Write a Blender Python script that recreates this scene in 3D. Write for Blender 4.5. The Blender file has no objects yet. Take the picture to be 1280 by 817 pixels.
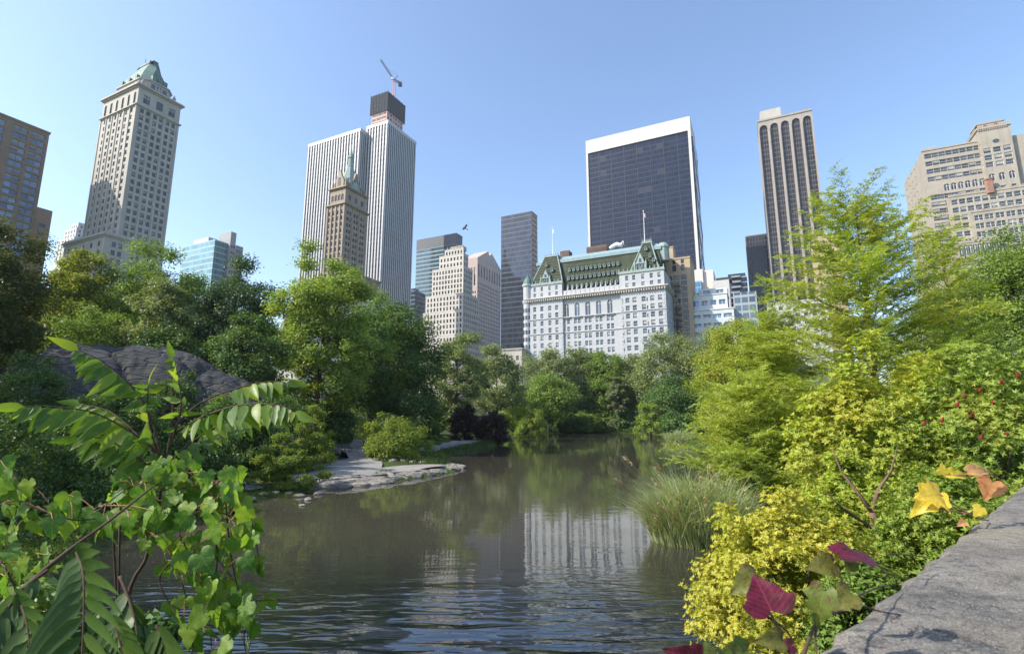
import bpy, math, random
import numpy as np
from mathutils import Vector, Matrix

R = math.radians
scene = bpy.context.scene
COL = scene.collection
CAMH, PITCH, FPX, CX, CY = 4.5, R(10.0), 640.0, 640.0, 408.5
CP, SP = math.cos(PITCH), math.sin(PITCH)
SUN_AZ, SUN_EL = -106.0, 39.0           # clockwise from +Y (the view direction), degrees


def ray(px, py):
    a, b = px - CX, CY - py
    return Vector((a, FPX * CP - b * SP, FPX * SP + b * CP))


def P(px, py, d):
    """world point seen at pixel (px, py) of the 1280 px photograph, d metres ahead"""
    v = ray(px, py)
    return Vector((0, 0, CAMH)) + v * (d / v.y)


def G(px, py, z=0.0):
    """the same, on the level z"""
    v = ray(px, py)
    return Vector((0, 0, CAMH)) + v * ((z - CAMH) / v.z)


def depth(p):
    return p[1] * CP + (p[2] - CAMH) * SP


def reach(c, dv, px):
    """how far along dv from c the pixel column px is met"""
    a = px - CX
    cd = depth(c)
    dd = dv[1] * CP + dv[2] * SP
    return (a * cd - FPX * c[0]) / (FPX * dv[0] - a * dd)


# ------------------------------------------------------------------ objects
def link(o, parent=None):
    COL.objects.link(o)
    if parent is not None:
        o.parent = parent
    return o


def tag(o, label=None, cat=None, group=None, kind=None):
    if label: o['label'] = label
    if cat: o['category'] = cat
    if group: o['group'] = group
    if kind: o['kind'] = kind
    return o


def thing(name, label, cat, loc=(0, 0, 0), rz=0.0, group=None):
    o = bpy.data.objects.new(name, None)
    o.empty_display_size = 0.5
    link(o)
    o.location = loc
    o.rotation_euler = (0, 0, rz)
    return tag(o, label, cat, group)


def copy_tree(o, parent=None):
    c = o.copy()
    link(c, parent)
    for ch in list(o.children):
        copy_tree(ch, c)
    return c


class MB:
    """collects faces for ONE mesh object"""

    def __init__(self):
        self.v, self.f, self.m = [], [], []

    def add(self, vs, fs, m=0):
        n = len(self.v)
        self.v += [tuple(v) for v in vs]
        self.f += [tuple(i + n for i in f) for f in fs]
        self.m += [m] * len(fs)

    def quad(self, a, b, c, d, m=0):
        self.add([a, b, c, d], [(0, 1, 2, 3)], m)

    def box(self, x0, x1, y0, y1, z0, z1, m=0):
        v = [(x0, y0, z0), (x1, y0, z0), (x1, y1, z0), (x0, y1, z0), (x0, y0, z1), (x1, y0, z1), (x1, y1, z1), (x0, y1, z1)]
        self.add(v, [(0, 3, 2, 1), (4, 5, 6, 7), (0, 1, 5, 4), (1, 2, 6, 5), (2, 3, 7, 6), (3, 0, 4, 7)], m)

    def frustum(self, lo, hi, z0, z1, m=0):
        """lo, hi: (x0, x1, y0, y1)"""
        a, b = lo, hi
        v = [(a[0], a[2], z0), (a[1], a[2], z0), (a[1], a[3], z0), (a[0], a[3], z0), (b[0], b[2], z1), (b[1], b[2], z1), (b[1], b[3], z1), (b[0], b[3], z1)]
        self.add(v, [(0, 3, 2, 1), (4, 5, 6, 7), (0, 1, 5, 4), (1, 2, 6, 5), (2, 3, 7, 6), (3, 0, 4, 7)], m)

    def prism(self, poly, z0, z1, m=0, poly1=None):
        n = len(poly)
        p1 = poly1 or poly
        v = [(x, y, z0) for x, y in poly] + [(x, y, z1) for x, y in p1]
        f = [tuple(range(n - 1, -1, -1)), tuple(range(n, 2 * n))]
        f += [(i, (i + 1) % n, n + (i + 1) % n, n + i) for i in range(n)]
        self.add(v, f, m)

    def slab(self, poly, o, u, w, n, t, m=0):
        """a flat outline poly [(a, b)] in the plane o + a*u + b*w, given thickness t along n"""
        k = len(poly)
        o, u, w, n = Vector(o), Vector(u), Vector(w), Vector(n)
        v = [o + u * a + w * b for a, b in poly] + [o + u * a + w * b + n * t for a, b in poly]
        f = [tuple(range(k - 1, -1, -1)), tuple(range(k, 2 * k))] + [(i, (i + 1) % k, k + (i + 1) % k, k + i) for i in range(k)]
        self.add(v, f, m)

    def tube(self, pts, rad, n=6, m=0, cap=True):
        pts = [Vector(p) for p in pts]
        if not isinstance(rad, (list, tuple)):
            rad = [rad] * len(pts)
        base = len(self.v)
        for i, p in enumerate(pts):
            t = (pts[min(i + 1, len(pts) - 1)] - pts[max(i - 1, 0)])
            t = t.normalized() if t.length > 1e-9 else Vector((0, 0, 1))
            ref = Vector((1, 0, 0)) if abs(t.x) < 0.8 else Vector((0, 1, 0))
            a = t.cross(ref).normalized()
            b = t.cross(a)
            for k in range(n):
                an = 2 * math.pi * k / n
                self.v.append(tuple(p + (a * math.cos(an) + b * math.sin(an)) * rad[i]))
        for i in range(len(pts) - 1):
            for k in range(n):
                k2 = (k + 1) % n
                self.f.append((base + i * n + k, base + i * n + k2, base + (i + 1) * n + k2, base + (i + 1) * n + k))
                self.m.append(m)
        if cap:
            self.f.append(tuple(base + k for k in range(n - 1, -1, -1)))
            self.f.append(tuple(base + (len(pts) - 1) * n + k for k in range(n)))
            self.m += [m, m]

    def lathe(self, c, prof, n=10, m=0):
        """prof: [(radius, z)] round the upright axis through c"""
        base = len(self.v)
        for r, z in prof:
            for k in range(n):
                an = 2 * math.pi * k / n
                self.v.append((c[0] + r * math.cos(an), c[1] + r * math.sin(an), c[2] + z))
        for i in range(len(prof) - 1):
            for k in range(n):
                k2 = (k + 1) % n
                self.f.append((base + i * n + k, base + i * n + k2, base + (i + 1) * n + k2, base + (i + 1) * n + k))
                self.m.append(m)
        self.f.append(tuple(base + k for k in range(n - 1, -1, -1)))
        self.f.append(tuple(base + (len(prof) - 1) * n + k for k in range(n)))
        self.m += [m, m]

    def mesh(self, name, mats, smooth=False):
        me = bpy.data.meshes.new(name)
        me.from_pydata(self.v, [], self.f)
        for mt in (mats if isinstance(mats, (list, tuple)) else [mats]):
            me.materials.append(mt)
        me.polygons.foreach_set('material_index', self.m)
        if smooth:
            me.polygons.foreach_set('use_smooth', [True] * len(self.f))
        me.update()
        return me

    def build(self, name, mats, parent=None, smooth=False, loc=None):
        o = bpy.data.objects.new(name, self.mesh(name, mats, smooth))
        if loc is not None:
            o.location = loc
        return link(o, parent)


def np_mesh(name, V, Q, mats, smooth=False, uv=None):
    """fast mesh from arrays: V (n,3), Q (m,k)"""
    me = bpy.data.meshes.new(name)
    k = Q.shape[1]
    me.vertices.add(len(V))
    me.vertices.foreach_set('co', np.ascontiguousarray(V, dtype=np.float32).ravel())
    me.loops.add(Q.size)
    me.loops.foreach_set('vertex_index', np.ascontiguousarray(Q, dtype=np.int32).ravel())
    me.polygons.add(len(Q))
    me.polygons.foreach_set('loop_start', np.arange(0, Q.size, k, dtype=np.int32))
    me.polygons.foreach_set('loop_total', np.full(len(Q), k, dtype=np.int32))
    if smooth:
        me.polygons.foreach_set('use_smooth', np.ones(len(Q), dtype=bool))
    me.materials.append(mats)
    me.update(calc_edges=True)
    me.validate()
    return me


def np_obj(name, V, Q, mat, parent=None, smooth=False, loc=None):
    o = bpy.data.objects.new(name, np_mesh(name, V, Q, mat, smooth))
    if loc is not None:
        o.location = loc
    return link(o, parent)


# ------------------------------------------------------------------ materials
def new_mat(name):
    m = bpy.data.materials.new(name)
    m.use_nodes = True
    nt = m.node_tree
    return m, nt, nt.nodes['Principled BSDF']


def sock(nt, s, v):
    if isinstance(v, (int, float, tuple, list)):
        s.default_value = v
    else:
        nt.links.new(v, s)


def node(nt, kind, **kw):
    n = nt.nodes.new(kind)
    for k, v in kw.items():
        setattr(n, k, v)
    return n


def c4(c):
    return (c[0], c[1], c[2], 1.0)


def mixc(nt, f, a, b, mode='MIX'):
    n = node(nt, 'ShaderNodeMix', data_type='RGBA', blend_type=mode)
    sock(nt, n.inputs[0], f)
    sock(nt, n.inputs[6], c4(a) if isinstance(a, (tuple, list)) else a)
    sock(nt, n.inputs[7], c4(b) if isinstance(b, (tuple, list)) else b)
    return n.outputs[2]


def ramp(nt, f, stops):
    n = node(nt, 'ShaderNodeValToRGB')
    el = n.color_ramp.elements
    while len(el) < len(stops):
        el.new(0.5)
    for e, (p, c) in zip(el, stops):
        e.position = p
        e.color = c4(c) if isinstance(c, (tuple, list)) else (c, c, c, 1)
    sock(nt, n.inputs[0], f)
    return n.outputs[0]


def noise(nt, scale, detail=4.0, rough=0.55, vec=None, dist=0.0):
    n = node(nt, 'ShaderNodeTexNoise')
    n.inputs['Scale'].default_value = scale
    n.inputs['Detail'].default_value = detail
    n.inputs['Roughness'].default_value = rough
    n.inputs['Distortion'].default_value = dist
    if vec is not None:
        nt.links.new(vec, n.inputs['Vector'])
    return n.outputs['Fac']


def coords(nt, scale=(1, 1, 1), rot=(0, 0, 0), kind='Object'):
    tc = node(nt, 'ShaderNodeTexCoord')
    mp = node(nt, 'ShaderNodeMapping')
    mp.inputs['Scale'].default_value = scale
    mp.inputs['Rotation'].default_value = rot
    nt.links.new(tc.outputs[kind], mp.inputs['Vector'])
    return mp.outputs[0]


def bump(nt, b, h, strength=0.3, dist=0.05):
    n = node(nt, 'ShaderNodeBump')
    n.inputs['Strength'].default_value = strength
    n.inputs['Distance'].default_value = dist
    nt.links.new(h, n.inputs['Height'])
    nt.links.new(n.outputs[0], b.inputs['Normal'])


def plain(name, c, rough=0.7, metal=0.0, var=0.12, scale=0.5, spec=0.3, bumps=0.0, streak=0.0):
    """a weathered plain surface: slow noise, optional rain streaks, optional bump"""
    m, nt, b = new_mat(name)
    v = coords(nt)
    n1 = noise(nt, scale, 6, 0.6, v)
    col = mixc(nt, ramp(nt, n1, [(0.3, 0.0), (0.7, 1.0)]), tuple(x * (1 - var) for x in c), tuple(min(1, x * (1 + var)) for x in c))
    if streak:
        v2 = coords(nt, (0.8, 0.8, 0.03))
        n2 = noise(nt, 1.2, 5, 0.6, v2)
        col = mixc(nt, ramp(nt, n2, [(0.42, 0.0), (0.75, streak)]), col, tuple(x * 0.55 for x in c))
    sock(nt, b.inputs['Base Color'], col)
    b.inputs['Roughness'].default_value = rough
    b.inputs['Metallic'].default_value = metal
    b.inputs['Specular IOR Level'].default_value = spec
    if bumps:
        bump(nt, b, noise(nt, scale * 12, 5, 0.6, v), bumps, 0.03)
    return m


def glass_mat(name, c, rough=0.06, metal=0.0, var=0.5, spec=0.6):
    """opaque window glass; every pane and every copy a little different"""
    m, nt, b = new_mat(name)
    oi = node(nt, 'ShaderNodeObjectInfo')
    ge = node(nt, 'ShaderNodeNewGeometry')
    ad = node(nt, 'ShaderNodeMath', operation='ADD')
    nt.links.new(oi.outputs['Random'], ad.inputs[0])
    nt.links.new(ge.outputs['Random Per Island'], ad.inputs[1])
    fr = node(nt, 'ShaderNodeMath', operation='FRACT')
    nt.links.new(ad.outputs[0], fr.inputs[0])
    col = mixc(nt, fr.outputs[0], tuple(x * (1 - var) for x in c), tuple(min(1, x * (1 + var)) for x in c))
    sock(nt, b.inputs['Base Color'], col)
    v = coords(nt)
    b.inputs['Roughness'].default_value = rough
    b.inputs['Metallic'].default_value = metal
    b.inputs['Specular IOR Level'].default_value = spec
    bump(nt, b, noise(nt, 0.35, 2, 0.5, v), 0.05, 0.05)
    return m


def leaf_mat(name, cols, trans=0.35, rough=0.5, clump=None, clump_scale=0.35, spec=0.25, tboost=1.5):
    """cols: 3 colours spread over single leaves; clump: a colour that whole bunches of leaves drift to"""
    m, nt, b = new_mat(name)
    ge = node(nt, 'ShaderNodeNewGeometry')
    col = ramp(nt, ge.outputs['Random Per Island'], [(0.0, cols[0]), (0.5, cols[1]), (1.0, cols[2])])
    if clump:
        v = coords(nt)
        f = noise(nt, clump_scale, 3, 0.6, v)
        col = mixc(nt, ramp(nt, f, [(0.42, 0.0), (0.66, 0.85)]), col, clump)
    sock(nt, b.inputs['Base Color'], col)
    b.inputs['Roughness'].default_value = rough
    b.inputs['Specular IOR Level'].default_value = spec
    tr = node(nt, 'ShaderNodeBsdfTranslucent')
    tc = mixc(nt, 1.0, col, (tboost, tboost * 0.98, 0.5), 'MULTIPLY')
    nt.links.new(tc, tr.inputs['Color'])
    mx = node(nt, 'ShaderNodeMixShader')
    mx.inputs[0].default_value = trans
    nt.links.new(b.outputs[0], mx.inputs[1])
    nt.links.new(tr.outputs[0], mx.inputs[2])
    nt.links.new(mx.outputs[0], nt.nodes['Material Output'].inputs['Surface'])
    return m
# ------------------------------------------------------------------ camera, sky, sun
cam = bpy.data.cameras.new('camera')
cam.sensor_width = 36.0
cam.lens = 36.0 * FPX / 1280.0
cam.clip_start, cam.clip_end = 0.05, 9000.0
cam.dof.use_dof = True
cam.dof.focus_distance = 16.0
cam.dof.aperture_fstop = 6.3
co = link(bpy.data.objects.new('camera', cam))
co.location = (0, 0, CAMH)
co.rotation_euler = (math.pi / 2 + PITCH, 0, 0)
scene.camera = co

w = bpy.data.worlds.new('World')
scene.world = w
w.use_nodes = True
nt = w.node_tree
sky = nt.nodes.new('ShaderNodeTexSky')
sky.sky_type = 'NISHITA'
sky.sun_disc = False
sky.sun_elevation = R(SUN_EL)
sky.sun_rotation = R(SUN_AZ)
sky.altitude = 50.0
sky.air_density = 1.0
sky.dust_density = 1.2
sky.ozone_density = 2.6
bg = nt.nodes['Background']
bg.inputs['Strength'].default_value = 0.15
nt.links.new(sky.outputs[0], bg.inputs['Color'])

sd_ = Vector((math.sin(R(SUN_AZ)) * math.cos(R(SUN_EL)), math.cos(R(SUN_AZ)) * math.cos(R(SUN_EL)), math.sin(R(SUN_EL))))
sl = bpy.data.lights.new('sun', 'SUN')
sl.energy = 3.6
sl.angle = R(0.53)
sl.color = (1.0, 0.93, 0.80)
so = link(bpy.data.objects.new('sun', sl))
so.rotation_euler = (-sd_).to_track_quat('-Z', 'Y').to_euler()
so.location = (-60, 0, 80)

scene.view_settings.view_transform = 'Standard'
scene.view_settings.look = 'None'
scene.view_settings.exposure = 1.05
scene.view_settings.gamma = 1.0
scene.cycles.max_bounces = 8
scene.cycles.transparent_max_bounces = 8
scene.cycles.caustics_reflective = False
scene.cycles.caustics_refractive = False
scene.cycles.sample_clamp_indirect = 6.0

# ------------------------------------------------------------------ ground and pond
POND = [(-1.0, -14), (-1.0, 3.4), (-3.2, 5.2), (-8.0, 7.0), (-11.5, 12), (-14.6, 19), (-14.2, 25), (-13.4, 33), (-11.5, 36.2), (-8.5, 37.5), (-6.5, 40.5), (-4.6, 44.5), (-5.2, 47.5),
        (-8.2, 50), (-9.0, 54), (-6.5, 66), (-4.2, 78), (-2.2, 88), (-1.2, 100), (1.0, 114), (5, 134), (13, 151), (24, 156), (35, 152), (38.5, 138), (35, 118),
        (31.5, 99), (28, 82), (23, 60), (17, 43), (12, 31), (8.8, 23), (7.6, 17), (6.6, 12.5), (5.4, 8.0), (5.2, -14)]


def sdist(x, y):
    """distance to the pond's edge: positive on land"""
    x, y = np.asarray(x, float), np.asarray(y, float)
    d = np.full(x.shape, 1e9)
    inside = np.zeros(x.shape, bool)
    n = len(POND)
    for i in range(n):
        (ax, ay), (bx, by) = POND[i], POND[(i + 1) % n]
        ex, ey = bx - ax, by - ay
        t = np.clip(((x - ax) * ex + (y - ay) * ey) / (ex * ex + ey * ey), 0, 1)
        d = np.minimum(d, np.hypot(x - ax - t * ex, y - ay - t * ey))
        c = ((ay > y) != (by > y)) & (x < ex * (y - ay) / (ey if ey else 1e-9) + ax)
        inside ^= c
    return np.where(inside, -d, d)


def sm(t):
    t = np.clip(t, 0, 1)
    return t * t * (3 - 2 * t)


def hz(x, y):
    x, y = np.asarray(x, float), np.asarray(y, float)
    s = sdist(x, y)
    land = 0.10 + 0.38 * (1 - np.exp(-np.maximum(s, 0) / 1.2))
    land = land + 6.0 * sm((-x - 19) / 20) * sm((y - 8) / 18) * (1 - 0.45 * sm((y - 60) / 60))          # wooded hill on the left
    land = land + 1.7 * sm((s - 3) / 22) * (x < 12) * sm((y - 55) / 40) * (y < 400)                      # lawn rising from the left bank
    land = land + 2.2 * sm((s - 1.0) / 12) * (x > 5) * (1 - sm((y - 95) / 40))                           # right bank
    land = land + 3.2 * sm((y - 160) / 30)                                                               # up to the street
    land = land + (0.10 * np.sin(x * 0.9 + 1.3 * np.sin(y * 0.35)) + 0.08 * np.sin(y * 1.1 + x * 0.4)) * sm(s / 4) * (s < 150)
    water = np.maximum(-1.1, s * 0.35 - 0.05)
    return np.where(s > 0, land, water)


def gz(x, y):
    return float(hz(np.array([x]), np.array([y]))[0])


xs = np.unique(np.concatenate([[-3500, -1800, -900, -500, -320, -230, -180], np.arange(-150, 151, 2.0), np.arange(-34, 42, 0.7), [180, 230, 320, 500, 900, 1800, 3500]]))
ys = np.unique(np.concatenate([[-1500, -600, -200, -80, -40], np.arange(-20, 212, 2.0), np.arange(2, 70, 0.7), [230, 260, 320, 420, 600, 1000, 2000, 4500]]))
gx, gy = np.meshgrid(xs, ys)
gzv = hz(gx, gy)
V = np.stack([gx.ravel(), gy.ravel(), gzv.ravel()], 1)
nx, ny = len(xs), len(ys)
ii = np.arange(nx * ny).reshape(ny, nx)
Q = np.stack([ii[:-1, :-1].ravel(), ii[:-1, 1:].ravel(), ii[1:, 1:].ravel(), ii[1:, :-1].ravel()], 1)

m, nt, b = new_mat('earth_and_turf')
v = coords(nt)
n1 = noise(nt, 0.22, 6, 0.6, v)
n2 = noise(nt, 4.0, 6, 0.7, v)
turf = mixc(nt, n2, (0.030, 0.058, 0.012), (0.075, 0.115, 0.022))
soil = mixc(nt, n2, (0.035, 0.028, 0.018), (0.085, 0.065, 0.042))
sock(nt, b.inputs['Base Color'], mixc(nt, ramp(nt, n1, [(0.36, 0.0), (0.5, 1.0)]), soil, turf))
b.inputs['Roughness'].default_value = 0.95
b.inputs['Specular IOR Level'].default_value = 0.1
bump(nt, b, noise(nt, 9.0, 5, 0.7, v), 0.6, 0.08)
tag(np_obj('ground', V, Q, m, smooth=True), kind='structure')

# water: a murky pond whose ripples come from bump
m, nt, b = new_mat('pond_water')
va = coords(nt, (0.55, 2.2, 1), (0, 0, R(-8)))
vb = coords(nt, (0.22, 0.8, 1), (0, 0, R(10)))
vc = coords(nt, (1, 1, 1))
patch = ramp(nt, noise(nt, 0.085, 3, 0.5, coords(nt, (0.8, 0.55, 1))), [(0.40, 0.25), (0.60, 1.0)])
wa = noise(nt, 1.5, 1.5, 0.5, va, 0.7)
wb = noise(nt, 1.2, 1, 0.5, vb, 0.4)
geo = node(nt, 'ShaderNodeNewGeometry')
sep = node(nt, 'ShaderNodeSeparateXYZ')
nt.links.new(geo.outputs['Position'], sep.inputs[0])
# the breeze dies down towards the far end of the pond
mr = node(nt, 'ShaderNodeMapRange', interpolation_type='SMOOTHSTEP')
mr.inputs['From Min'].default_value, mr.inputs['From Max'].default_value = 7.5, 18.0
mr.inputs['To Min'].default_value, mr.inputs['To Max'].default_value = 5.0, 0.10
nt.links.new(sep.outputs['Y'], mr.inputs['Value'])
ms = node(nt, 'ShaderNodeMath', operation='MULTIPLY')
nt.links.new(wa, ms.inputs[0]); nt.links.new(patch, ms.inputs[1])
ad = node(nt, 'ShaderNodeMath', operation='ADD')
nt.links.new(ms.outputs[0], ad.inputs[0]); nt.links.new(wb, ad.inputs[1])
m2 = node(nt, 'ShaderNodeMath', operation='MULTIPLY')
nt.links.new(ad.outputs[0], m2.inputs[0]); nt.links.new(mr.outputs[0], m2.inputs[1])
bump(nt, b, m2.outputs[0], 0.8, 0.05)
silt = mixc(nt, noise(nt, 0.15, 4, 0.6, vc), (0.046, 0.043, 0.031), (0.072, 0.066, 0.047))
# silty shallows further out, a deep clear basin by the bridge
dp = node(nt, 'ShaderNodeMapRange', interpolation_type='SMOOTHSTEP')
dp.inputs['From Min'].default_value, dp.inputs['From Max'].default_value = 11.0, 23.0
nt.links.new(sep.outputs['Y'], dp.inputs['Value'])
murk = mixc(nt, dp.outputs[0], (0.008, 0.011, 0.015), silt)
sock(nt, b.inputs['Base Color'], murk)
b.inputs['Roughness'].default_value = 0.02
b.inputs['IOR'].default_value = 1.68
b.inputs['Specular IOR Level'].default_value = 1.0
WATER_MAT = m
wx, wy = np.meshgrid(np.linspace(-45, 60, 12), np.linspace(-13, 162, 20))
V = np.stack([wx.ravel(), wy.ravel(), np.zeros(wx.size)], 1)
ii = np.arange(240).reshape(20, 12)
Q = np.stack([ii[:-1, :-1].ravel(), ii[:-1, 1:].ravel(), ii[1:, 1:].ravel(), ii[1:, :-1].ravel()], 1)
tag(np_obj('pond_water', V, Q, m), kind='structure')


# ------------------------------------------------------------------ paths
def strip(name, centre, width, mat, lift=0.05, step=0.6):
    """a path laid over the ground along centre points"""
    pts = []
    for (a, b_) in zip(centre[:-1], centre[1:]):
        n = max(2, int(math.hypot(b_[0] - a[0], b_[1] - a[1]) / step))
        for i in range(n):
            t = i / n
            pts.append([a[k] + (b_[k] - a[k]) * t for k in range(len(a))])
    pts.append(list(centre[-1]))
    for _ in range(8):
        pts = [pts[0]] + [[(p[k] + 2 * q[k] + r[k]) / 4 for k in range(len(q))] for p, q, r in zip(pts[:-2], pts[1:-1], pts[2:])] + [pts[-1]]
    A = np.array(pts)
    t = np.gradient(A[:, :2], axis=0)
    t /= np.linalg.norm(t, axis=1)[:, None]
    nrm = np.stack([-t[:, 1], t[:, 0]], 1)
    wd = A[:, 2] if A.shape[1] > 2 else np.full(len(A), width)
    k = 9
    rows = []
    for j in range(k):
        f = j / (k - 1) - 0.5
        xy = A[:, :2] + nrm * (wd * f)[:, None]
        z = np.maximum.reduce([hz(xy[:, 0] + dx, xy[:, 1] + dy) for dx in (-.5, 0, .5) for dy in (-.5, 0, .5)]) + lift
        rows.append(np.column_stack([xy, z]))
    V = np.stack(rows, 1).reshape(-1, 3)
    ii = np.arange(len(V)).reshape(len(A), k)
    Q = np.stack([ii[:-1, :-1].ravel(), ii[1:, :-1].ravel(), ii[1:, 1:].ravel(), ii[:-1, 1:].ravel()], 1)
    wet = sdist(V[:, 0], V[:, 1]) < .75                       # the path stops short of the water
    Q = Q[~wet[Q].any(1)]
    return np_obj(name, V, Q, mat, smooth=True)


PATH = plain('path_gravel', (0.25, 0.235, 0.215), 0.9, var=0.18, scale=0.8, bumps=0.25)
ROCK_D = plain('dark_schist', (0.15, 0.145, 0.15), 0.85, var=0.45, scale=0.9, bumps=0.5, streak=0.5)
tag(strip('path', [(-22, 22, 1.6), (-17.5, 28, 1.8), (-14.8, 32.8, 2.6), (-13.0, 38, 6.0), (-14.0, 44, 6.5), (-16.5, 52, 4.6), (-19.5, 62, 4.0), (-23, 74, 3.5)], 4, PATH), kind='structure')
tag(strip('path', [(-10.5, 62, 2.0), (-10.0, 70, 3.0), (-8.5, 80, 3.6), (-6.5, 90, 3.6), (-7.5, 98, 3.2), (-13, 104, 3.0), (-24, 110, 3)], 3, PATH), kind='structure')
tag(strip('path', [(-14.2, 35.8, 3.0), (-12.0, 38.6, 4.6), (-9.2, 40.6, 5.2), (-6.6, 43.6, 4.2), (-5.4, 45.6, 2.4)], 4, PATH, .085), kind='structure')

# thin summer air between here and the towers
hb = MB(); hb.box(-3700, 3700, -1700, 4700, -3, 345)
hm, hnt, hbs = new_mat('thin_air')
vol = node(hnt, 'ShaderNodeVolumePrincipled')
vol.inputs['Color'].default_value = (0.86, 0.92, 1.0, 1)
vol.inputs['Density'].default_value = 0.00012
vol.inputs['Anisotropy'].default_value = 0.35
hnt.nodes.remove(hbs)
hnt.links.new(vol.outputs[0], hnt.nodes['Material Output'].inputs['Volume'])
tag(hb.build('haze', hm), kind='stuff')
# ------------------------------------------------------------------ buildings
GRID = R(-26.0)                                   # the street grid, against the view direction
UX = Vector((math.cos(GRID), math.sin(GRID), 0))
UY = Vector((-math.sin(GRID), math.cos(GRID), 0))
STREET = 3.3

LIME = plain('limestone', (0.41, 0.385, 0.345), 0.8, var=0.10, scale=0.12, streak=0.35)
LIME_W = plain('white_limestone', (0.52, 0.485, 0.445), 0.8, var=0.08, scale=0.12, streak=0.25)
GLAZED = plain('glazed_white_brick', (0.40, 0.415, 0.44), 0.55, var=0.06, scale=0.15, streak=0.18)
TRAV = plain('travertine', (0.56, 0.535, 0.505), 0.7, var=0.06, scale=0.1, streak=0.12)
MARBLE = plain('white_marble', (0.47, 0.475, 0.49), 0.5, var=0.05, scale=0.1, streak=0.1)
SHERRY = plain('buff_brick', (0.315, 0.262, 0.21), 0.85, var=0.12, scale=0.15, streak=0.35)
BROWN = plain('brown_brick', (0.215, 0.155, 0.11), 0.85, var=0.12, scale=0.3, streak=0.3)
TAN = plain('tan_brick', (0.44, 0.34, 0.23), 0.85, var=0.10, scale=0.2, streak=0.3)
SAND = plain('sand_brick', (0.345, 0.31, 0.26), 0.85, var=0.12, scale=0.2, streak=0.35)
PINK = plain('pink_granite', (0.46, 0.37, 0.34), 0.7, var=0.06, scale=0.15, streak=0.2)
PALE = plain('pale_concrete', (0.50, 0.495, 0.49), 0.8, var=0.08, scale=0.2, streak=0.25)
GREYC = plain('grey_cladding', (0.30, 0.31, 0.33), 0.6, var=0.1, scale=0.3, streak=0.2)
COPPER = plain('green_copper_roof', (0.034, 0.045, 0.022), 0.7, var=0.25, scale=0.5, streak=0.5)
VERDI = plain('pale_verdigris', (0.27, 0.34, 0.32), 0.7, var=0.18, scale=0.6, streak=0.4)
VERDI_D = plain('dark_verdigris', (0.105, 0.185, 0.16), 0.6, var=0.25, scale=0.4, streak=0.6)
GOLD = plain('gilded_trim', (0.25, 0.19, 0.12), 0.55, var=0.15, scale=0.8)
DARKM = plain('dark_metal', (0.045, 0.05, 0.055), 0.5, var=0.1)
NET = plain('black_site_netting', (0.035, 0.037, 0.045), 0.9, var=0.35, scale=0.25, streak=0.3)
PINKSTEEL = plain('pale_red_scaffold', (0.55, 0.33, 0.28), 0.7, var=0.1)
WHITEP = plain('white_paint', (0.80, 0.80, 0.78), 0.5, var=0.05)
REDP = plain('red_paint', (0.45, 0.07, 0.05), 0.5)
FRAME_W = plain('pale_window_frame', (0.60, 0.59, 0.56), 0.6)
FRAME_D = plain('dark_window_frame', (0.06, 0.06, 0.065), 0.5)
BLIND = plain('window_blind', (0.30, 0.295, 0.285), 0.8)
GLASS = glass_mat('window_glass', (0.045, 0.055, 0.070))
GLASS_B = glass_mat('blue_window_glass', (0.10, 0.16, 0.24), metal=0.35)


def curtain(name, glass, line, cw, ch, lw=0.1, lh=0.25, var=0.5, metal=0.4, rough=0.08, lit=0.0, spand=None):
    """curtain wall: panes of slightly different glass between mullions, in object space"""
    m, nt, b = new_mat(name)
    tc = node(nt, 'ShaderNodeTexCoord')
    s = node(nt, 'ShaderNodeSeparateXYZ')
    nt.links.new(tc.outputs['Object'], s.inputs[0])

    def mth(op, a, b_=0.0):
        n = node(nt, 'ShaderNodeMath', operation=op)
        sock(nt, n.inputs[0], a); sock(nt, n.inputs[1], b_)
        return n.outputs[0]
    h = mth('DIVIDE', mth('ADD', s.outputs['X'], s.outputs['Y']), cw)
    z = mth('DIVIDE', s.outputs['Z'], ch)
    cell = node(nt, 'ShaderNodeCombineXYZ')
    nt.links.new(mth('FLOOR', h), cell.inputs[0]); nt.links.new(mth('FLOOR', z), cell.inputs[1])
    wn = node(nt, 'ShaderNodeTexWhiteNoise')
    nt.links.new(cell.outputs[0], wn.inputs['Vector'])
    col = mixc(nt, wn.outputs['Value'], tuple(x * (1 - var) for x in glass), tuple(min(1, x * (1 + var)) for x in glass))
    if lit:
        runc = node(nt, 'ShaderNodeCombineXYZ')
        nt.links.new(mth('FLOOR', mth('DIVIDE', h, 3.0)), runc.inputs[0]); nt.links.new(mth('FLOOR', z), runc.inputs[1])
        wr = node(nt, 'ShaderNodeTexWhiteNoise')
        nt.links.new(runc.outputs[0], wr.inputs['Vector'])
        col = mixc(nt, mth('MULTIPLY', mth('GREATER_THAN', wr.outputs['Value'], 1 - lit), 0.2), col, (0.16, 0.14, 0.11))
    if spand:
        fz = mth('FRACT', z)
        col = mixc(nt, mth('LESS_THAN', fz, spand[0]), col, spand[1])
    ln = mth('MAXIMUM', mth('LESS_THAN', mth('FRACT', h), lw / cw), mth('LESS_THAN', mth('FRACT', z), lh / ch))
    sock(nt, b.inputs['Base Color'], mixc(nt, ln, col, line))
    sock(nt, b.inputs['Metallic'], mth('MULTIPLY', mth('SUBTRACT', 1.0, ln), metal))
    sock(nt, b.inputs['Roughness'], mth('ADD', mth('MULTIPLY', ln, 0.4), rough))
    # each pane sits a touch out of true
    v3 = node(nt, 'ShaderNodeBump')
    v3.inputs['Strength'].default_value, v3.inputs['Distance'].default_value = 0.06, 0.1
    nt.links.new(noise(nt, 0.25, 3, 0.6, coords(nt)), v3.inputs['Height'])
    nt.links.new(v3.outputs[0], b.inputs['Normal'])
    return m


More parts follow.
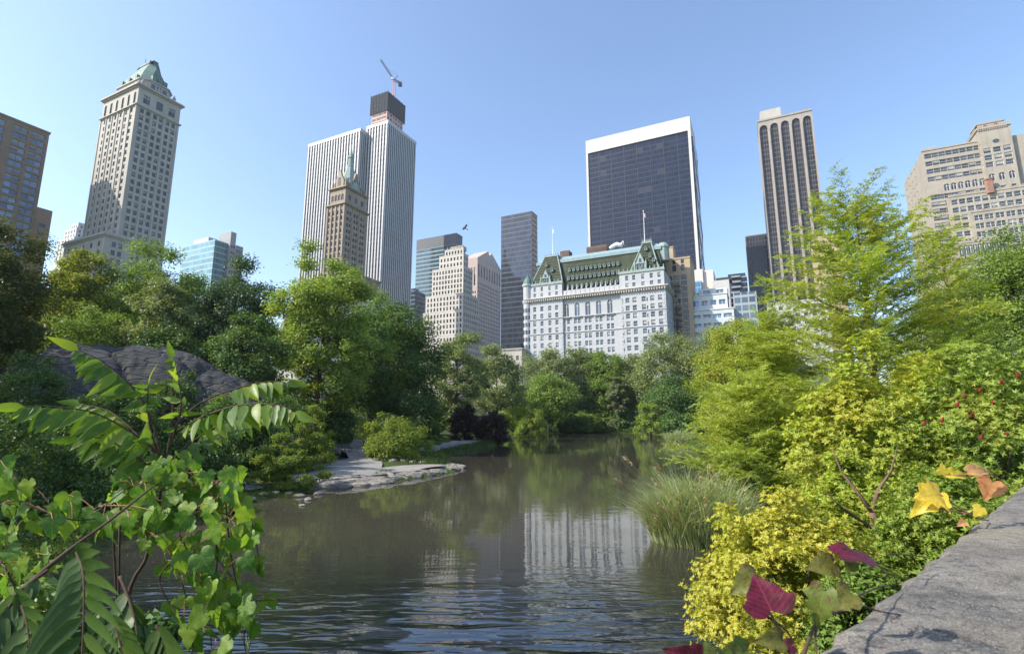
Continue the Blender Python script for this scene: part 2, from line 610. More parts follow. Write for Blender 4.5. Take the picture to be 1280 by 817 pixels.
FACE = {'F': (Vector((1, 0, 0)), Vector((0, -1, 0)), 0.0), 'R': (Vector((0, 1, 0)), Vector((1, 0, 0)), math.pi / 2),
        'L': (Vector((0, -1, 0)), Vector((-1, 0, 0)), -math.pi / 2)}
WIN_CACHE = {}


def window_mesh(w_, h_, style, var, glass, frame):
    key = (round(w_, 2), round(h_, 2), style, var, glass.name, frame.name)
    if key in WIN_CACHE:
        return WIN_CACHE[key]
    mb = MB()
    a, t = w_ / 2, min(0.13, w_ * 0.09)
    top = h_
    if style == 'arch':
        n = 10
        poly = [(-a, 0), (a, 0)] + [(a * math.cos(math.pi * i / n), h_ - a + a * math.sin(math.pi * i / n)) for i in range(n + 1)]
        mb.add([(x, 0, z) for x, z in poly], [tuple(range(len(poly)))], 0)
        top = h_ - a
    else:
        cols_ = 2 if style == 'double' else 1
        for i in range(cols_):
            x0, x1 = -a + 2 * a * i / cols_, -a + 2 * a * (i + 1) / cols_
            mb.quad((x0, 0, 0), (x1, 0, 0), (x1, 0, h_), (x0, 0, h_), 0)
    mb.box(-a, -a + t, -0.06, 0.02, 0, top, 1)
    mb.box(a - t, a, -0.06, 0.02, 0, top, 1)
    mb.box(-a + t, a - t, -0.06, 0.02, 0, t, 1)
    if style != 'arch':
        mb.box(-a + t, a - t, -0.06, 0.02, h_ - t, h_, 1)
    if style in ('double', 'arch'):
        mb.box(-t * .7, t * .7, -0.07, 0.02, t, top - t if style == 'double' else h_ - 0.05, 1)
    if style in ('sash', 'double'):
        mb.box(-a + t, a - t, -0.05, 0.02, h_ * .5 - t * .4, h_ * .5 + t * .4, 1)
    if style == 'arch':
        mb.box(-a + t, a - t, -0.05, 0.02, top - t, top, 1)
    if var:
        bz = h_ * (0.62 if var == 1 else 0.35)
        if style != 'arch':
            mb.quad((-a + t, -0.012, bz), (a - t, -0.012, bz), (a - t, -0.012, h_ - t), (-a + t, -0.012, h_ - t), 2)
    me = mb.mesh('window', [glass, frame, BLIND])
    WIN_CACHE[key] = me
    return me


class Bld:
    def __init__(self, name, label, px, py, d, base=STREET, seed=1, glass=None, frame=None, cat='building', rot=GRID):
        T = P(px, py, d)
        self.rot = rot
        self.ux = Vector((math.cos(rot), math.sin(rot), 0))
        self.uy = Vector((-math.sin(rot), math.cos(rot), 0))
        self.T, self.base = T, base
        self.H = T.z - base
        self.root = thing(name, label, cat, (T.x, T.y, base), rot)
        self.rng = random.Random(seed)
        self.mb = MB()
        self.wins = []
        self.glass, self.frame = glass or GLASS, frame or FRAME_D
        self.extra = []

    def reach_x(self, px): return reach(self.T, self.ux, px)
    def reach_y(self, px): return reach(self.T, self.uy, px)

    def hit(self, px, py, yl=0.0):
        """local (x, z) where the pixel's ray meets the plane local y = yl"""
        v = ray(px, py)
        o = Vector((0, 0, CAMH))
        p0 = Vector((self.T.x, self.T.y, self.base)) + self.uy * yl
        t = (p0 - o).dot(self.uy) / v.dot(self.uy)
        q = o + v * t - Vector((self.T.x, self.T.y, self.base))
        return q.dot(self.ux), q.z

    def hit_r(self, px, py, xl=0.0):
        v = ray(px, py)
        o = Vector((0, 0, CAMH))
        p0 = Vector((self.T.x, self.T.y, self.base)) + self.ux * xl
        t = (p0 - o).dot(self.ux) / v.dot(self.ux)
        q = o + v * t - Vector((self.T.x, self.T.y, self.base))
        return q.dot(self.uy), q.z

    def face(self, f, x, y, width, z0, z1, ops=(), dep=0.35, m=0, style='sash', mb=None, win=True):
        """a wall face with real openings. (x, y): the face's start; ops: (u0, u1, za, zb[, style])"""
        mb = mb or self.mb
        u, n, rz = FACE[f]
        o = Vector((x, y, 0))
        ops = [q for q in ops if q[0] > 0.01 and q[1] < width - 0.01 and q[2] > z0 and q[3] < z1]
        us = sorted({0.0, width} | {round(q[0], 4) for q in ops} | {round(q[1], 4) for q in ops})
        zs = sorted({z0, z1} | {round(q[2], 4) for q in ops} | {round(q[3], 4) for q in ops})
        ui, zi = {a: i for i, a in enumerate(us)}, {a: i for i, a in enumerate(zs)}
        hole = set()
        for q in ops:
            for i in range(ui[round(q[0], 4)], ui[round(q[1], 4)]):
                for j in range(zi[round(q[2], 4)], zi[round(q[3], 4)]):
                    hole.add((i, j))
        pt = lambda a, z, k=0.0: o + u * a + Vector((0, 0, z)) - n * k
        for j in range(len(zs) - 1):
            i = 0
            while i < len(us) - 1:
                if (i, j) in hole:
                    i += 1
                    continue
                k = i
                while k + 1 < len(us) - 1 and (k + 1, j) not in hole:
                    k += 1
                mb.quad(pt(us[i], zs[j]), pt(us[k + 1], zs[j]), pt(us[k + 1], zs[j + 1]), pt(us[i], zs[j + 1]), m)
                i = k + 1
        for q in ops:
            a, b_, za, zb = q[:4]
            st = q[4] if len(q) > 4 else style
            mb.quad(pt(a, za), pt(a, za, dep), pt(a, zb, dep), pt(a, zb), m)
            mb.quad(pt(b_, za, dep), pt(b_, za), pt(b_, zb), pt(b_, zb, dep), m)
            mb.quad(pt(a, za), pt(b_, za), pt(b_, za, dep), pt(a, za, dep), m)
            mb.quad(pt(a, zb, dep), pt(b_, zb, dep), pt(b_, zb), pt(a, zb), m)
            if st in ('arch', 'archbay'):
                r = (b_ - a) / 2
                nseg = 6
                for s_ in (0, 1):
                    cx = a if s_ == 0 else b_
                    arc = [(a + r + (-1 if s_ == 0 else 1) * r * math.cos(math.pi / 2 * i / nseg), zb - r + r * math.sin(math.pi / 2 * i / nseg)) for i in range(nseg + 1)]
                    for (p, q_) in zip(arc[:-1], arc[1:]):
                        tri = [pt(cx, zb), pt(p[0], p[1]), pt(q_[0], q_[1])]
                        mb.add(tri if s_ else tri[::-1], [(0, 1, 2)], m)
                        mb.quad(pt(p[0], p[1]), pt(q_[0], q_[1]), pt(q_[0], q_[1], dep), pt(p[0], p[1], dep), m)
            if win and st != 'archbay':
                c = o + u * ((a + b_) / 2) + Vector((0, 0, za)) - n * (dep - 0.04)
                self.wins.append((c, rz, b_ - a, zb - za, st))

    def box(self, x0, x1, y0, y1, z0, z1, opsF=(), opsR=(), opsL=(), m=0, **kw):
        """a block with windowed front, right and left faces"""
        self.face('F', x0, y0, x1 - x0, z0, z1, opsF, m=m, **kw)
        self.face('R', x1, y0, y1 - y0, z0, z1, opsR, m=m, **kw)
        self.face('L', x0, y1, y1 - y0, z0, z1, opsL, m=m, **kw)
        mb = self.mb
        mb.quad((x1, y1, z0), (x0, y1, z0), (x0, y1, z1), (x1, y1, z1), m)
        mb.quad((x0, y0, z1), (x1, y0, z1), (x1, y1, z1), (x0, y1, z1), m)

    def part(self, name, mb, mats, smooth=False):
        return mb.build(name, mats, self.root, smooth)

    def finish(self, mats, wall='wall'):
        w_ = self.mb.build(wall, mats, self.root)
        vis = self.wins
        co_ = Vector((self.T.x, self.T.y, self.base))
        def dist(q):
            c = co_ + self.ux * q[0].x + self.uy * q[0].y + Vector((0, 0, q[0].z))
            return -(q[2] * q[3]) / (c - Vector((0, 0, CAMH))).length_squared
        vis = sorted(vis, key=dist)
        for c, rz, ww, hh, st in vis[:100]:
            var = self.rng.choice((0, 0, 0, 0, 0, 1, 1, 2))
            o = bpy.data.objects.new('window', window_mesh(ww, hh, st, var, self.glass, self.frame))
            o.location = c
            o.rotation_euler = (0, 0, rz)
            link(o, self.root)
        if len(vis) > 100:
            mb = MB()
            for c, rz, ww, hh, st in vis[100:]:
                me = window_mesh(ww, hh, st, self.rng.choice((0, 0, 0, 0, 0, 1, 1, 2)), self.glass, self.frame)
                M = Matrix.Translation(c) @ Matrix.Rotation(rz, 4, 'Z')
                base = len(mb.v)
                mb.v += [tuple(M @ v_.co) for v_ in me.vertices]
                for p in me.polygons:
                    mb.f.append(tuple(base + i for i in p.vertices)); mb.m.append(p.material_index)
            tag(mb.build('window', [self.glass, self.frame, BLIND], self.root), kind='stuff')
        return self.root


def grid(u0, u1, nc, z0, z1, nr, ww, hh, style='sash', skip=None):
    """nc x nr openings spread over u0..u1, z0..z1"""
    out = []
    for j in range(nr):
        zc = z0 + (z1 - z0) * (j + 0.5) / nr
        for i in range(nc):
            if skip and skip(i, j):
                continue
            uc = u0 + (u1 - u0) * (i + 0.5) / nc
            out.append((uc - ww / 2, uc + ww / 2, zc - hh / 2, zc + hh / 2, style))
    return out


def cornice(mb, x0, x1, y0, y1, z, steps=((0.25, 0.5), (0.55, 0.5)), m=0):
    """projecting bands round a block, one above the other"""
    for p, h in steps:
        mb.box(x0 - p, x1 + p, y0 - p, y1 + p, z, z + h, m)
        z += h + 0.003
    return z


# ---- brown brick apartment tower, far left
b = Bld('apartment_tower', 'brown brick apartment tower with ribbons of blue windows at the far left edge', 62, 168, 205, seed=3, glass=GLASS_B)
D = 46.0
z1 = b.H
o_ = [q for q in grid(0, D, 7, z1 - 3.1 * 25 - 1, z1 - 1, 25, 4.7, 2.05, 'double')]
o_ = [(q[0] + (0.5 if int(q[0] / 6.5) % 2 else -.2), q[1] + (0.5 if int(q[0] / 6.5) % 2 else -.2), q[2], q[3], q[4]) for q in o_]
b.box(-24, 0, -D, 0, 0, z1, (), o_)
mb = MB(); mb.box(-24.3, 0.3, -D - .3, 0.3, z1 + .003, z1 + 0.9)
b.part('parapet', mb, BROWN)
b.finish(BROWN)

# ---- plain brown block and stepped pale block between the left towers
b = Bld('apartment_block', 'small plain brown block low beside the brown apartment tower', 66, 264, 225, seed=4, glass=GLASS_B)
b.box(-18, 0, -24, 0, 0, b.H, (), grid(2, 23, 5, b.H - 22, b.H - 6, 4, 2.4, 1.6, 'double'))
b.finish(plain('dull_brown_brick', (0.28, 0.22, 0.19), 0.85))
b = Bld('apartment_block', 'small pale stepped block just left of the tall copper roofed tower', 94, 279, 330, seed=5)
for k, (x0, zt) in enumerate(((-5, 0), (-9.5, -4), (-14, -11))):
    b.box(x0, 4.5 + k * 1.5, 0 - k * 1.2, 16, 0 if k == 2 else b.H - 30, b.H + zt, grid(0.5, 4.5 + k * 1.5 - x0 - 0.5, 3 + k, b.H - 26, b.H + zt - 1, 7, 1.1, 1.8), grid(0.5, 15, 5, b.H - 26, b.H + zt - 1, 7, 1.1, 1.8))
b.finish(PALE)

# ---- tall limestone tower with copper mansard
b = Bld('hotel_tower', 'tall slender limestone tower with a green copper mansard roof', 174, 108, 205, seed=7)
W, D = -b.reach_x(130), b.reach_y(226)
zc = b.H
zb = b.hit_r(174, 140)[1] if False else zc - 9.0
zp = b.hit(141, 292, -5)[1]
rows = 23
zlo = zc - 9 - rows * 3.35
opsF = grid(1.2, W - 1.2, 6, zlo, zc - 9, rows, 1.5, 2.0)
opsF += [(W * k / 6 - 0.9 + W / 12, W * k / 6 + 0.9 + W / 12, zc - 7.6, zc - 2.0, 'arch') for k in range(6)]
opsR = []
for c in (0.2, 0.5, 0.8):
    for dx in (-1.25, 1.25):
        uc = D * c + dx
        opsR += [(uc - .75, uc + .75, zlo + 3.35 * j + .7, zlo + 3.35 * j + 2.75, 'sash') for j in range(rows)]
    opsR += [(D * c - 1.4, D * c + 1.4, zc - 6.6, zc - 2.6, 'double')]
b.box(-W, 0, 0, D, 0, zc, opsF, opsR)
mb = b.mb
# vertical pilaster strips and panels
for k in range(7):
    u = -W + W * k / 6
    mb.box(u - .35, u + .35, -0.28, -0.003, zp, zc - 8.6)
for c in (0.02, 0.35, 0.65, 0.98):
    mb.box(0.003, 0.3, D * c - .4, D * c + .4, zp, zc - 8.6)
for c in (0.2, 0.5, 0.8):
    for j in range(0, rows, 2):
        mb.box(0.003, 0.14, D * c - 2.2, D * c + 2.2, zlo + 3.35 * j - .3, zlo + 3.35 * j + .25)
cb = MB(); cornice(cb, -W, 0, 0, D, zc + .003, ((0.5, .6), (1.2, .7), (0.7, .4))); b.part('cornice', cb, LIME)
cb = MB(); cornice(cb, -W, 0, 0, D, zc - 9.2, ((0.35, .35), (0.8, .5))); b.part('cornice', cb, LIME)
cb = MB(); cornice(cb, -W - 3, 0.8, -5, D, zp, ((0.4, .6), (0.9, .6), (0.3, .9))); b.part('cornice', cb, LIME)
b.box(-W - 3, 0.8, -5, D, 0, zp, grid(1, W + 2.8, 5, zp - 22, zp - 1, 6, 1.6, 2.2), [q for c in (.2, .5, .8) for q in grid((D + 5) * c - 2.4, (D + 5) * c + 2.4, 2, zp - 22, zp - 1, 6, 1.5, 2.2)])
# attic storey with chamfered corners, then the mansard
i0, ch = 2.2, 3.2
x0, x1, y0, y1 = -W + i0, -i0, i0, D - i0
zt = zc + 1.7
oct_ = lambda e, c: [(x0 + e + c, y0 + e), (x1 - e - c, y0 + e), (x1 - e, y0 + e + c), (x1 - e, y1 - e - c), (x1 - e - c, y1 - e), (x0 + e + c, y1 - e), (x0 + e, y1 - e - c), (x0 + e, y0 + e + c)]
mb.prism(oct_(0, ch), zt, zt + 5)
for k in range(6):
    at = MB()
    u = x0 + ch + (x1 - x0 - 2 * ch) * (k + .5) / 6
    at.box(u - .5, u + .5, y0 - .05, y0 + .1, zt + 1.2, zt + 4.2)
    b.part('attic_window', at, GLASS)
for k in range(3):
    at = MB()
    u = y0 + ch + (y1 - y0 - 2 * ch) * (k + .5) / 3
    at.box(x1 - .1, x1 + .05, u - .9, u + .9, zt + 1.2, zt + 4.0)
    b.part('attic_window', at, GLASS)
cb = MB(); cb.prism(oct_(-.5, ch), zt + 5.003, zt + 5.6); b.part('cornice', cb, LIME)
rf = MB()
e1 = (x1 - x0) * 0.24
em = e1 * .45
rf.prism(oct_(0.1, ch), zt + 5.603, zt + 12, 0, oct_(em, ch * .9))
rf.prism(oct_(em, ch * .9), zt + 12, zt + 18.5, 0, oct_(e1, ch * .8))
for k in range(3):
    u_ = x0 + ch + (x1 - x0 - 2 * ch) * (k + .5) / 3
    rf.box(u_ - .8, u_ + .8, y0 - .1, y0 + 3, zt + 5.7, zt + 8.2)
    u_ = y0 + ch + (y1 - y0 - 2 * ch) * (k + .5) / 3
    rf.box(x1 - 3, x1 + .1, u_ - .8, u_ + .8, zt + 5.7, zt + 8.2)
rf.prism(oct_(e1 - .3, ch * .8), zt + 18.503, zt + 19.3)
b.part('mansard_roof', rf, VERDI_D)
ur = MB()
for (ux_, uy_) in ((x0, y0), (x1, y0), (x1, y1), (x0, y1), ((x0 + x1) / 2, y0), (x1, (y0 + y1) / 2)):
    ur.lathe((ux_, uy_, zt - .2), [(.9, 0), (.9, 1.2), (.5, 1.5), (.8, 2.6), (.3, 3.6), (.1, 4.4)], 8)
b.part('urn', ur, LIME)
ac = MB(); ac.box(-W / 2 - .5, -W / 2 + 3, D * .45, D * .45 + 3, zt + 19.3, zt + 20.6); ac.tube([(-W / 2 + 1, D * .4, zt + 19.3), (-W / 2 + 1, D * .4, zt + 21.5)], .12, 5)
b.part('chimney', ac, DARKM)
b.finish(LIME)

# ---- teal glass building low on the left
b = Bld('glass_office', 'low teal glass office block with a grey stair tower above the left trees', 269, 299, 300, seed=8)
W, D = -b.reach_x(228), b.reach_y(300)
TEAL = curtain('teal_curtain_wall', (0.14, 0.27, 0.30), (0.32, 0.42, 0.44), 1.6, 3.6, .08, .5, .25, 0.45, spand=(.3, (0.24, 0.36, 0.38)))
g = MB(); g.box(-W, 0, 0, D * .5, 0, b.H); b.part('curtain_wall', g, TEAL)
b.box(-W * .28, 2.2, D * .5 + .01, D * .72, 0, b.H + 7.5, (), grid(.5, D * .21, 2, b.H - 20, b.H, 5, 1, 1.6))
b.box(2.3, 3.2, D * .72 + .01, D, 0, b.H - .5)
g = MB(); g.box(-W * .7, -W * .25, 1, D * .4, b.H + .003, b.H + 3.2); b.part('plant_room', g, PALE)
g = MB(); g.box(3.21, 3.4, D * .74, D * .98, 5, b.H - 1.5); b.part('curtain_wall', g, curtain('grey_blue_strip_windows', (0.10, 0.14, 0.18), (0.26, 0.26, 0.26), 1.4, 3.4, .1, 1.3, .3, .3))
b.finish(GREYC)

# ---- white marble striped tower
b = Bld('office_tower', 'huge white marble office tower with dark vertical window stripes', 485, 151, 320, seed=9)
D = b.reach_y(519.5)
xs_, _ = b.hit(458, 160, 0)          # main front's visible left end
# the step: the front wing stands forward by dy
yy = None
for dy in np.arange(2, 40, .5):
    xa, za = b.hit(451, 161, -dy)
    if xa >= xs_ - 0.2:
        yy = dy
        break
yy = yy or 10.0
xl, _ = b.hit(386, 187, -yy)
z1 = b.H
zw = b.hit(451, 161, -yy)[1]
STRIPE = curtain('dark_strip_glass', (0.035, 0.042, 0.060), (0.07, 0.075, 0.09), 1.9, 3.7, 0.05, 1.2, .3, .2)
g = MB()
g.box(xs_, 0, 0, D, 0, z1)
g.box(xl, xs_ - .005, -yy, D, 0, zw)
b.part('glazing', g, STRIPE)
p = b.mb


def piers(p, f, a0, a1, fix, z0, z1_, n=0, pitch=2.5, dep=.55):
    n = n or max(2, round((a1 - a0) / pitch))
    w_ = (a1 - a0) / n * .40
    for i in range(n + 1):
        c = a0 + (a1 - a0) * i / n
        if f == 'F':
            p.box(c - w_ / 2, c + w_ / 2, fix - dep, fix - .003, z0, z1_)
        elif f == 'R':
            p.box(fix + .003, fix + dep, c - w_ / 2, c + w_ / 2, z0, z1_)


piers(p, 'F', xs_ + 1.2, -.5, 0, 20, z1 - 2)
piers(p, 'R', .5, D - .5, 0, 20, z1 - 2, 15)
piers(p, 'F', xl + .5, xs_ - .5, -yy, 20, zw - 2, 19)
piers(p, 'R', -yy + .6, -1.4, xs_, 20, zw - 2)
for x0, x1, y0, zz in ((xs_ + .56, .6, -.6, z1), (xl - .3, xs_ + .55, -yy - .6, zw)):
    p.box(x0, x1, y0, D + .3, zz - 2 + .003, zz + .3)
b.finish(MARBLE, 'marble_cladding')

# ---- supertall under construction behind it, with its crane
b = Bld('unfinished_tower', 'unfinished tower wrapped in black netting rising behind the white striped tower', 485, 114, 440, seed=10)
W, D = -b.reach_x(464), b.reach_y(506.5)
zn = b.hit(485, 137)[1]
b.box(-W * .92, -.6, .6, D * .93, 0, zn + 1, grid(.6, W * .92 - 1.2, 6, zn - 34, zn, 8, 2.5, 2.6), grid(.6, D * .93 - 1.2, 6, zn - 34, zn, 8, 2.5, 2.6))
for wn_ in b.wins: pass
g = MB()
g.frustum((-W, 0, 0, D), (-W * 1.0, 0, 0, D), zn, b.H)
for k in range(1, 6):
    zz = zn + (b.H - zn) * k / 6
    g.box(-W - .15, .15, -.15, D + .15, zz, zz + .35)
for k in range(7):
    g.box(-W * k / 6 - .2, -W * k / 6 + .2, -.3, -.02, zn - 1, b.H + .8)
    g.box(.02, .3, D * k / 6 - .2, D * k / 6 + .2, zn - 1, b.H + .8)
g.box(-W * .75, -W * .15, D * .2, D * .8, b.H, b.H + 2.2)
b.part('safety_netting', g, NET)
b.finish(PINKSTEEL, 'frame')
cm = P(492.8, 113, 450)
cr = thing('tower_crane', 'tall luffing tower crane standing on the netted unfinished tower', 'crane', (cm.x, cm.y, b.base + b.H))
toloc = lambda px, py, d: P(px, py, d) - Vector((cm.x, cm.y, b.base + b.H))
mt, jt, jb, cw = toloc(492.6, 100, 450), toloc(492.0, 99.5, 450), toloc(475.8, 74.8, 440), toloc(500.6, 104, 455)


def lattice(a, c, r, nseg, mb, th=.22):
    a, c = Vector(a), Vector(c)
    t = (c - a).normalized()
    s = t.cross(Vector((0, 1, 0.2))).normalized()
    q = t.cross(s)
    cor = [s * r + q * r, s * r - q * r, -s * r - q * r, -s * r + q * r]
    for k in cor:
        mb.tube([a + k, c + k], th, 4)
    for i in range(nseg):
        p0, p1 = a.lerp(c, i / nseg), a.lerp(c, (i + 1) / nseg)
        for k in range(4):
            mb.tube([p0 + cor[k], p1 + cor[(k + 1) % 4]], th * .6, 4, cap=False)


g = MB(); lattice((0, 0, -1), mt, 1.0, 6, g); g.build('mast', PINKSTEEL, cr)
g = MB(); lattice(jt, jb, .7, 12, g, .2); g.build('jib', DARKM, cr)
g = MB(); lattice(mt, cw, .8, 3, g); g.tube([mt, toloc(497.5, 95, 452)], .3, 5); g.tube([toloc(497.5, 95, 452), jb.lerp(jt, .35)], .1, 4)
g.box(cw.x - 1.8, cw.x + 1.4, cw.y - 1.5, cw.y + 1.5, cw.z - 3.2, cw.z + .4); g.build('counterweight', DARKM, cr)
g = MB(); g.box(mt.x - 2.4, mt.x - .3, mt.y - 2.2, mt.y - .4, mt.z - .6, mt.z + 1.8); g.build('cab', WHITEP, cr)

# ---- slim hotel with a green spire in front of the striped tower
b = Bld('hotel_tower', 'slim buff brick hotel tower with a green spire before the striped tower', 431, 255.5, 262, seed=11)
W, D = -b.reach_x(409.5), b.reach_y(459)
z1 = b.H
zu = b.hit(431.6, 234)[1]
rows, fh = 13, 3.5
opsR = [q for c in (.2, .5, .8) for q in grid(D * c - 1.9, D * c + 1.9, 2, z1 - 2 - rows * fh, z1 - 2, rows, 1.25, 2.0)]
opsF = [q for c in (.14, .38, .62, .86) for q in grid(W * c - .9, W * c + .9, 1, z1 - 2 - rows * fh, z1 - 2, rows, 1.3, 2.3)]
b.box(-W, 0, 0, D, 0, z1, opsF, opsR)
for c in (.02, .26, .5, .74, .98):
    b.mb.box(-W + W * c - .55, -W + W * c + .55, -.45, -.003, 0, z1 - .01)
for c in (.02, .35, .65, .98):
    b.mb.box(.003, .35, D * c - .4, D * c + .4, 0, z1 - .01)
b.box(-W + .7, -.7, .7, D - .7, z1 + 1.3, zu, [q for q in grid(.8, W - 2.2, 4, z1 + 2.5, zu - 2, 1, 1.9, zu - z1 - 6.5, 'arch')], grid(.8, D - 2.2, 3, z1 + 2.2, zu - 1, 1, 2.0, zu - z1 - 7, 'arch'))
cb = MB(); cornice(cb, -W, 0, 0, D, z1 + .003, ((.6, .5), (1.1, .6))); b.part('cornice', cb, GOLD)
cb = MB(); cornice(cb, -W + .7, -.7, .7, D - .7, zu + .003, ((.5, .5), (1.1, .6), (.6, .3))); b.part('cornice', cb, GOLD)
# pinnacled parapet, gables and the octagonal steeple
zt = zu + 1.5
gb = MB()
for cx, cy, f in ((-W * .5, 1.2, 'F'), (-1.2, D * .5, 'R')):
    hw = 2.6
    poly = [(-hw, 0), (hw, 0), (hw, 5), (hw * .6, 7), (0.4, 10.5), (-.4, 10.5), (-hw * .6, 7), (-hw, 5)]
    if f == 'F':
        gb.slab(poly, (cx, cy, zt), (1, 0, 0), (0, 0, 1), (0, 1, 0), 1.2)
    else:
        gb.slab(poly, (cx, cy, zt), (0, 1, 0), (0, 0, 1), (-1, 0, 0), 1.2)
for x in (-W + 1.5, -W * .75, -W * .25, -1.5):
    gb.lathe((x, 1.5, zt), [(.7, 0), (.7, 2.8), (.45, 3.2), (.1, 5.5)], 6)
for y in (D * .25, D * .75, D - 1.5):
    gb.lathe((-1.5, y, zt), [(.7, 0), (.7, 2.8), (.45, 3.2), (.1, 5.5)], 6)
b.part('gable', gb, GOLD)
gl = MB()
gl.box(-W * .5 - 1, -W * .5 + 1, 1.1, 1.17, zt + 1.2, zt + 6)
gl.box(-1.17, -1.1, D * .5 - 1, D * .5 + 1, zt + 1.2, zt + 6)
b.part('gable_window', gl, GLASS)
rf = MB()
cx, cy = -W * .5, D * .5
topz = b.hit(438, 181, cy)[1]
L_ = topz - zt
rf.lathe((cx, cy, zt), [(min(W, D) * .52, 0), (min(W, D) * .46, L_ * .14), (min(W, D) * .22, L_ * .42), (min(W, D) * .14, L_ * .52)], 8)
rf.lathe((cx, cy, zt), [(1.9, L_ * .521), (1.7, L_ * .56), (1.3, L_ * .57), (1.3, L_ * .70), (1.7, L_ * .71), (.7, L_ * .84), (.15, L_)], 8)
b.part('steeple', rf, VERDI)
b.finish(SHERRY)
# its wider lower shoulders
b2 = Bld('hotel_podium', 'buff brick shoulder block with cornice at the foot of the spired tower', 447, 345, 259, seed=12)
b2.box(-W - 6, 0, 0, D, 0, b2.H, grid(1, W + 5, 6, b2.H - 14, b2.H - 1, 4, 1.3, 2), grid(1, D - 1, 4, b2.H - 14, b2.H - 1, 4, 1.3, 2))
cb = MB(); cornice(cb, -W - 6, 0, 0, D, b2.H + .003, ((.5, .5), (1.0, .5))); b2.part('cornice', cb, SHERRY)
b2.finish(SHERRY)

# ---- dark teal slab behind the white stepped tower
b = Bld('office_tower', 'flat topped blue green glass slab behind the stepped white tower', 570.5, 291, 480, seed=13)
W, D = -b.reach_x(521), b.reach_y(578)
g = MB(); g.box(-W, 0, 0, D, 0, b.H - 11)
b.part('curtain_wall', g, curtain('banded_teal_glass', (0.06, 0.11, 0.14), (0.17, 0.24, 0.27), 1.6, 4.2, .06, 1.3, .25, .3))
b.box(-W - .1, .1, -.1, D + .1, b.H - 11 + .003, b.H)
b.finish(plain('dark_crown_panels', (0.105, 0.115, 0.13), 0.6))

# ---- little dark blue block beside the striped tower
b = Bld('office_block', 'small dark blue block low between striped tower and teal slab', 519, 363, 400, seed=14)
g = MB(); g.box(-12, 0, 0, 14, 0, b.H); g.box(-9, -3, 3, 9, b.H + .003, b.H + 3)
b.part('curtain_wall', g, curtain('dark_blue_glass', (0.05, 0.09, 0.14), (0.12, 0.15, 0.18), 1.5, 3.6, .1, .9))
b.finish(GREYC) if b.mb.v else None

# ---- stepped white limestone tower
b = Bld('stepped_tower', 'white stepped limestone office tower with rows of small dark windows', 577.5, 420, 300, seed=15, base=STREET)
WT = []
for (pl, pr, py) in ((556, 581.5, 311), (549.5, 585, 318), (541, 590, 334), (533.5, 597.5, 367), (530, 600, 388), (527, 615, 418)):
    z = b.hit(573.5 + (py - 311) * .045, py, 0)[1]
    T2 = Vector((b.T.x, b.T.y, b.base + z))
    WT.append((-reach(T2, b.ux, pl), reach(T2, b.uy, pr), z))
zprev = 0
tiers = WT[::-1]
for k, (Wk, Dk, z) in enumerate(tiers):
    z0 = 6 if k == 0 else zprev
    nr = max(1, round((z - z0 - .6) / 3.5))
    if k == 0:
        z0, nr = max(0, z - 20), 5
    e = (len(tiers) - 1 - k) * 0.25
    b.box(-Wk, e, -e, Dk, z0 if k else 0, z, grid(.5, Wk + e - .5, max(2, round((Wk + e) / 2.35)), z0 + .3, z - .6, nr, 1.15, 2.1), grid(.5, Dk + e - .5, max(2, round((Dk + e) / 2.35)), z0 + .3, z - .6, nr, 1.15, 2.1), dep=.5)
    zprev = z
    b.mb.box(-Wk - .1, e + .1, -e - .1, Dk + .1, z + .003, z + .5)
cr_ = MB()
for k in range(6):
    cr_.lathe((-1 - k * WT[0][0] / 6, 1.2, WT[0][2] + .5), [(.5, 0), (.5, 1.0), (.3, 1.4), (.05, 2.4)], 6)
cr_.box(-WT[0][0] * .8, -WT[0][0] * .2, 3, 8, WT[0][2] + .5, WT[0][2] + 3.2)
b.part('parapet', cr_, SAND)
b.finish(LIME_W)

# ---- pink granite tower with a notched pediment
b = Bld('office_tower', 'pinkish granite tower with a broken notched pediment behind the stepped tower', 597, 322, 420, seed=16)
W, D = -b.reach_x(579), b.reach_y(626)
z1 = b.H
za = b.hit_r(611, 312)[1]
colF = [(W * c - .7, W * c + .7, z1 - 24, z1 - 8, 'plain') for c in (.45, .6, .8)]
ops = [(D * (k + .5) / 9 - .85, D * (k + .5) / 9 + .85, z1 - 16, z1 - 5, 'plain') for k in range(9)]
ops += grid(.6, D - .6, 14, z1 - 70, z1 - 20, 14, 1.15, 1.9, 'plain')
b.box(-W, 0, 0, D, 0, z1, colF + grid(.8, W - .8, 6, z1 - 70, z1 - 28, 11, 1.15, 1.9, 'plain'), ops, dep=.5)
pd = MB()
poly = [(0, 0), (D, 0), (D, .4)]
rn = 2.6
ph = za - z1
a0 = D * .5 + rn * 1.0
n = 8
sl_ = ph / (D * .5)
poly += [(D * .5 + rn, ph - sl_ * rn)]
poly += [(D * .5 + rn * math.cos(t), ph - sl_ * rn - .6 + rn * math.sin(t)) for t in [-(math.pi) * i / n for i in range(n + 1)]]
poly += [(D * .5 - rn, ph - sl_ * rn), (0, .4)]
pd.slab(poly, (.15, 0, z1), (0, 1, 0), (0, 0, 1), (-1, 0, 0), W + .1)
b.part('pediment', pd, PINK)
b.finish(PINK)

# ---- dark bronze glass tower
b = Bld('glass_tower', 'tall dark glass tower with a plain flat top left of the green roofed hotel', 664.7, 265, 330, seed=17)
W, D = -b.reach_x(626.5), b.reach_y(671.5)
g = MB(); g.box(-W, 0, 0, D, 0, b.H)
b.part('curtain_wall', g, curtain('dark_mirror_glass', (0.05, 0.065, 0.095), (0.03, 0.035, 0.045), 1.5, 3.5, .1, .9, .25, .35, .05))
b.mb.box(-W - .05, .05, -.05, D + .05, b.H + .003, b.H + .8)
b.finish(DARKM, 'parapet')
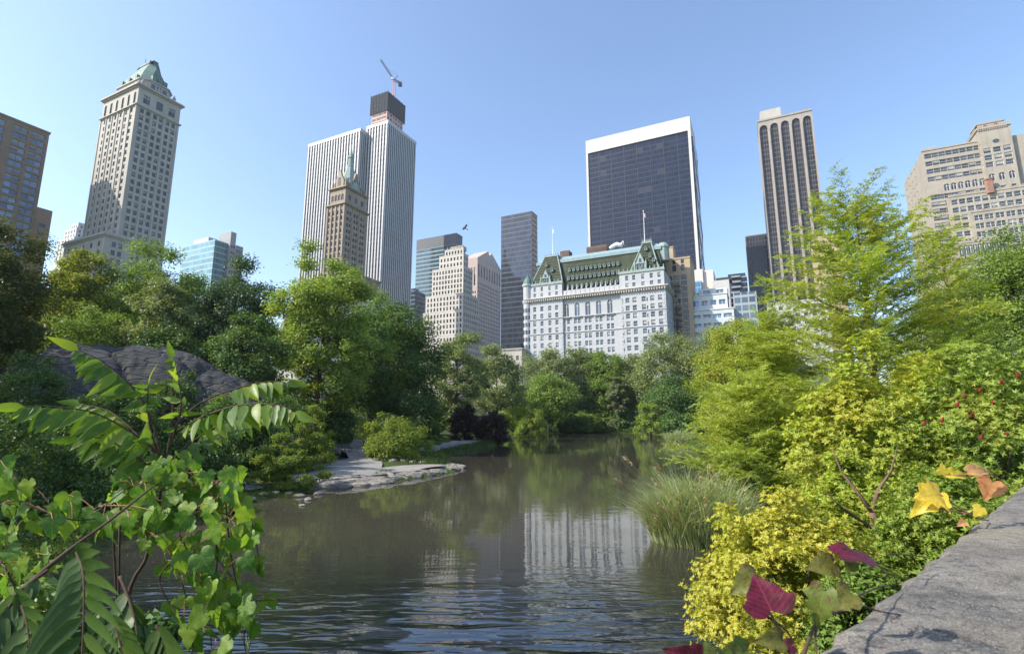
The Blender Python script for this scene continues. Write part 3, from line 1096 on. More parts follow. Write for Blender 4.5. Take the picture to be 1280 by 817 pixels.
# ---- the white hotel with the green mansard roof
b = Bld('grand_hotel', 'long white hotel with green mansard roof, corner pavilions and dormers', 832, 360, 215, seed=21, frame=FRAME_W,
        glass=glass_mat('hotel_window_glass', (0.055, 0.075, 0.105)))
zc = b.H
X = lambda px, y=0.0: b.hit(px, 365, y)[0]
xL, xa, xb = X(660), X(704), X(776)
D = 52.0
W = -xL
fh = 3.55
PJ = 0.9                                   # how far the pavilions stand forward
nrow = 11
zb_ = zc - 2.2


def rows_ops(cols, wv, n=nrow, z0=zb_, style='sash', h=2.35, start=0):
    return [(c - wv / 2, c + wv / 2, z0 - fh * (j + 1) + .6, z0 - fh * (j + 1) + .6 + h, style) for j in range(start, n) for c in cols]


# left pavilion
wl = xa - xL
cl = [b.hit(640 + p / 4.267, 380, -PJ)[0] - xL for p in (121, 159, 201, 238)]
b.face('F', xL, -PJ, wl, 0, zc, rows_ops(cl, 1.55))
b.mb.quad((xa, -PJ, 0), (xa, 0, 0), (xa, 0, zc), (xa, -PJ, zc))
# middle: two storey arches, then paired windows
cm_ = [b.hit(640 + p / 4.267, 380, 0)[0] - xa for p in (290, 347, 404, 462, 522)]
wm = xb - xa
opm = []
for c in cm_:
    opm.append((c - 1.25, c + 1.25, zb_ - fh * 2 + .5, zb_ - .3, 'arch'))
    for dx in (-.95, .95):
        opm += rows_ops([c + dx], 1.4, start=2)
b.face('F', xa, 0, wm, 0, zc, opm)
# right pavilion
wr = -xb
cr2 = [b.hit(640 + p / 4.267, 380, -PJ)[0] - xb for p in (569, 617, 655, 704, 750, 792)]
opr = rows_ops(cr2[1:], 1.85) + rows_ops(cr2[:1], 1.3)
nar = [b.hit(640 + p / 4.267, 380, -PJ)[0] - xb for p in (590, 722)]
opr += rows_ops(nar, .6, h=1.6)
b.face('F', xb, -PJ, wr, 0, zc, opr)
b.mb.quad((xb, 0, 0), (xb, -PJ, 0), (xb, -PJ, zc), (xb, 0, zc))
b.face('R', 0, -PJ, D, 0, zc, rows_ops([4 + 5.2 * k for k in range(9)], 1.5))
b.face('L', xL, D, D + PJ, 0, zc)
b.mb.quad((0, D, 0), (xL, D, 0), (xL, D, zc), (0, D, zc))
b.mb.quad((xL, -PJ, zc), (0, -PJ, zc), (0, D, zc), (xL, D, zc))
# quoins, string courses and sills
m_ = b.mb
for z in (zb_ - fh * 2 + .15, zb_ - fh * 4 + .1, zb_ - fh * 9 + .1):
    m_.box(xL - .2, xa - .01, -PJ - .35, -PJ - .003, z, z + .35)
    m_.box(xa + .01, xb - .01, -.35, -.003, z, z + .35)
    m_.box(xb + .01, .25, -PJ - .35, -PJ - .003, z, z + .35)
for x in (xL + .3, xa - .8, xb + .4, -.9):
    for k in range(26):
        z = 12 + k * 1.7
        if z > zc - 2.5:
            break
        m_.box(x - (.55 if k % 2 else .35), x + (.55 if k % 2 else .35), -PJ - .10, -PJ - .003, z, z + 1.1)
for c in cm_:
    m_.box(xa + c - 2.0, xa + c + 2.0, -.8, -.36, zb_ - fh * 2 + .0, zb_ - fh * 2 + .45)       # little balconies
# round turret on the left corner
tu = MB()
tcx, tcy = xL - .3, .4
tu.lathe((tcx, tcy, 0), [(2.1, 0), (2.1, zc - 1), (2.6, zc), (2.6, zc + .8), (2.2, zc + 1), (2.2, zc + 7.5), (2.7, zc + 8.2), (2.7, zc + 9)], 16)
b.part('corner_turret', tu, GLAZED)
tw = MB()
for j in range(11):
    for an in (-2.3, -1.55, -.8):
        px_, py_ = tcx + 2.09 * math.cos(an), tcy + 2.09 * math.sin(an)
        t = Vector((-math.sin(an), math.cos(an), 0)); n_ = Vector((math.cos(an), math.sin(an), 0))
        c = Vector((px_, py_, zb_ - fh * (j + 1) + .6)) + n_ * .04
        tw.quad(c - t * .5, c + t * .5, c + t * .5 + Vector((0, 0, 2)), c - t * .5 + Vector((0, 0, 2)))
b.part('turret_window', tw, GLASS)
tr_ = MB(); tr_.lathe((tcx, tcy, zc + 9.003), [(2.4, 0), (1.9, 2.0), (1.0, 3.6), (.3, 4.4), (.12, 6.6)], 14)
b.part('turret_roof', tr_, VERDI_D)
# main cornice with brackets
cb = MB()
for p_, z, h in ((.5, zc + .003, .4), (1.0, zc + .406, .5), (1.5, zc + .909, .35)):
    cb.box(xL - p_, p_, -PJ - p_, D + .2, z, z + h)
x = xL
while x < 0:
    cb.box(x, x + .4, -PJ - 1.2, -PJ - .52, zc - .45, zc + .402)
    x += 1.1
b.part('cornice', cb, LIME_W)
z0 = zc + 1.27
# attic storeys of the pavilions, parapet of the middle
at = b.mb
b.face('F', xL + .6, -PJ + .2, wl - .9, z0, z0 + 6.3, [(c - .6 - .65, c - .6 + .65, z0 + .9, z0 + 2.6, 'sash') for c in cl] + [(c - .6 - .6, c - .6 + .6, z0 + 3.5, z0 + 5.6, 'sash') for c in cl])
b.face('R', xa - .3, -PJ + .2, 9, z0, z0 + 6.3)
at.quad((xL + .6, -PJ + .2, z0 + 6.3), (xa - .3, -PJ + .2, z0 + 6.3), (xa - .3, 9, z0 + 6.3), (xL + .6, 9, z0 + 6.3))
b.face('F', xb - .3, -PJ + .2, wr, z0, z0 + 7.0, [(c + .3 - .75, c + .3 + .75, z0 + .9, z0 + 2.7, 'sash') for c in cr2[1:]] + [(c + .3 - .7, c + .3 + .7, z0 + 3.8, z0 + 6.1, 'sash') for c in cr2[1:]])
b.face('R', -.3, -PJ + .2, 30, z0, z0 + 7.0, [(k * 5 + 2, k * 5 + 3.4, z0 + 1, z0 + 6, 'sash') for k in range(5)])
b.face('L', xb - .3, 9, 9 + PJ - .2, z0, z0 + 7.0)
at.quad((xb - .3, -PJ + .2, z0 + 7), (-.3, -PJ + .2, z0 + 7), (-.3, 30, z0 + 7), (xb - .3, 30, z0 + 7))
at.box(xa - .2, xb - .4, -.2, .5, z0, z0 + 2.6)
for c in range(12):
    x = xa + (xb - xa) * (c + .5) / 12
    at.box(x - .5, x + .5, -.35, -.21, z0 + .2, z0 + 2.2)
    at.lathe((x + wm / 24, .1, z0 + 2.6), [(.45, 0), (.45, .9), (.2, 1.2), (.3, 1.9), (.05, 2.3)], 6)
cb = MB()
cb.box(xL + .2, xa + .1, -PJ - .2, 1, z0 + 6.303, z0 + 6.9)
cb.box(xb - .7, .1, -PJ - .2, 1, z0 + 7.003, z0 + 7.6)
for x0_, x1_, zz in ((xL + .6, xa - .3, z0 + 6.9), (xb - .3, -.3, z0 + 7.6)):
    n = int((x1_ - x0_) / 1.8)
    for k in range(n + 1):
        x = x0_ + (x1_ - x0_) * k / n
        cb.lathe((x, -PJ + .4, zz), [(.35, 0), (.35, .8), (.15, 1.1), (.25, 1.6), (.05, 2.0)], 6)
    cb.box(x0_, x1_, -PJ + .2, -PJ + .5, zz, zz + .7)
b.part('balustrade', cb, VERDI)
# roofs
ztopm = b.hit(740, 316, 9)[1]
rf = MB()
zr0 = z0 + 1.0
hm = ztopm - zr0
rf.add([(xL + .5, .8, zr0), (-.5, .8, zr0), (-.5, D - 1, zr0), (xL + .5, D - 1, zr0), (xL + 3, 6.5, zr0 + hm * .82), (-3, 6.5, zr0 + hm * .82), (-3, D - 7, zr0 + hm * .82), (xL + 3, D - 7, zr0 + hm * .82)],
       [(0, 1, 5, 4), (1, 2, 6, 5), (2, 3, 7, 6), (3, 0, 4, 7), (4, 5, 6, 7)])
# tile ribs on the slope
n = int((xb - xa) / 1.1)
for k in range(n):
    x = xa + (xb - xa) * k / n
    rf.add([(x - .1, .72, zr0), (x + .1, .72, zr0), (x + .1, 6.42, zr0 + hm * .82), (x - .1, 6.42, zr0 + hm * .82)], [(0, 1, 2, 3)])
for k in range(9):
    t = (k + .5) / 9
    rf.box(xa + .5, xb - .5, .8 + 5.7 * t - .14, .8 + 5.7 * t, zr0 + hm * .82 * t - .02, zr0 + hm * .82 * t + .16)
b.part('mansard_roof', rf, COPPER)
cp = MB()
cp.box(xL + 2, -2, 6.0, D - 7, zr0 + hm * .825, zr0 + hm * .9)
cp.frustum((xL + 2.6, -2.6, 6.5, D - 7), (xL + 4, -4, 9, D - 9), zr0 + hm * .9 + .003, zr0 + hm)
b.part('roof_crest', cp, plain('pale_copper_band', (0.22, 0.31, 0.34), 0.6, var=.12, streak=.2))


def pavilion_roof(x0, x1, y0, y1, z, pxa, pxb, pyt, yt):
    xa_, zt_ = b.hit(pxa, pyt, yt)
    xb_, zt2 = b.hit(pxb, pyt, yt)
    zt_ = (zt_ + zt2) / 2
    r = MB(); r.frustum((x0, x1, y0, y1), (xa_, xb_, yt, y1 - 4.5), z, zt_)
    n = 10
    for k in range(1, n):                                    # courses of tiles
        t = k / n
        r.box(x0 + (xa_ - x0) * t - .05, x1 + (xb_ - x1) * t + .05, y0 + (yt - y0) * t - .12, y1 - 4.5 * t, z + (zt_ - z) * t, z + (zt_ - z) * t + .15)
    b.part('pavilion_roof', r, COPPER)
    h = MB()
    for (p, q) in (((x0, y0), (xa_, yt)), ((x1, y0), (xb_, yt)), ((x1, y1), (xb_, y1 - 4.5)), ((x0, y1), (xa_, y1 - 4.5))):
        h.tube([(p[0], p[1], z), (q[0], q[1], zt_)], .28, 6)
    h.box(xa_ - .4, xb_ + .4, yt - .4, y1 - 4.1, zt_ + .003, zt_ + .7)
    for k in range(7):
        x = xa_ + (xb_ - xa_) * k / 6
        h.lathe((x, yt, zt_ + .7), [(.18, 0), (.3, .5), (.08, .9), (.05, 1.5 if k not in (0, 6) else 2.6)], 6)
    b.part('roof_ridge', h, VERDI)
    return xa_, xb_, zt_


pl = pavilion_roof(xL + 1.0, xa - .4, .6, 16, z0 + 6.91, 681, 697, 321, 6.5)
pr = pavilion_roof(X(788), -2.4, .6, 18, z0 + 7.61, 803, 814, 304, 7.0)


# pedimented gable dormers standing on the pavilions
def gable(x, y, z, w_, h):
    g = MB()
    a = w_ / 2
    poly = [(-a, 0), (a, 0), (a, h * .42), (a * .72, h * .46), (a * .55, h * .62), (0, h), (-a * .55, h * .62), (-a * .72, h * .46), (-a, h * .42)]
    g.slab(poly, (x, y, z), (1, 0, 0), (0, 0, 1), (0, 1, 0), 3.0)
    for s in (-1, 1):
        g.lathe((x + s * a, y - .1, z), [(.4, 0), (.4, h * .45), (.15, h * .55), (.05, h * .66)], 6)
    g.box(x - a - .3, x + a + .3, y - .3, y - .003, z + h * .4, z + h * .45)
    o = b.part('gable_dormer', g, VERDI)
    wn = MB()
    for s in (-.5, 0, .5):
        wn.box(x + s * a - .42, x + s * a + .42, y - .07, y - .01, z + .5, z + h * .36)
    wn.box(x - .5, x + .5, y - .07, y - .01, z + h * .48, z + h * .68)
    wn.build('window', GLASS, o)


gable((xL + xa) / 2 + .2, -.1, z0 + 6.91, 4.6, 7.2)
gable(X(802, 0), -.1, z0 + 7.61, 5.0, 8.6)
# three rows of small dormers
dm = MB()
dm.box(-.55, .55, -.9, 1.6, 0, 1.35, 0)
dm.add([(-.75, -1.05, 1.35), (.75, -1.05, 1.35), (0, -1.05, 2.05), (-.75, 1.9, 1.35), (.75, 1.9, 1.35), (0, 1.9, 2.05)], [(0, 1, 2), (0, 2, 5, 3), (1, 4, 5, 2), (3, 5, 4)], 1)
dm.quad((-.38, -.915, .18), (.38, -.915, .18), (.38, -.915, 1.2), (-.38, -.915, 1.2), 2)
dme = dm.mesh('dormer', [VERDI, VERDI_D, GLASS])
for row, (t, n) in enumerate(((.16, 11), (.42, 12), (.68, 12))):
    for k in range(n):
        o = bpy.data.objects.new('dormer', dme)
        o.location = (xa + .8 + (xb - xa - 1.5) * (k + .5) / n, .8 + 5.7 * t, zr0 + hm * .82 * t)
        link(o, b.root)
for x, t in ((pl[0] * .5 + pl[1] * .5 - 1.5, .62), (pl[0] * .5 + pl[1] * .5 + 2.0, .4), (pr[0] * .5 + pr[1] * .5, .72), (pr[0] * .5 + pr[1] * .5 + 2, .45), (pr[0] * .5 + pr[1] * .5 + 3.6, .28)):
    z_ = z0 + 7.6; zt_ = pr[2] if x > xb else pl[2]
    o = bpy.data.objects.new('dormer', dme); o.location = (x, .6 + 6 * t, z_ + (zt_ - z_) * t); link(o, b.root)
# rooftop plant, chimney stacks, flagpoles
rp = MB()
p0 = b.hit(734, 313, 14); p1 = b.hit(759, 311, 14)
rp.box(p0[0], p1[0], 13, 17, ztopm - 1, p0[1] + 1.4)
for k in range(9):
    rp.box(p0[0] + (p1[0] - p0[0]) * k / 9, p0[0] + (p1[0] - p0[0]) * (k + .5) / 9, 12.8, 12.99, ztopm - .5, p0[1] + .8)
p2 = b.hit(701, 318, 14); p3 = b.hit(712, 316, 14)
RB = plain('rooftop_brick', (0.14, 0.095, 0.075), 0.9, var=.3)
b.part('plant_room', rp, RB)
rp = MB(); rp.box(p2[0], p3[0], 13, 18, ztopm - 2, p3[1] + 1.2); b.part('plant_room', rp, RB)
pt_ = MB()
c0 = b.hit(762, 309, 13)
c1 = b.hit(779, 302, 13)
pts = [(c0[0], 13, c0[1] - .5), (c0[0] + 1.6, 13, c0[1] + .2), ((c0[0] + c1[0]) / 2, 13.2, c0[1] + 1.0), (c1[0] - 1.0, 13.3, c1[1] - 1.6), (c1[0] - .2, 13.2, c1[1] + .4), (c1[0] + .4, 13.2, c1[1] - 2.2)]
pt_.tube(pts, [.7, 1.0, 1.2, 1.15, .35, .2], 8)
b.part('white_sheeting', pt_, WHITEP, True)
cs = MB()
q0 = b.hit(838, 309, 8); q1 = b.hit(830, 309, 8)
cs.lathe((b.hit(829, 312, 9)[0], 9, pr[2] - 9), [(2.6, 0), (2.6, 6.2), (2.9, 6.4), (2.5, 7.6), (1.4, 8.6), (.2, 9)], 10)
b.part('roof_cupola', cs, VERDI)


def flagpole(px, py0, py1, y, col1, col2):
    x, za_ = b.hit(px, py0, y)
    _, zb2 = b.hit(px, py1, y)
    fp = MB(); fp.tube([(x, y, za_), (x, y, zb2)], [.17, .09], 8); fp.lathe((x, y, zb2), [(.05, 0), (.28, .2), (.28, .4), (.05, .6)], 8)
    o = b.part('flagpole', fp, WHITEP)
    fl = MB()
    n = 6
    top, hgt = zb2 - .3, 2.0
    for r_ in range(4):
        for k in range(n):
            f0, f1 = k / n, (k + 1) / n
            X_ = lambda f: x + .1 + f * .9
            Y_ = lambda f: y + .25 * math.sin(f * 7)
            za1, zb1 = top - hgt * r_ / 4, top - hgt * (r_ + 1) / 4
            fl.quad((X_(f0), Y_(f0), za1 - f0 * 1.2), (X_(f1), Y_(f1), za1 - f1 * 1.2), (X_(f1), Y_(f1), zb1 - f1 * 1.2), (X_(f0), Y_(f0), zb1 - f0 * 1.2), r_ % 2)
    fl.build('flag', [col1, col2], o)


flagpole(691, 318, 285, 9, WHITEP, WHITEP)
flagpole(806, 303, 264, 9, REDP, WHITEP)
b.finish(GLAZED)

# ---- dark glass slab in a travertine frame
b = Bld('office_tower', 'wide dark glass skyscraper in a white stone frame behind the green roofed hotel', 862, 145, 330, seed=22)
W = -b.reach_x(732)
D = b.reach_y(868.5)
z1 = b.H
zt_ = b.hit(860, 163, 0)[1]
fr = b.mb
fr.box(-W, 0, 0, D, zt_, z1)
fr.box(-1.9, 0, 0, D, 0, zt_ - .003)
fr.box(-W, -W + 1.5, 0, D, 0, zt_ - .003)
for k in range(1, 8):
    fr.box(-W + W * k / 8 - .05, -W + W * k / 8 + .05, -.03, -.003, zt_, z1)
g = MB()
g.box(-W + 1.5 + .003, -1.9 - .003, .9, D - .5, 0, zt_ - .004)
DKG = curtain('dark_bronze_glass', (0.007, 0.012, 0.030), (0.014, 0.018, 0.034), 1.55, 3.9, .12, .5, .35, .0, .10, lit=.025)
b.part('curtain_wall', g, DKG)
g = MB(); g.box(.003, .9, 2.0, D - 1.5, 0, zt_ - 4); b.part('side_glazing', g, DKG)
g = MB()
for k in range(1, 8):
    g.box(-W + W * k / 8 - .14, -W + W * k / 8 + .14, .72, .89, 0, zt_ - .01)
b.part('mullion', g, plain('bronze_mullion', (0.05, 0.055, 0.07), .5))
g = MB()
for k in range(5):
    za_, zb2 = 40 + k * 30, 70 + k * 30
    g.tube([(1.0, 2.2, za_), (1.0, D - 2, zb2)], .3, 5); g.tube([(1.0, D - 2, za_), (1.0, 2.2, zb2)], .3, 5)
b.part('wind_brace', g, TRAV)
b.finish(TRAV, 'stone_frame')

# ---- tan brick building beside the hotel
b = Bld('apartment_building', 'narrow tan brick building right of the green roofed hotel', 862, 322, 228, seed=23)
D = b.reach_y(867.5)
z1 = b.H
xl = b.hit(826, 330, 0)[0]
xx = lambda p: b.hit(640 + p / 4.267, 340, 0)[0] - xl
ops = []
for j in range(11):
    z = b.hit(850, 270 + (328 + 31 * j) / 4.267, 0)[1]
    for p in (846, 866, 884, 906, 922):
        ops.append((xx(p) - .62, xx(p) + .62, z - 1.1, z + 1.1))
for p in (866, 912):
    z = b.hit(850, 270 + 275 / 4.267, 0)[1]
    ops.append((xx(p) - .9, xx(p) + .9, z - 1.5, z + 1.6, 'arch'))
    z = b.hit(850, 270 + 243 / 4.267, 0)[1]
    ops.append((xx(p) - .7, xx(p) + .7, z - .9, z + .9))
b.box(xl, 0, 0, D, 0, z1, ops, grid(.5, D - .5, 3, z1 - 42, z1 - 2, 11, 1.1, 1.9))
b.mb.box(xl - .2, .25, -.25, D + .2, z1 + .003, z1 + .7)
ph0 = b.hit(841, 309, 4)
pm = MB(); pm.box(ph0[0] - 6, ph0[0], 4, 11, z1 + .71, ph0[1]); pm.box(ph0[0] - 6.2, ph0[0] + .2, 3.8, 11.2, ph0[1] + .003, ph0[1] + .5)
b.part('penthouse', pm, TAN)
fe = MB()
for j in (1, 2, 5, 6, 7, 8, 9):
    z = b.hit(850, 270 + (328 + 31 * j) / 4.267, 0)[1] - 1.3
    u0, u1 = xl + xx(864), xl + xx(886)
    fe.box(u0 - .8, u1 + .8, -1.0, -.02, z, z + .12)
    for k in range(8):
        x = u0 - .8 + (u1 - u0 + 1.6) * k / 7
        fe.box(x - .03, x + .03, -1.0, -.94, z + .12, z + 1.0)
    fe.box(u0 - .8, u1 + .8, -1.02, -.95, z + 1.0, z + 1.08)
b.part('iron_balcony', fe, DARKM)
b.finish(TAN)

# ---- white modern terraces
PALEB = plain('pale_blue_white_panels', (0.52, 0.55, 0.58), 0.6, var=.06, streak=.2)
b = Bld('apartment_building', 'low white terraced apartment block with strip windows beside the tan brick building', 917, 385, 222, seed=24, glass=GLASS_B, frame=FRAME_W)
xl = b.hit(851, 390, 0)[0]
z1 = b.H
D = 16
W = -xl
b.box(xl, 0, 0, D, 0, z1, grid(.4, W - .4, 5, z1 - 4.1 * 4 - .3, z1 - .8, 4, 3.4, 1.8, 'double'), grid(.5, 15, 4, z1 - 13, z1 - 1, 3, 2.4, 1.8, 'double'), dep=.7)
b.mb.box(xl - .2, .2, -.3, D, z1 + .003, z1 + .5)
x0, zu = b.hit(863, 371, 2.2)
x1, _ = b.hit(909, 371, 2.2)
b.box(x0, x1, 2.2, D - 1, z1 + .5, zu, grid(.4, x1 - x0 - .4, 4, z1 + .9, zu - .5, 1, 2.7, 2.2, 'double'), dep=.7)
b.mb.box(x0 - .3, x1 + .3, 1.9, D - 1, zu + .003, zu + .45)
x0, zv = b.hit(874, 362, 5)
x1, _ = b.hit(909, 363, 5)
b.box(x0, x1, 5, D - 2, zu + .46, zv, grid(.4, x1 - x0 - .4, 2, zu + .8, zv - .3, 1, 3.2, 1.6, 'double'), dep=.6)
xe = b.hit(946, 372, 3)[0]
g = MB(); g.box(.01, xe, 3, 14, 0, zu); b.part('glass_wing', g, curtain('grey_blue_wing', (0.09, 0.13, 0.17), (0.30, 0.32, 0.34), 3.0, 3.6, .5, 1.1, .3, .3))
b.finish(PALEB)

b = Bld('office_block', 'blank white block with one tall blue bay above the white terraces', 878, 336, 270, seed=25)
x0 = b.hit(865.5, 345, 0)[0]
D = 16.0
xr_ = b.hit(891.5, 340, 1.5)[0]
b.box(x0, 0, 0, D, 0, b.H)
za_, zb2 = b.hit(872, 367, 0)[1], b.hit(872, 352, 0)[1]
xa_, xb_ = b.hit(868.5, 360, 0)[0], b.hit(878, 360, 0)[0]
g = MB(); g.box(xa_, xb_ - .3, -1.6, -.003, za_, zb2); b.part('glass_bay', g, curtain('blue_bay_glass', (0.08, 0.20, 0.33), (0.4, 0.45, 0.5), 1.6, 3.2, .1, .3, .3, .4))
b.mb.box(.003, xr_, 1.5, D, 0, b.H - .6)
b.finish(plain('warm_white_render', (0.58, 0.54, 0.50), .8, var=.05))
b = Bld('office_block', 'low white penthouse block with a dark flat roof behind the terraces', 911, 349, 262, seed=26)
x0 = b.hit(890, 352, 0)[0]
b.box(x0, 0, 0, 12, 0, b.H, grid(.6, -x0 - .6, 3, b.H - 8.6, b.H - 3.4, 1, 2.2, 1.5, 'double'))
g = MB(); g.box(x0 + 2, 1.2, 1, 10, b.H + .003, b.H + 1.6); b.part('roof', g, DARKM)
b.finish(PALE)

b = Bld('apartment_tower', 'dark grey stepped apartment tower with pale balcony bands', 932, 339, 285, seed=27)
g = b.mb
x0 = b.hit(913.5, 340, 0)[0]
x00 = b.hit(909, 350, 0)[0]
nb = 11
for k in range(nb):
    z = b.H - 3.1 * (k + 1)
    xx0 = x0 if k < 3 else x00
    xm = xx0 + (0 - xx0) * .62
    g.box(xx0 - .2, xm, -1.0, 12, z, z + 1.0)
    g.box(xm + .3, .3, 1.2, 13, z, z + .8)
b.part('glazing', (lambda q: (q.box(x00 + .5, -.3, 1.5, 11.5, 0, b.H - .4), q)[1])(MB()), curtain('slate_glass', (0.035, 0.045, 0.06), (0.07, 0.07, 0.08), 1.4, 3.1, .1, .4))
b.finish(plain('slate_balcony_bands', (0.24, 0.26, 0.29), .7), 'balcony')

b = Bld('office_tower', 'short dark gridded tower left of the tower with tall arches', 966, 292, 390, seed=28)
x0 = b.hit(931.5, 300, 0)[0]
g = MB(); g.box(x0 + .8, 0, 0, 20, 0, b.H)
b.part('curtain_wall', g, curtain('dark_grid_glass', (0.018, 0.020, 0.028), (0.055, 0.05, 0.055), 2.2, 3.8, .7, .9, .4, .1))
b.mb.box(x0, x0 + .797, -.5, 20, 0, b.H + .4)
b.mb.box(x0 + .8, 0, -.4, 20, b.H + .003, b.H + 1.0)
b.finish(plain('dark_stone_edge', (0.20, 0.16, 0.15), .7), 'parapet')

# ---- tower with tall arched bays
b = Bld('arched_tower', 'slender stone tower with five tall dark arched bays and a roof box', 1014.7, 138, 330, seed=29)
W = -b.reach_x(947)
D = 30.0
z1 = b.H
ops = []
pit = W / 5
for k in range(5):
    ops.append((pit * k + pit * .14, pit * k + pit * .86, 8, z1 - 3.2, 'archbay'))
b.face('F', -W, 0, W, 0, z1, ops, dep=1.4)
b.face('R', 0, 0, D, 0, z1)
b.face('L', -W, D, D, 0, z1)
b.mb.quad((0, D, 0), (-W, D, 0), (-W, D, z1), (0, D, z1))
b.mb.quad((-W, 0, z1), (0, 0, z1), (0, D, z1), (-W, D, z1))
gm = curtain('dark_arch_glass', (0.020, 0.020, 0.024), (0.075, 0.062, 0.055), 1.45, 3.7, .35, .9, .5, .1, .15)
for k in range(5):
    g = MB(); g.box(-W + pit * k + .02, -W + pit * (k + 1) - .02, 1.25, 1.45, 6, z1 - 1)
    b.part('arched_bay', g, gm)
for k in range(6):
    b.mb.box(-W + pit * k - .55 if k else -W + .0, -W + pit * k + .55 if k < 5 else 0, -.45, -.003, 0, z1 - 4 - pit * .4)
b.mb.box(-W - .2, .2, -.5, D, z1 + .003, z1 + 1.4)
p0 = b.hit(950, 146, 5); p1 = b.hit(976, 141, 5)
zp = b.hit(963, 136.5, 5)[1]
g = MB(); g.box(p0[0], p1[0], 5, 16, z1 + 1.4, zp); b.part('penthouse', g, LIME)
b.finish(plain('tan_stone', (0.33, 0.295, 0.265), .8, var=.08, scale=.15, streak=.3))

# ---- sliver of tan building behind the feathery tree
b = Bld('apartment_building', 'tan building glimpsed through the feathery light green tree', 1050, 292, 262, seed=30)
b.box(-13, 0, 0, 12, 0, b.H, grid(.6, 12.4, 4, b.H - 60, b.H - 1.5, 17, 1.2, 1.9), grid(.6, 11.4, 3, b.H - 60, b.H - 1.5, 17, 1.2, 1.9))
b.finish(TAN)
b = Bld('apartment_building', 'lower pale building low behind the feathery light green tree', 1034, 372, 240, seed=31)
b.box(-26, 0, 0, 12, 0, b.H, grid(.6, 25.4, 7, b.H - 24, b.H - 1.5, 6, 1.8, 1.9), ())
b.finish(PALE)

# ---- stepped tan hotel tower on the right
b = Bld('hotel_tower', 'stepped tan brick hotel tower with setback terraces at the right edge', 1152, 190, 255, seed=32, frame=FRAME_W)
# the root stands on the slab's front left corner
z1 = b.H
W = b.hit(1302, 180, 0)[0]
D = abs(b.reach_y(1137))
fh = 3.75


def rws(z0, z1_, f=fh): return max(1, int((z1_ - z0) / f))


zA = b.hit(1185, 233, 0)[1]           # arcade row of the slab
xs1 = b.hit(1224, 165, 0)[0]
nr = rws(zA + 2, z1 - 1)
ops = [q for q in grid(1, xs1 - .6, 8, zA + 3.2, z1 - .8, nr, 3.2, 2.6)]
ops += [(q[0] - .15, q[1] + .15, zA - 2.2, zA + 1.6, 'arch') for q in grid(1, xs1 - .6, 8, 0, 2, 1, 2.0, 1) if q[0] > 5]
ops += grid(1, xs1 - .6, 8, zA - 34, zA - 3, 8, 3.0, 2.6)
b.box(0, W, 0, 14, 0, z1, ops, (), ())
b.face('L', -.004, D + 14, D + 14, 0, z1 - .5, grid(1, D + 13, 6, zA - 20, z1 - 1, nr + 5, 1.9, 2.1))
cb = MB()
cb.box(-.3, xs1, -.3, .3, z1 + .003, z1 + .7)
for k in range(7):
    cb.lathe((.4 + k * .95, .2, z1 + .7), [(.3, 0), (.35, .7), (.15, 1.0), (.05, 1.5 + .6 * (k % 3 == 1))], 6)
# corbelled tower
yt = -2.4
x0, zt_ = b.hit(1222, 163, yt)
x1, _ = b.hit(1263, 160, yt)
x1 = max(x1, x0 + 8)
zo = b.hit(1245, 176, yt)[1]
otw = grid(.5, x1 - x0 - .5, 3, b.hit(1245, 209, yt)[1], b.hit(1245, 182, yt)[1], 3, 3.1, 2.7)
za_ = b.hit(1245, 221, yt)[1]
otw += [(q[0], q[1], za_ - 1.9, za_ + 2.0, 'arch') for q in grid(.5, x1 - x0 - .5, 3, 0, 2, 1, 2.3, 1)]
otw += grid(.5, x1 - x0 - .5, 3, za_ - 16, za_ - 4, 3, 2.1, 2.1)
b.box(x0, x1, yt, 12, 0, zt_, otw, grid(1, 13, 3, za_ - 14, zt_ - 6, 6, 1.8, 2.1), grid(12.5, 14.2, 1, za_ + 4, zt_ - 6, 3, 1, 2))
oc = MB(); oc.slab([(1.35 * math.cos(t), 1.1 * math.sin(t)) for t in [2 * math.pi * k / 14 for k in range(14)]], ((x0 + x1) / 2, yt - .06, zo), (1, 0, 0), (0, 0, 1), (0, -1, 0), .03)
b.part('round_window', oc, GLASS)
cb.box(x0 - .5, x1 + .5, yt - .5, 12.4, zt_ + .003, zt_ + 1.0)
for k in range(int((x1 - x0) / .9)):
    cb.box(x0 + k * .9, x0 + k * .9 + .45, yt - .4, yt - .003, zt_ - .9, zt_ - .003)
x2, zt2 = b.hit(1222, 155, yt + 2.5)
x3, zt3 = b.hit(1255, 150.5, yt + 2.5)
lt = MB(); lt.frustum((x0 - .6, x1 + .6, yt - .4, 12), (x0 + .8, x3, yt + 2.4, 10), zt_ + 1.003, zt_ + 2.6); b.part('roof', lt, plain('brown_tile', (0.22, 0.13, 0.09), .8, var=.2))
b.face('F', x0 + .8, yt + 2.5, x3 - x0 - .8, zt_ + 2.6, zt3, [(q[0], q[1], q[2], q[3], 'arch') for q in grid(1.2, x3 - x0 - 2, 2, zt_ + 2.7, zt3 - .6, 1, 1.3, min(3.0, (zt3 - zt_ - 2.6) * .6))])
b.face('R', x3, yt + 2.5, 7, zt_ + 2.6, zt3)
b.face('L', x0 + .8, 9.5, 7, zt_ + 2.6, zt3)
b.mb.quad((x0 + .8, yt + 2.5, zt3), (x3, yt + 2.5, zt3), (x3, 9.5, zt3), (x0 + .8, 9.5, zt3))
cb.box(x0 + .5, x3 + .3, yt + 2.2, 9.8, zt3 + .003, zt3 + .8)
b.part('cornice', cb, SAND)
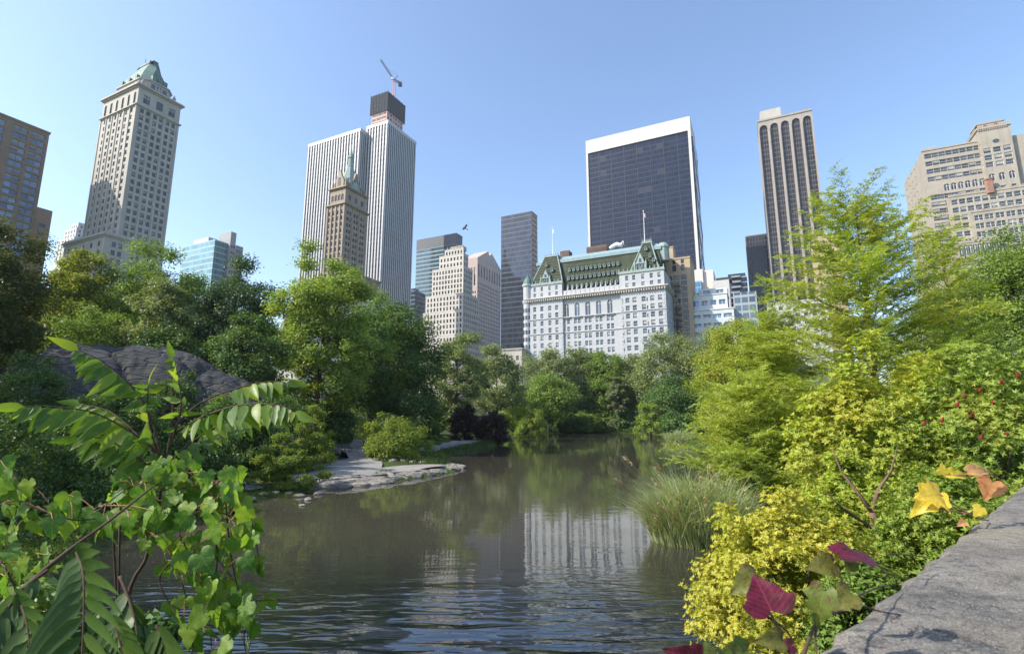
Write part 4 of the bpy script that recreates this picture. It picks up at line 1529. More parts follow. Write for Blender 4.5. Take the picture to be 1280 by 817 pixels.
# terraces stepping forward and down
tm = b.mb
xE = W + 3
for (yf, pxl, pyt, pxr, nc, rows) in ((-4.2, 1186, 247, 1302, 11, 7), (-7.5, 1214, 266, 1302, 6, 6), (-10.5, 1196, 305, 1254, 9, 1)):
    xl, zz = b.hit(pxl, pyt, yf)
    xr = b.hit(pxr, pyt, yf)[0]
    ops = grid(.6, xr - xl - .6, nc, max(4, zz - rows * 4.4), zz - .8, rows, 3.4 if nc < 10 else 2.6, 2.7, 'double' if nc == 6 else 'sash')
    if rows == 1:
        ops = [(q[0], q[1], zz - 6.5, zz - 1.1, 'arch') for q in grid(.6, xr - xl - .6, nc, 0, 2, 1, 1.9, 1)]
        ops += grid(.6, xr - xl - .6, nc, zz - 26, zz - 8, 4, 1.9, 2.4)
    b.box(xl, xr, yf, 1, 0, zz, ops, (), ())
    tm.box(xl - .2, xr, yf - .25, yf + .35, zz + .003, zz + 1.0)
    for k in range(int((xr - xl) / 2.2)):
        tm.box(xl + k * 2.2, xl + k * 2.2 + .5, yf - .4, yf + .5, zz + 1.003, zz + 1.5)
# red oriel in the terrace and white arcade pilasters
orx, orz = b.hit(1237, 232, -4.4)
og = MB(); og.prism([(orx - 1.7, -4.2), (orx + 1.7, -4.2), (orx + 1.1, -5.4), (orx - 1.1, -5.4)], orz - 4, orz + 3); og.prism([(orx - 2, -4.2), (orx + 2, -4.2), (orx + 1.3, -5.7), (orx - 1.3, -5.7)], orz + 3.003, orz + 3.6)
b.part('oriel', og, plain('red_terracotta', (0.27, 0.15, 0.11), .8, var=.15))
b.finish(SAND)

# ---- things low behind the trees
b = Bld('apartment_building', 'white building glimpsed between the trunks under the bright maple', 470, 372, 235, seed=33)
b.box(-62, 0, 0, 18, 0, b.H, grid(1, 61, 16, 4, b.H - 1.5, 10, 1.6, 2.1), ())
b.finish(PALE)
b = Bld('low_building', 'low tan stone building left of the white hotel behind the trees', 657, 437, 236, seed=34)
b.box(-20, -2, 0, 16, 0, b.H, grid(.8, 17.2, 6, b.H - 14, b.H - 1.5, 3, 1.4, 2.2), ())
cb = MB(); cornice(cb, -20, -2, 0, 16, b.H + .003); b.part('cornice', cb, LIME)
b.finish(LIME)

# ---- stone park wall at the far end of the pond
WALL = plain('brown_park_stone', (0.16, 0.115, 0.09), 0.9, var=.4, scale=1.2, bumps=.4, streak=.4)
t = thing('park_wall', 'long dark brown stone wall beyond the far shore under the trees', 'wall', (28, 172, gz(28, 172)))
g = MB(); g.box(-40, 40, 0, 1.0, -1, 3.4); g.box(-40.2, 40.2, -.2, 1.2, 3.403, 3.75)
for k in range(11):
    g.box(-40 + k * 8 - .5, -40 + k * 8 + .5, -.35, -.003, -1, 3.4)
g.build('stonework', WALL, t)
# ------------------------------------------------------------------ foliage
BARK = plain('bark', (0.10, 0.078, 0.058), 0.95, var=0.35, scale=2.5, bumps=0.6, streak=0.4)
BARK_L = plain('reddish_bark', (0.165, 0.105, 0.07), 0.95, var=0.35, scale=3.0, bumps=0.6, streak=0.4)
L_DARK = leaf_mat('dark_green_leaves', ((0.048, 0.109, 0.035), (0.077, 0.151, 0.043), (0.133, 0.206, 0.053)), .30, clump=(0.109, 0.175, 0.048))
L_BLUE = leaf_mat('blue_green_leaves', ((0.035, 0.077, 0.043), (0.059, 0.109, 0.055), (0.088, 0.140, 0.061)), .28, clump=(0.077, 0.133, 0.055))
L_MID = leaf_mat('mid_green_leaves', ((0.094, 0.174, 0.037), (0.139, 0.233, 0.047), (0.221, 0.304, 0.067)), .35, clump=(0.199, 0.268, 0.051))
L_MAPLE = leaf_mat('bright_maple_leaves', ((0.129, 0.227, 0.043), (0.193, 0.301, 0.056), (0.301, 0.376, 0.078)), .38, clump=(0.281, 0.333, 0.065))
L_OLIVE = leaf_mat('olive_leaves', ((0.127, 0.185, 0.078), (0.185, 0.243, 0.101), (0.264, 0.301, 0.135)), .32, clump=(0.230, 0.264, 0.111))
L_YELLOW = leaf_mat('yellow_green_leaves', ((0.10, 0.16, 0.025), (0.17, 0.22, 0.03), (0.26, 0.28, 0.04)), .38, clump=(0.24, 0.25, 0.03))
L_RUST = leaf_mat('rusty_green_leaves', ((0.05, 0.09, 0.025), (0.085, 0.125, 0.03), (0.17, 0.10, 0.045)), .32, clump=(0.12, 0.16, 0.035))
L_FEATHER = leaf_mat('feathery_lime_leaves', ((0.22, 0.34, 0.07), (0.30, 0.40, 0.08), (0.42, 0.45, 0.09)), .42, clump=(0.38, 0.40, 0.08), clump_scale=.45)
L_LIME = leaf_mat('lime_leaves', ((0.17, 0.26, 0.04), (0.25, 0.33, 0.05), (0.36, 0.38, 0.07)), .40, clump=(0.34, 0.35, 0.06), clump_scale=.4)
L_GOLD = leaf_mat('golden_leaves', ((0.34, 0.38, 0.06), (0.48, 0.48, 0.08), (0.60, 0.52, 0.11)), .40, clump=(0.34, 0.41, 0.06), clump_scale=.6)
L_GOLDG = leaf_mat('gold_green_leaves', ((0.20, 0.31, 0.05), (0.33, 0.41, 0.065), (0.48, 0.49, 0.09)), .40, clump=(0.42, 0.41, 0.07), clump_scale=.5)
L_SUMAC = leaf_mat('sumac_leaves', ((0.121, 0.216, 0.041), (0.203, 0.304, 0.054), (0.324, 0.378, 0.068)), .36, clump=(0.338, 0.365, 0.068), clump_scale=.6)
L_PURPLE = leaf_mat('purple_leaves', ((0.022, 0.016, 0.016), (0.035, 0.022, 0.022), (0.048, 0.034, 0.026)), .2)
L_BRIGHT = leaf_mat('bright_shrub_leaves', ((0.09, 0.17, 0.03), (0.15, 0.23, 0.04), (0.25, 0.30, 0.06)), .38, clump=(0.24, 0.28, 0.05), clump_scale=.9)


def unit(a):
    return a / np.maximum(np.linalg.norm(a, axis=-1, keepdims=True), 1e-9)


def leaves_mesh(c, t, n, L, wd, fold=0.18):
    """rhomb leaves: centres c, axis t, normal n, length L, width wd"""
    n = unit(n - t * (n * t).sum(1, keepdims=True))
    b = np.cross(n, t)
    L = np.asarray(L).reshape(-1, 1) if np.ndim(L) else L
    h = n * (L * fold)
    V = np.stack([c - t * L * .5, c + b * (L * wd * .5) + h - t * L * .08, c + t * L * .5, c - b * (L * wd * .5) + h - t * L * .08], 1).reshape(-1, 3)
    Q = np.arange(len(V)).reshape(-1, 4)
    return V, Q


def crown_points(rng, rx, ry, z0, z1, nclump, n, cr=.30, shell=.5, flat=.75, full=0.0, lump=.22):
    """leaf places on bunches spread through an uneven crown; returns points, outward direction, bunch centres"""
    k = np.arange(nclump)
    ph = k * 2.399963 + rng.uniform(0, 6)
    cz = 1 - 2 * (k + .5) / nclump + rng.normal(0, .06, nclump)
    cz = np.clip(cz, -1, 1)
    rr = np.sqrt(1 - cz * cz)
    d = np.stack([rr * np.cos(ph), rr * np.sin(ph), cz], 1)
    r = shell + (1 - shell) * rng.random(nclump) ** .6
    a = rng.uniform(0, 6.28, 6)
    r = r * (1 + lump * (np.sin(2.1 * ph + a[0]) * np.cos(2.4 * cz + a[1]) + .6 * np.sin(3.7 * ph + a[2] + 3 * cz)))
    hz_ = (z1 - z0) / 2
    cen = d * r[:, None] * np.array([rx, ry, hz_])
    if full:                                     # heavier below the middle
        cen[:, :2] *= (1 + full * np.clip(-cen[:, 2:3] / hz_, -.6, 1) * .5 - full * np.clip(cen[:, 2:3] / hz_, 0, 1) * .35)
    cen[:, 2] += z0 + hz_
    R0 = cr * min(rx, ry, hz_ * 1.2)
    crad = R0 * rng.uniform(.6, 1.35, nclump)
    w_ = crad ** 2
    idx = rng.choice(nclump, n, p=w_ / w_.sum())
    d2 = unit(rng.normal(size=(n, 3)))
    rad = crad[idx] * (rng.random(n) ** .45) * (1 + .25 * rng.normal(size=n))
    p = cen[idx] + d2 * rad[:, None] * np.array([1, 1, flat])
    out = unit(d2 * .7 + unit(cen[idx] - np.array([0, 0, z0 + hz_ * .7])) * .6)
    return p, out, cen, crad


def leaf_orient(rng, p, out, droop=.35, up=.55, rand=.6):
    n = len(p)
    nn = unit(out * .6 + np.array([0, 0, up]) + rng.normal(size=(n, 3)) * rand)
    t = unit(rng.normal(size=(n, 3)) + out * .5 - np.array([0, 0, droop]))
    t = unit(t - nn * (t * nn).sum(1, keepdims=True))
    return t, nn


def trunk_mesh(rng, H, r0, cen, z0, nl=14, fork=.35, lean=(0, 0)):
    mb = MB()
    k = 6
    pts = [(lean[0] * (i / k) + rng.normal(0, .06 * r0 * 3) * (i > 0), lean[1] * (i / k) + rng.normal(0, .06 * r0 * 3) * (i > 0), -0.4 + (H * .82 + .4) * i / k) for i in range(k + 1)]
    mb.tube(pts, [r0 * 1.35, r0 * .95, r0 * .82, r0 * .66, r0 * .5, r0 * .32, r0 * .14], 9)
    A = np.array(pts)
    sel = rng.choice(len(cen), min(nl, len(cen)), replace=False)
    for j in sel:
        e = cen[j]
        zz = max(z0 * .8, min(H * .72, e[2] - abs(np.hypot(e[0], e[1])) * rng.uniform(.45, .8)))
        s = np.array([np.interp(zz, A[:, 2], A[:, 0]), np.interp(zz, A[:, 2], A[:, 1]), zz])
        m1 = s + (e - s) * .45 + np.array([0, 0, -.06 * np.linalg.norm(e - s)]) + rng.normal(0, .12, 3)
        m2 = s + (e - s) * .75 + rng.normal(0, .15, 3)
        rb = r0 * (.42 * (1 - zz / H) + .12)
        mb.tube([s, m1, m2, e], [rb, rb * .7, rb * .45, rb * .15], 6)
        for _ in range(2):
            f = e + rng.normal(0, 1, 3) * np.array([1, 1, .6]) * np.linalg.norm(e - s) * .28
            mb.tube([m1 if _ else m2, (np.array(m2) + f) / 2 + rng.normal(0, .1, 3), f], [rb * .45, rb * .25, rb * .08], 5)
    return mb


TREES = {}


def tree(name, label, pl, pr, pt, d, mat, seed, base=None, z0f=.22, leaf=.35, n=9000, nclump=46, cr=.30, wd=.55, full=.25, droop=.35, up=.55,
         shell=.5, r0=None, nl=14, group=None, cat='tree', ry=1.0, flat=.75, bark=None, lump=.22, pxb=None, gcap=True):
    """a tree filling pixels pl..pr and reaching up to pt, standing d metres ahead"""
    rng = np.random.default_rng(seed)
    n = int(n * 2.6)
    nclump = int(nclump * 1.25)
    pc = (pl + pr) / 2
    T = P(pc, pt, d)
    rx = (pr - pl) / 2 / FPX * depth(T) * .90
    x, y = T.x, d
    g = gz(x, y) if base is None else base
    H = T.z - g
    z0 = H * z0f
    rzv = rng.uniform(-.2, .2)
    t = thing(name, label, cat, (x, y, g), rzv, group)
    p, out, cen, crad = crown_points(rng, rx, rx * ry, z0, H * .985, nclump, n, cr, shell, flat, full, lump)
    ok = p[:, 2] > .05
    p, out = p[ok], out[ok]
    tt, nn = leaf_orient(rng, p, out, droop, up)
    V, Q = leaves_mesh(p, tt, nn, leaf * rng.uniform(.5, 1.4, len(p)), wd)
    np_obj('crown', V, Q, mat, t)
    trunk_mesh(rng, H, r0 or max(.12, H * .018), cen, z0, nl).build('trunk', bark or BARK, t, True)
    return t


def shrub(name, label, pl, pr, pt, d, mat, seed, leaf=.16, n=5000, nclump=34, cr=.34, wd=.5, base=None, z0f=.0, up=.6, droop=.1, ry=.9, flat=.8, stems=9, group=None, cat='shrub', shell=.55, lump=.2, rosette=0):
    rng = np.random.default_rng(seed)
    n = int(n * (1.5 if rosette else 2.4))
    pc = (pl + pr) / 2
    T = P(pc, pt, d)
    rx = (pr - pl) / 2 / FPX * depth(T) * .92
    g = gz(T.x, d) if base is None else base
    H = max(.4, T.z - g)
    t = thing(name, label, cat, (T.x, d, g), rng.uniform(-.2, .2), group)
    p, out, cen, crad = crown_points(rng, rx, rx * ry, -H * .25 + H * z0f, H * .98, nclump, n, cr, shell, flat, .2, lump)
    ok = p[:, 2] > .03
    p, out = p[ok], out[ok]
    if rosette:                                   # sprays of several leaves fanning out of one shoot tip
        k = rosette
        m = len(p) // k
        p0, o0 = p[:m], unit(out[:m] * .8 + np.array([0, 0, .55]) + rng.normal(size=(m, 3)) * .35)
        a = unit(np.cross(o0, rng.normal(size=(m, 3))))
        bb = np.cross(o0, a)
        P_, T_, N_ = [], [], []
        ls = leaf * rng.uniform(.7, 1.25, m)
        for i in range(k):
            an = 6.2832 * i / k + rng.uniform(-.3, .3, m)
            dr = a * np.cos(an)[:, None] + bb * np.sin(an)[:, None]
            tt = unit(dr + o0 * rng.uniform(.1, .9, m)[:, None])
            P_.append(p0 + tt * (ls * .5)[:, None]); T_.append(tt); N_.append(unit(o0 + rng.normal(size=(m, 3)) * .25))
        p, tt, nn = np.concatenate(P_), np.concatenate(T_), np.concatenate(N_)
        ln = np.concatenate([ls] * k) * rng.uniform(.8, 1.15, len(p))
    else:
        tt, nn = leaf_orient(rng, p, out, droop, up)
        ln = leaf * rng.uniform(.65, 1.3, len(p))
    V, Q = leaves_mesh(p, tt, nn, ln, wd)
    np_obj('foliage', V, Q, mat, t)
    mb = MB()
    for j in rng.choice(len(cen), min(stems, len(cen)), replace=False):
        e = cen[j].copy()
        if e[2] < .2: e[2] = .2
        s = np.array([rng.normal(0, .12), rng.normal(0, .12), -.15])
        rb = .012 * H + .012
        mb.tube([s, s * .5 + e * .4 + rng.normal(0, .06, 3) + np.array([0, 0, .1]), s * .2 + e * .75, e], [rb, rb * .8, rb * .55, rb * .2], 6)
    mb.build('stem', BARK, t, True)
    return t


GL = 'trees on the wooded hill at the left'
GF = 'trees lining the far end of the pond'
# --- the wooded hill at the left
for i, (x, y, hh_, lab) in enumerate(((-40, 24, 15, 'dark tree out of view beyond the left edge, nearest the bridge'), (-46, 31, 17, 'tall dark tree out of view on the hill left of the rock'), (-52, 40, 17, 'tall dark tree out of view behind the left end of the rock'), (-31, 14, 12, 'low dark tree out of view on the near left bank'))):
    pp = Vector((x, y, gz(x, y) + hh_))
    px_ = CX + FPX * pp.x / depth(pp)
    py_ = CY - FPX * (-pp.y * SP + (pp.z - CAMH) * CP) / depth(pp)
    hw = FPX * 5.5 / depth(pp)
    tree('tree', lab, px_ - hw, px_ + hw, py_, y, L_DARK, 260 + i, leaf=.3, n=5000, nclump=50, z0f=.05, group=GL)

tree('tree', 'dark tree with rusty tinged leaves at the left edge, nearest of the hill trees', -70, 62, 282, 40, L_RUST, 101, z0f=.06, leaf=.24, n=16000, nclump=70, group=GL)
tree('tree', 'yellow green tree between the rusty edge tree and the pale front tree', 52, 152, 309, 58, L_YELLOW, 102, z0f=.06, leaf=.30, n=12000, nclump=60, group=GL)
tree('tree', 'tall mid green tree in front of the copper roofed tower', 150, 268, 317, 64, L_MID, 103, z0f=.06, leaf=.32, n=13000, nclump=64, group=GL)
tree('tree', 'lighter small tree standing before the tall mid green tree above the rock', 172, 250, 352, 54, L_OLIVE, 104, z0f=.06, leaf=.27, n=9000, nclump=50, group=GL)
tree('tree', 'dark blue green tree below the teal glass block', 246, 352, 326, 66, L_BLUE, 105, z0f=.06, leaf=.32, n=13000, nclump=60, group=GL, lump=.3)
tree('tree', 'dark low tree behind the right end of the rock outcrop', 262, 358, 388, 52, L_DARK, 106, leaf=.27, n=10000, nclump=54, group=GL, z0f=.08)
tree('tree', 'dark green understory tree over the left part of the rock outcrop', 84, 178, 385, 53, L_MID, 107, leaf=.26, n=8000, nclump=50, group=GL, z0f=.05)
tree('tree', 'shadowy understory tree behind the middle of the rock outcrop', 168, 268, 405, 52, L_DARK, 108, leaf=.26, n=9000, nclump=50, group=GL, z0f=.03)
for i, (l, r, t_, d_, mm, lab) in enumerate((
        (-60, 60, 322, 82, L_DARK, 'dark tree behind the rusty edge tree at the far left'),
        (40, 130, 338, 86, L_DARK, 'dark tree in the second row behind the yellow green tree'),
        (112, 200, 348, 88, L_MID, 'green tree in the second row below the limestone tower'),
        (190, 290, 342, 84, L_DARK, 'dark tree in the second row left of the blue green tree'),
        (268, 362, 372, 86, L_DARK, 'dark tree filling the gap between blue green tree and maple'))):
    tree('tree', lab, l, r, t_, d_, mm, 240 + i, leaf=.42, n=8000, nclump=50, z0f=.02, group=GL)
# --- the big trees behind the path
tree('maple_tree', 'big bright green maple behind the gravel path, largest tree left of the pond', 340, 478, 324, 62, L_MAPLE, 111, leaf=.34, n=21000, nclump=95, cr=.24, z0f=.17, r0=.38, nl=26, lump=.26)
tree('tree', 'broad dark green tree right behind the bright maple', 440, 560, 378, 74, L_DARK, 112, leaf=.36, n=15000, nclump=70, z0f=.12, nl=18)
tree('tree', 'dark green tree between the bright maple and the broad dark tree', 420, 520, 372, 84, L_MID, 113, leaf=.36, n=11000, nclump=60, z0f=.1)
tree('tree', 'thin dull green tree right of the broad dark tree', 538, 606, 414, 98, L_OLIVE, 114, leaf=.38, n=9000, nclump=52, z0f=.12)
tree('willow_tree', 'pale rounded tree below the stepped white tower', 586, 656, 432, 122, L_OLIVE, 115, leaf=.5, n=9000, nclump=55, z0f=.22, wd=.4, droop=.8, up=.3)
tree('tree', 'pale green low tree beside the pale rounded tree at the shore', 618, 664, 470, 135, L_MAPLE, 116, leaf=.45, n=4500, nclump=36, z0f=.05)
# --- far end
tree('tree', 'rounded dark tree leaning over the far shore, left of the hotel trees', 648, 722, 466, 146, L_MID, 120, leaf=.5, n=8000, nclump=52, z0f=.18, group=GF)
for i, (l, r, t_, d_, mm, lab) in enumerate((
        (652, 724, 434, 168, L_OLIVE, 'olive green tree before the left corner of the white hotel'),
        (696, 756, 433, 171, L_OLIVE, 'tall olive tree second from the left before the white hotel'),
        (728, 786, 438, 167, L_MID, 'green tree before the middle of the white hotel'),
        (758, 812, 441, 170, L_OLIVE, 'narrow olive tree before the right half of the white hotel'))):
    tree('tree', lab, l, r, t_, d_, mm, 121 + i, leaf=.55, n=12000, nclump=60, z0f=.16, group=GF, cr=.34, full=-.1, lump=.15)
tree('tree', 'small pale leaved tree in front of the hotel trees', 757, 784, 468, 158, leaf_mat('silvery_leaves', ((0.12, 0.16, 0.075), (0.17, 0.21, 0.10), (0.22, 0.25, 0.13)), .3), 126, leaf=.5, n=2600, nclump=26, z0f=.3, group=GF)
tree('tree', 'broad olive tree at the right end of the hotel trees', 788, 872, 420, 150, L_OLIVE, 127, leaf=.52, n=12000, nclump=70, z0f=.2, group=GF)
tree('tree', 'tall olive tree right of the broad olive tree, below the white terraces', 846, 934, 410, 142, L_OLIVE, 128, leaf=.5, n=12000, nclump=70, z0f=.2, group=GF)
tree('tree', 'dark spreading tree low over the far right shore', 796, 890, 470, 128, L_DARK, 129, leaf=.48, n=9000, nclump=54, z0f=.03, group=GF)
shrub('shrub', 'layered pale green shrub on the far right shore', 790, 832, 500, 122, L_MAPLE, 130, leaf=.4, n=3500)
# --- right bank, far to near
tree('tree', 'bushy yellow green tree on the right bank beyond the reeds', 868, 990, 400, 46, L_LIME, 140, leaf=.20, n=26000, nclump=110, z0f=.02, cr=.26, nl=20, wd=.45)
tree('tree', 'dark green tree at the right edge below the stepped tan tower', 1178, 1330, 296, 36, L_MID, 141, leaf=.19, n=22000, nclump=90, z0f=.1)
tree('tree', 'dull olive tree between the feathery tree and the dark edge tree', 1110, 1230, 372, 40, L_OLIVE, 142, leaf=.19, n=16000, nclump=80, z0f=.06)


def feathery(name, label, pc, pt, pyb, d, seed, wpx, mat, nb=120, base=None):
    """an open conifer-like tree: ascending branches fringed with soft two-ranked sprays"""
    rng = np.random.default_rng(seed)
    T = P(pc, pt, d)
    g = gz(T.x, d) if base is None else base
    H = T.z - g
    t = thing(name, label, 'tree', (T.x, d, g), 0)
    Wm = wpx / 2 / FPX * depth(T)
    tr = MB()
    tp = [(0, 0, -.4), (.06, 0, H * .2), (-.05, .05, H * .45), (.05, 0, H * .7), (0, 0, H * .97)]
    tr.tube(tp, [H * .017, H * .0135, H * .010, H * .006, .012], 9)
    P_, T_, N_, L_ = [], [], [], []
    for i in range(nb):
        f = .10 + .88 * (i + rng.uniform(-.4, .4)) / nb
        z = H * f
        az = i * 2.399963 + rng.normal(0, .35)
        prof = Wm * max(.40, (1.0 - f) ** .42)
        ln = max(.6, prof * rng.uniform(.45, 1.15))
        el = R(rng.uniform(10, 34)) + f * f * .75
        dr = np.array([math.cos(az), math.sin(az), 0])
        s = np.array([np.interp(z, [q[2] for q in tp], [q[0] for q in tp]), np.interp(z, [q[2] for q in tp], [q[1] for q in tp]), z])
        ks = 6
        pts = []
        for k in range(ks + 1):
            u = k / ks
            pts.append(s + dr * ln * u * math.cos(el) + np.array([0, 0, ln * (math.sin(el) * u - .22 * u * u)]) + rng.normal(0, .03, 3) * (k > 0))
        rb = .010 + .012 * ln / Wm * (1 - f) * 2.5
        tr.tube(pts, [rb * (1 - .85 * k / ks) for k in range(ks + 1)], 5, cap=False)
        A = np.array(pts)
        ntw = max(6, int(ln / .115))
        for k in range(ntw):
            u = .14 + .86 * (k + rng.random()) / ntw
            c = np.array([np.interp(u * ks, range(ks + 1), A[:, q]) for q in range(3)])
            side = 1 if k % 2 else -1
            lt = np.cross(dr, [0, 0, 1]) * side
            tw = unit(lt * rng.uniform(.6, 1.1) + dr * rng.uniform(.3, .9) + np.array([0, 0, rng.uniform(-.35, .95)]))
            tl = min(1.15, (.35 + .5 * rng.random()) * (.45 + .55 * ln / Wm) * (1.15 - .5 * u) * 1.5)
            m = max(5, int(tl / .055))
            v = (np.arange(m) + .5) / m
            base_ = c + tw * (v * tl)[:, None] + np.array([0, 0, -.18 * tl]) * (v ** 2)[:, None]
            nn = unit(np.array([0, 0, 1.0]) + rng.normal(0, .35, 3))
            pb = unit(np.cross(nn, tw))
            for sg in (-1, 1):
                ll = .15 * (1 - .45 * v) * rng.uniform(.8, 1.2, m)
                td = unit(pb * sg * .85 + tw * .55 + rng.normal(0, .22, (m, 3)))
                P_.append(base_ + td * (ll * .5)[:, None]); T_.append(td); N_.append(np.tile(nn, (m, 1)) + rng.normal(0, .3, (m, 3))); L_.append(ll)
    V, Q = leaves_mesh(np.concatenate(P_), np.concatenate(T_), unit(np.concatenate(N_)), np.concatenate(L_), .40, .05)
    np_obj('crown', V, Q, mat, t)
    tr.build('trunk', BARK_L, t, True)
    return t


feathery('cypress_tree', 'tall feathery lime green tree with bare reddish trunk on the right bank', 1068, 256, 640, 23, 150, 380, L_FEATHER, nb=230)
feathery('cypress_tree', 'lower feathery yellowish tree leaning left of the tall feathery one', 965, 400, 600, 27, 151, 260, L_FEATHER, nb=170)
feathery('cypress_tree', 'small feathery tree close right of the tall feathery one', 1172, 285, 600, 26, 152, 140, L_FEATHER, nb=130)
feathery('cypress_tree', 'lowest feathery tree hanging over the water above the reeds', 930, 480, 600, 24, 153, 230, L_FEATHER, nb=130)
shrub('shrub', 'yellow green leafy shrub in front of the tall feathery trunk', 980, 1190, 455, 15.5, L_GOLDG, 160, leaf=.115, n=48000, nclump=110, cr=.24, wd=.42, rosette=6, z0f=.2)
sm_ = shrub('sumac', 'green sumac with dark red seed heads at the right edge', 1120, 1330, 448, 14.0, L_SUMAC, 161, leaf=.12, n=48000, nclump=110, cr=.24, wd=.32, rosette=7, stems=16, z0f=.2)
shrub('shrub', 'golden yellow shrub leaning over the water beside the reeds', 868, 1075, 618, 9.4, L_GOLD, 162, leaf=.068, n=74000, nclump=130, cr=.25, wd=.36, rosette=7, base=.6)
shrub('shrub', 'yellow green shrub between the golden shrub and the small trunk', 985, 1110, 560, 12.0, L_GOLDG, 163, leaf=.095, n=24000, nclump=70, cr=.26, wd=.4, rosette=6)
shrub('shrub', 'lower green shrub below the sumac beside the stone parapet', 1080, 1290, 590, 9.5, L_SUMAC, 164, leaf=.08, n=36000, nclump=90, cr=.25, wd=.4, rosette=5, base=1.2)
shrub('shrub', 'dark shaded shrub between parapet and golden shrub', 1010, 1150, 690, 7.4, L_MID, 165, leaf=.08, n=12000, nclump=60, wd=.45, base=.8)
# seed heads of the sumac
co_ = sm_.location
hd = MB()
hd.lathe((0, 0, 0), [(.02, 0), (.055, .03), (.06, .07), (.045, .13), (.015, .19)], 8)
hme = hd.mesh('seed_head', plain('dark_red_seed_head', (0.17, 0.012, 0.016), .8, var=.3, scale=20), True)
for i, (px, py) in enumerate(((1157, 532), (1179, 528), (1216, 522), (1223, 537), (1262, 544), (1270, 518), (1244, 506), (1225, 490), (1276, 472), (1198, 508), (1208, 497), (1265, 529), (1229, 549), (1253, 480))):
    q = P(px, py, 12.4 + .25 * (i % 4)) - co_
    o = bpy.data.objects.new('seed_head', hme)
    o.location = q; o.rotation_euler = (.4 * math.sin(i * 2.1), .4 * math.cos(i * 1.7), i)
    o.scale = (.62, .62, .65 + .15 * math.sin(i))
    link(o, sm_)
    mbs = MB()
# small bare trunk among the right shrubs
rt = thing('small_tree', 'short reddish trunk with bare limbs among the yellow shrubs by the parapet', 'tree', (*P(1097, 690, 10.5).xy, .9))
tr = MB()
q = lambda px, py, d=10.5: P(px, py, d) - rt.location
tr.tube([(0, 0, -.6), q(1101, 700), q(1096, 668), q(1090, 640)], [.12, .095, .085, .06], 9)
tr.tube([q(1096, 668), q(1078, 652, 10.2), q(1052, 634, 9.9), q(1030, 612, 9.7)], [.045, .032, .022, .008], 6)
tr.tube([q(1090, 640), q(1070, 612, 10.6), q(1052, 590, 10.7), q(1040, 560, 10.8)], [.045, .03, .02, .006], 6)
tr.tube([q(1090, 640), q(1098, 612, 10.6), q(1114, 588, 10.5), q(1122, 556, 10.4)], [.05, .035, .02, .006], 6)
tr.tube([q(1099, 690), q(1075, 678, 10.2), q(1048, 662, 10.0)], [.035, .02, .008], 6)
tr.build('trunk', BARK_L, rt, True)

# --- left bank shrubs
shrub('shrub', 'yellow tipped green shrub left of the gravel path', 352, 420, 512, 40, L_BRIGHT, 170, leaf=.17, n=9000, nclump=50, lump=.5, cr=.27)
shrub('shrub', 'low bright green mounded shrub at the near left corner of the path', 318, 400, 549, 33, L_BRIGHT, 171, leaf=.15, n=9000, nclump=46, flat=.5, lump=.5, cr=.27)
shrub('shrub', 'rounded feathery green shrub right of the gravel path', 448, 532, 521, 52, L_BRIGHT, 172, leaf=.2, n=9500, nclump=54, lump=.5, cr=.27)
shrub('shrub', 'taller pale shrub behind the rounded shrub by the path', 462, 505, 513, 57, L_OLIVE, 173, leaf=.2, n=4000, nclump=34)
shrub('shrub', 'large dark purple leaved shrub on the lawn', 562, 604, 506, 92, L_PURPLE, 174, leaf=.3, n=5200, nclump=44)
shrub('shrub', 'lower dark purple shrub leaning towards the water', 590, 636, 514, 89, L_PURPLE, 175, leaf=.3, n=5200, nclump=44)
shrub('shrub', 'round green shrub with bright top on the far left shore', 642, 684, 515, 118, L_BRIGHT, 176, leaf=.36, n=4200, nclump=36)
shrub('shrub', 'dark clipped round shrub beside the lamp post', 527, 552, 526, 84, L_DARK, 177, leaf=.25, n=2400, nclump=26)
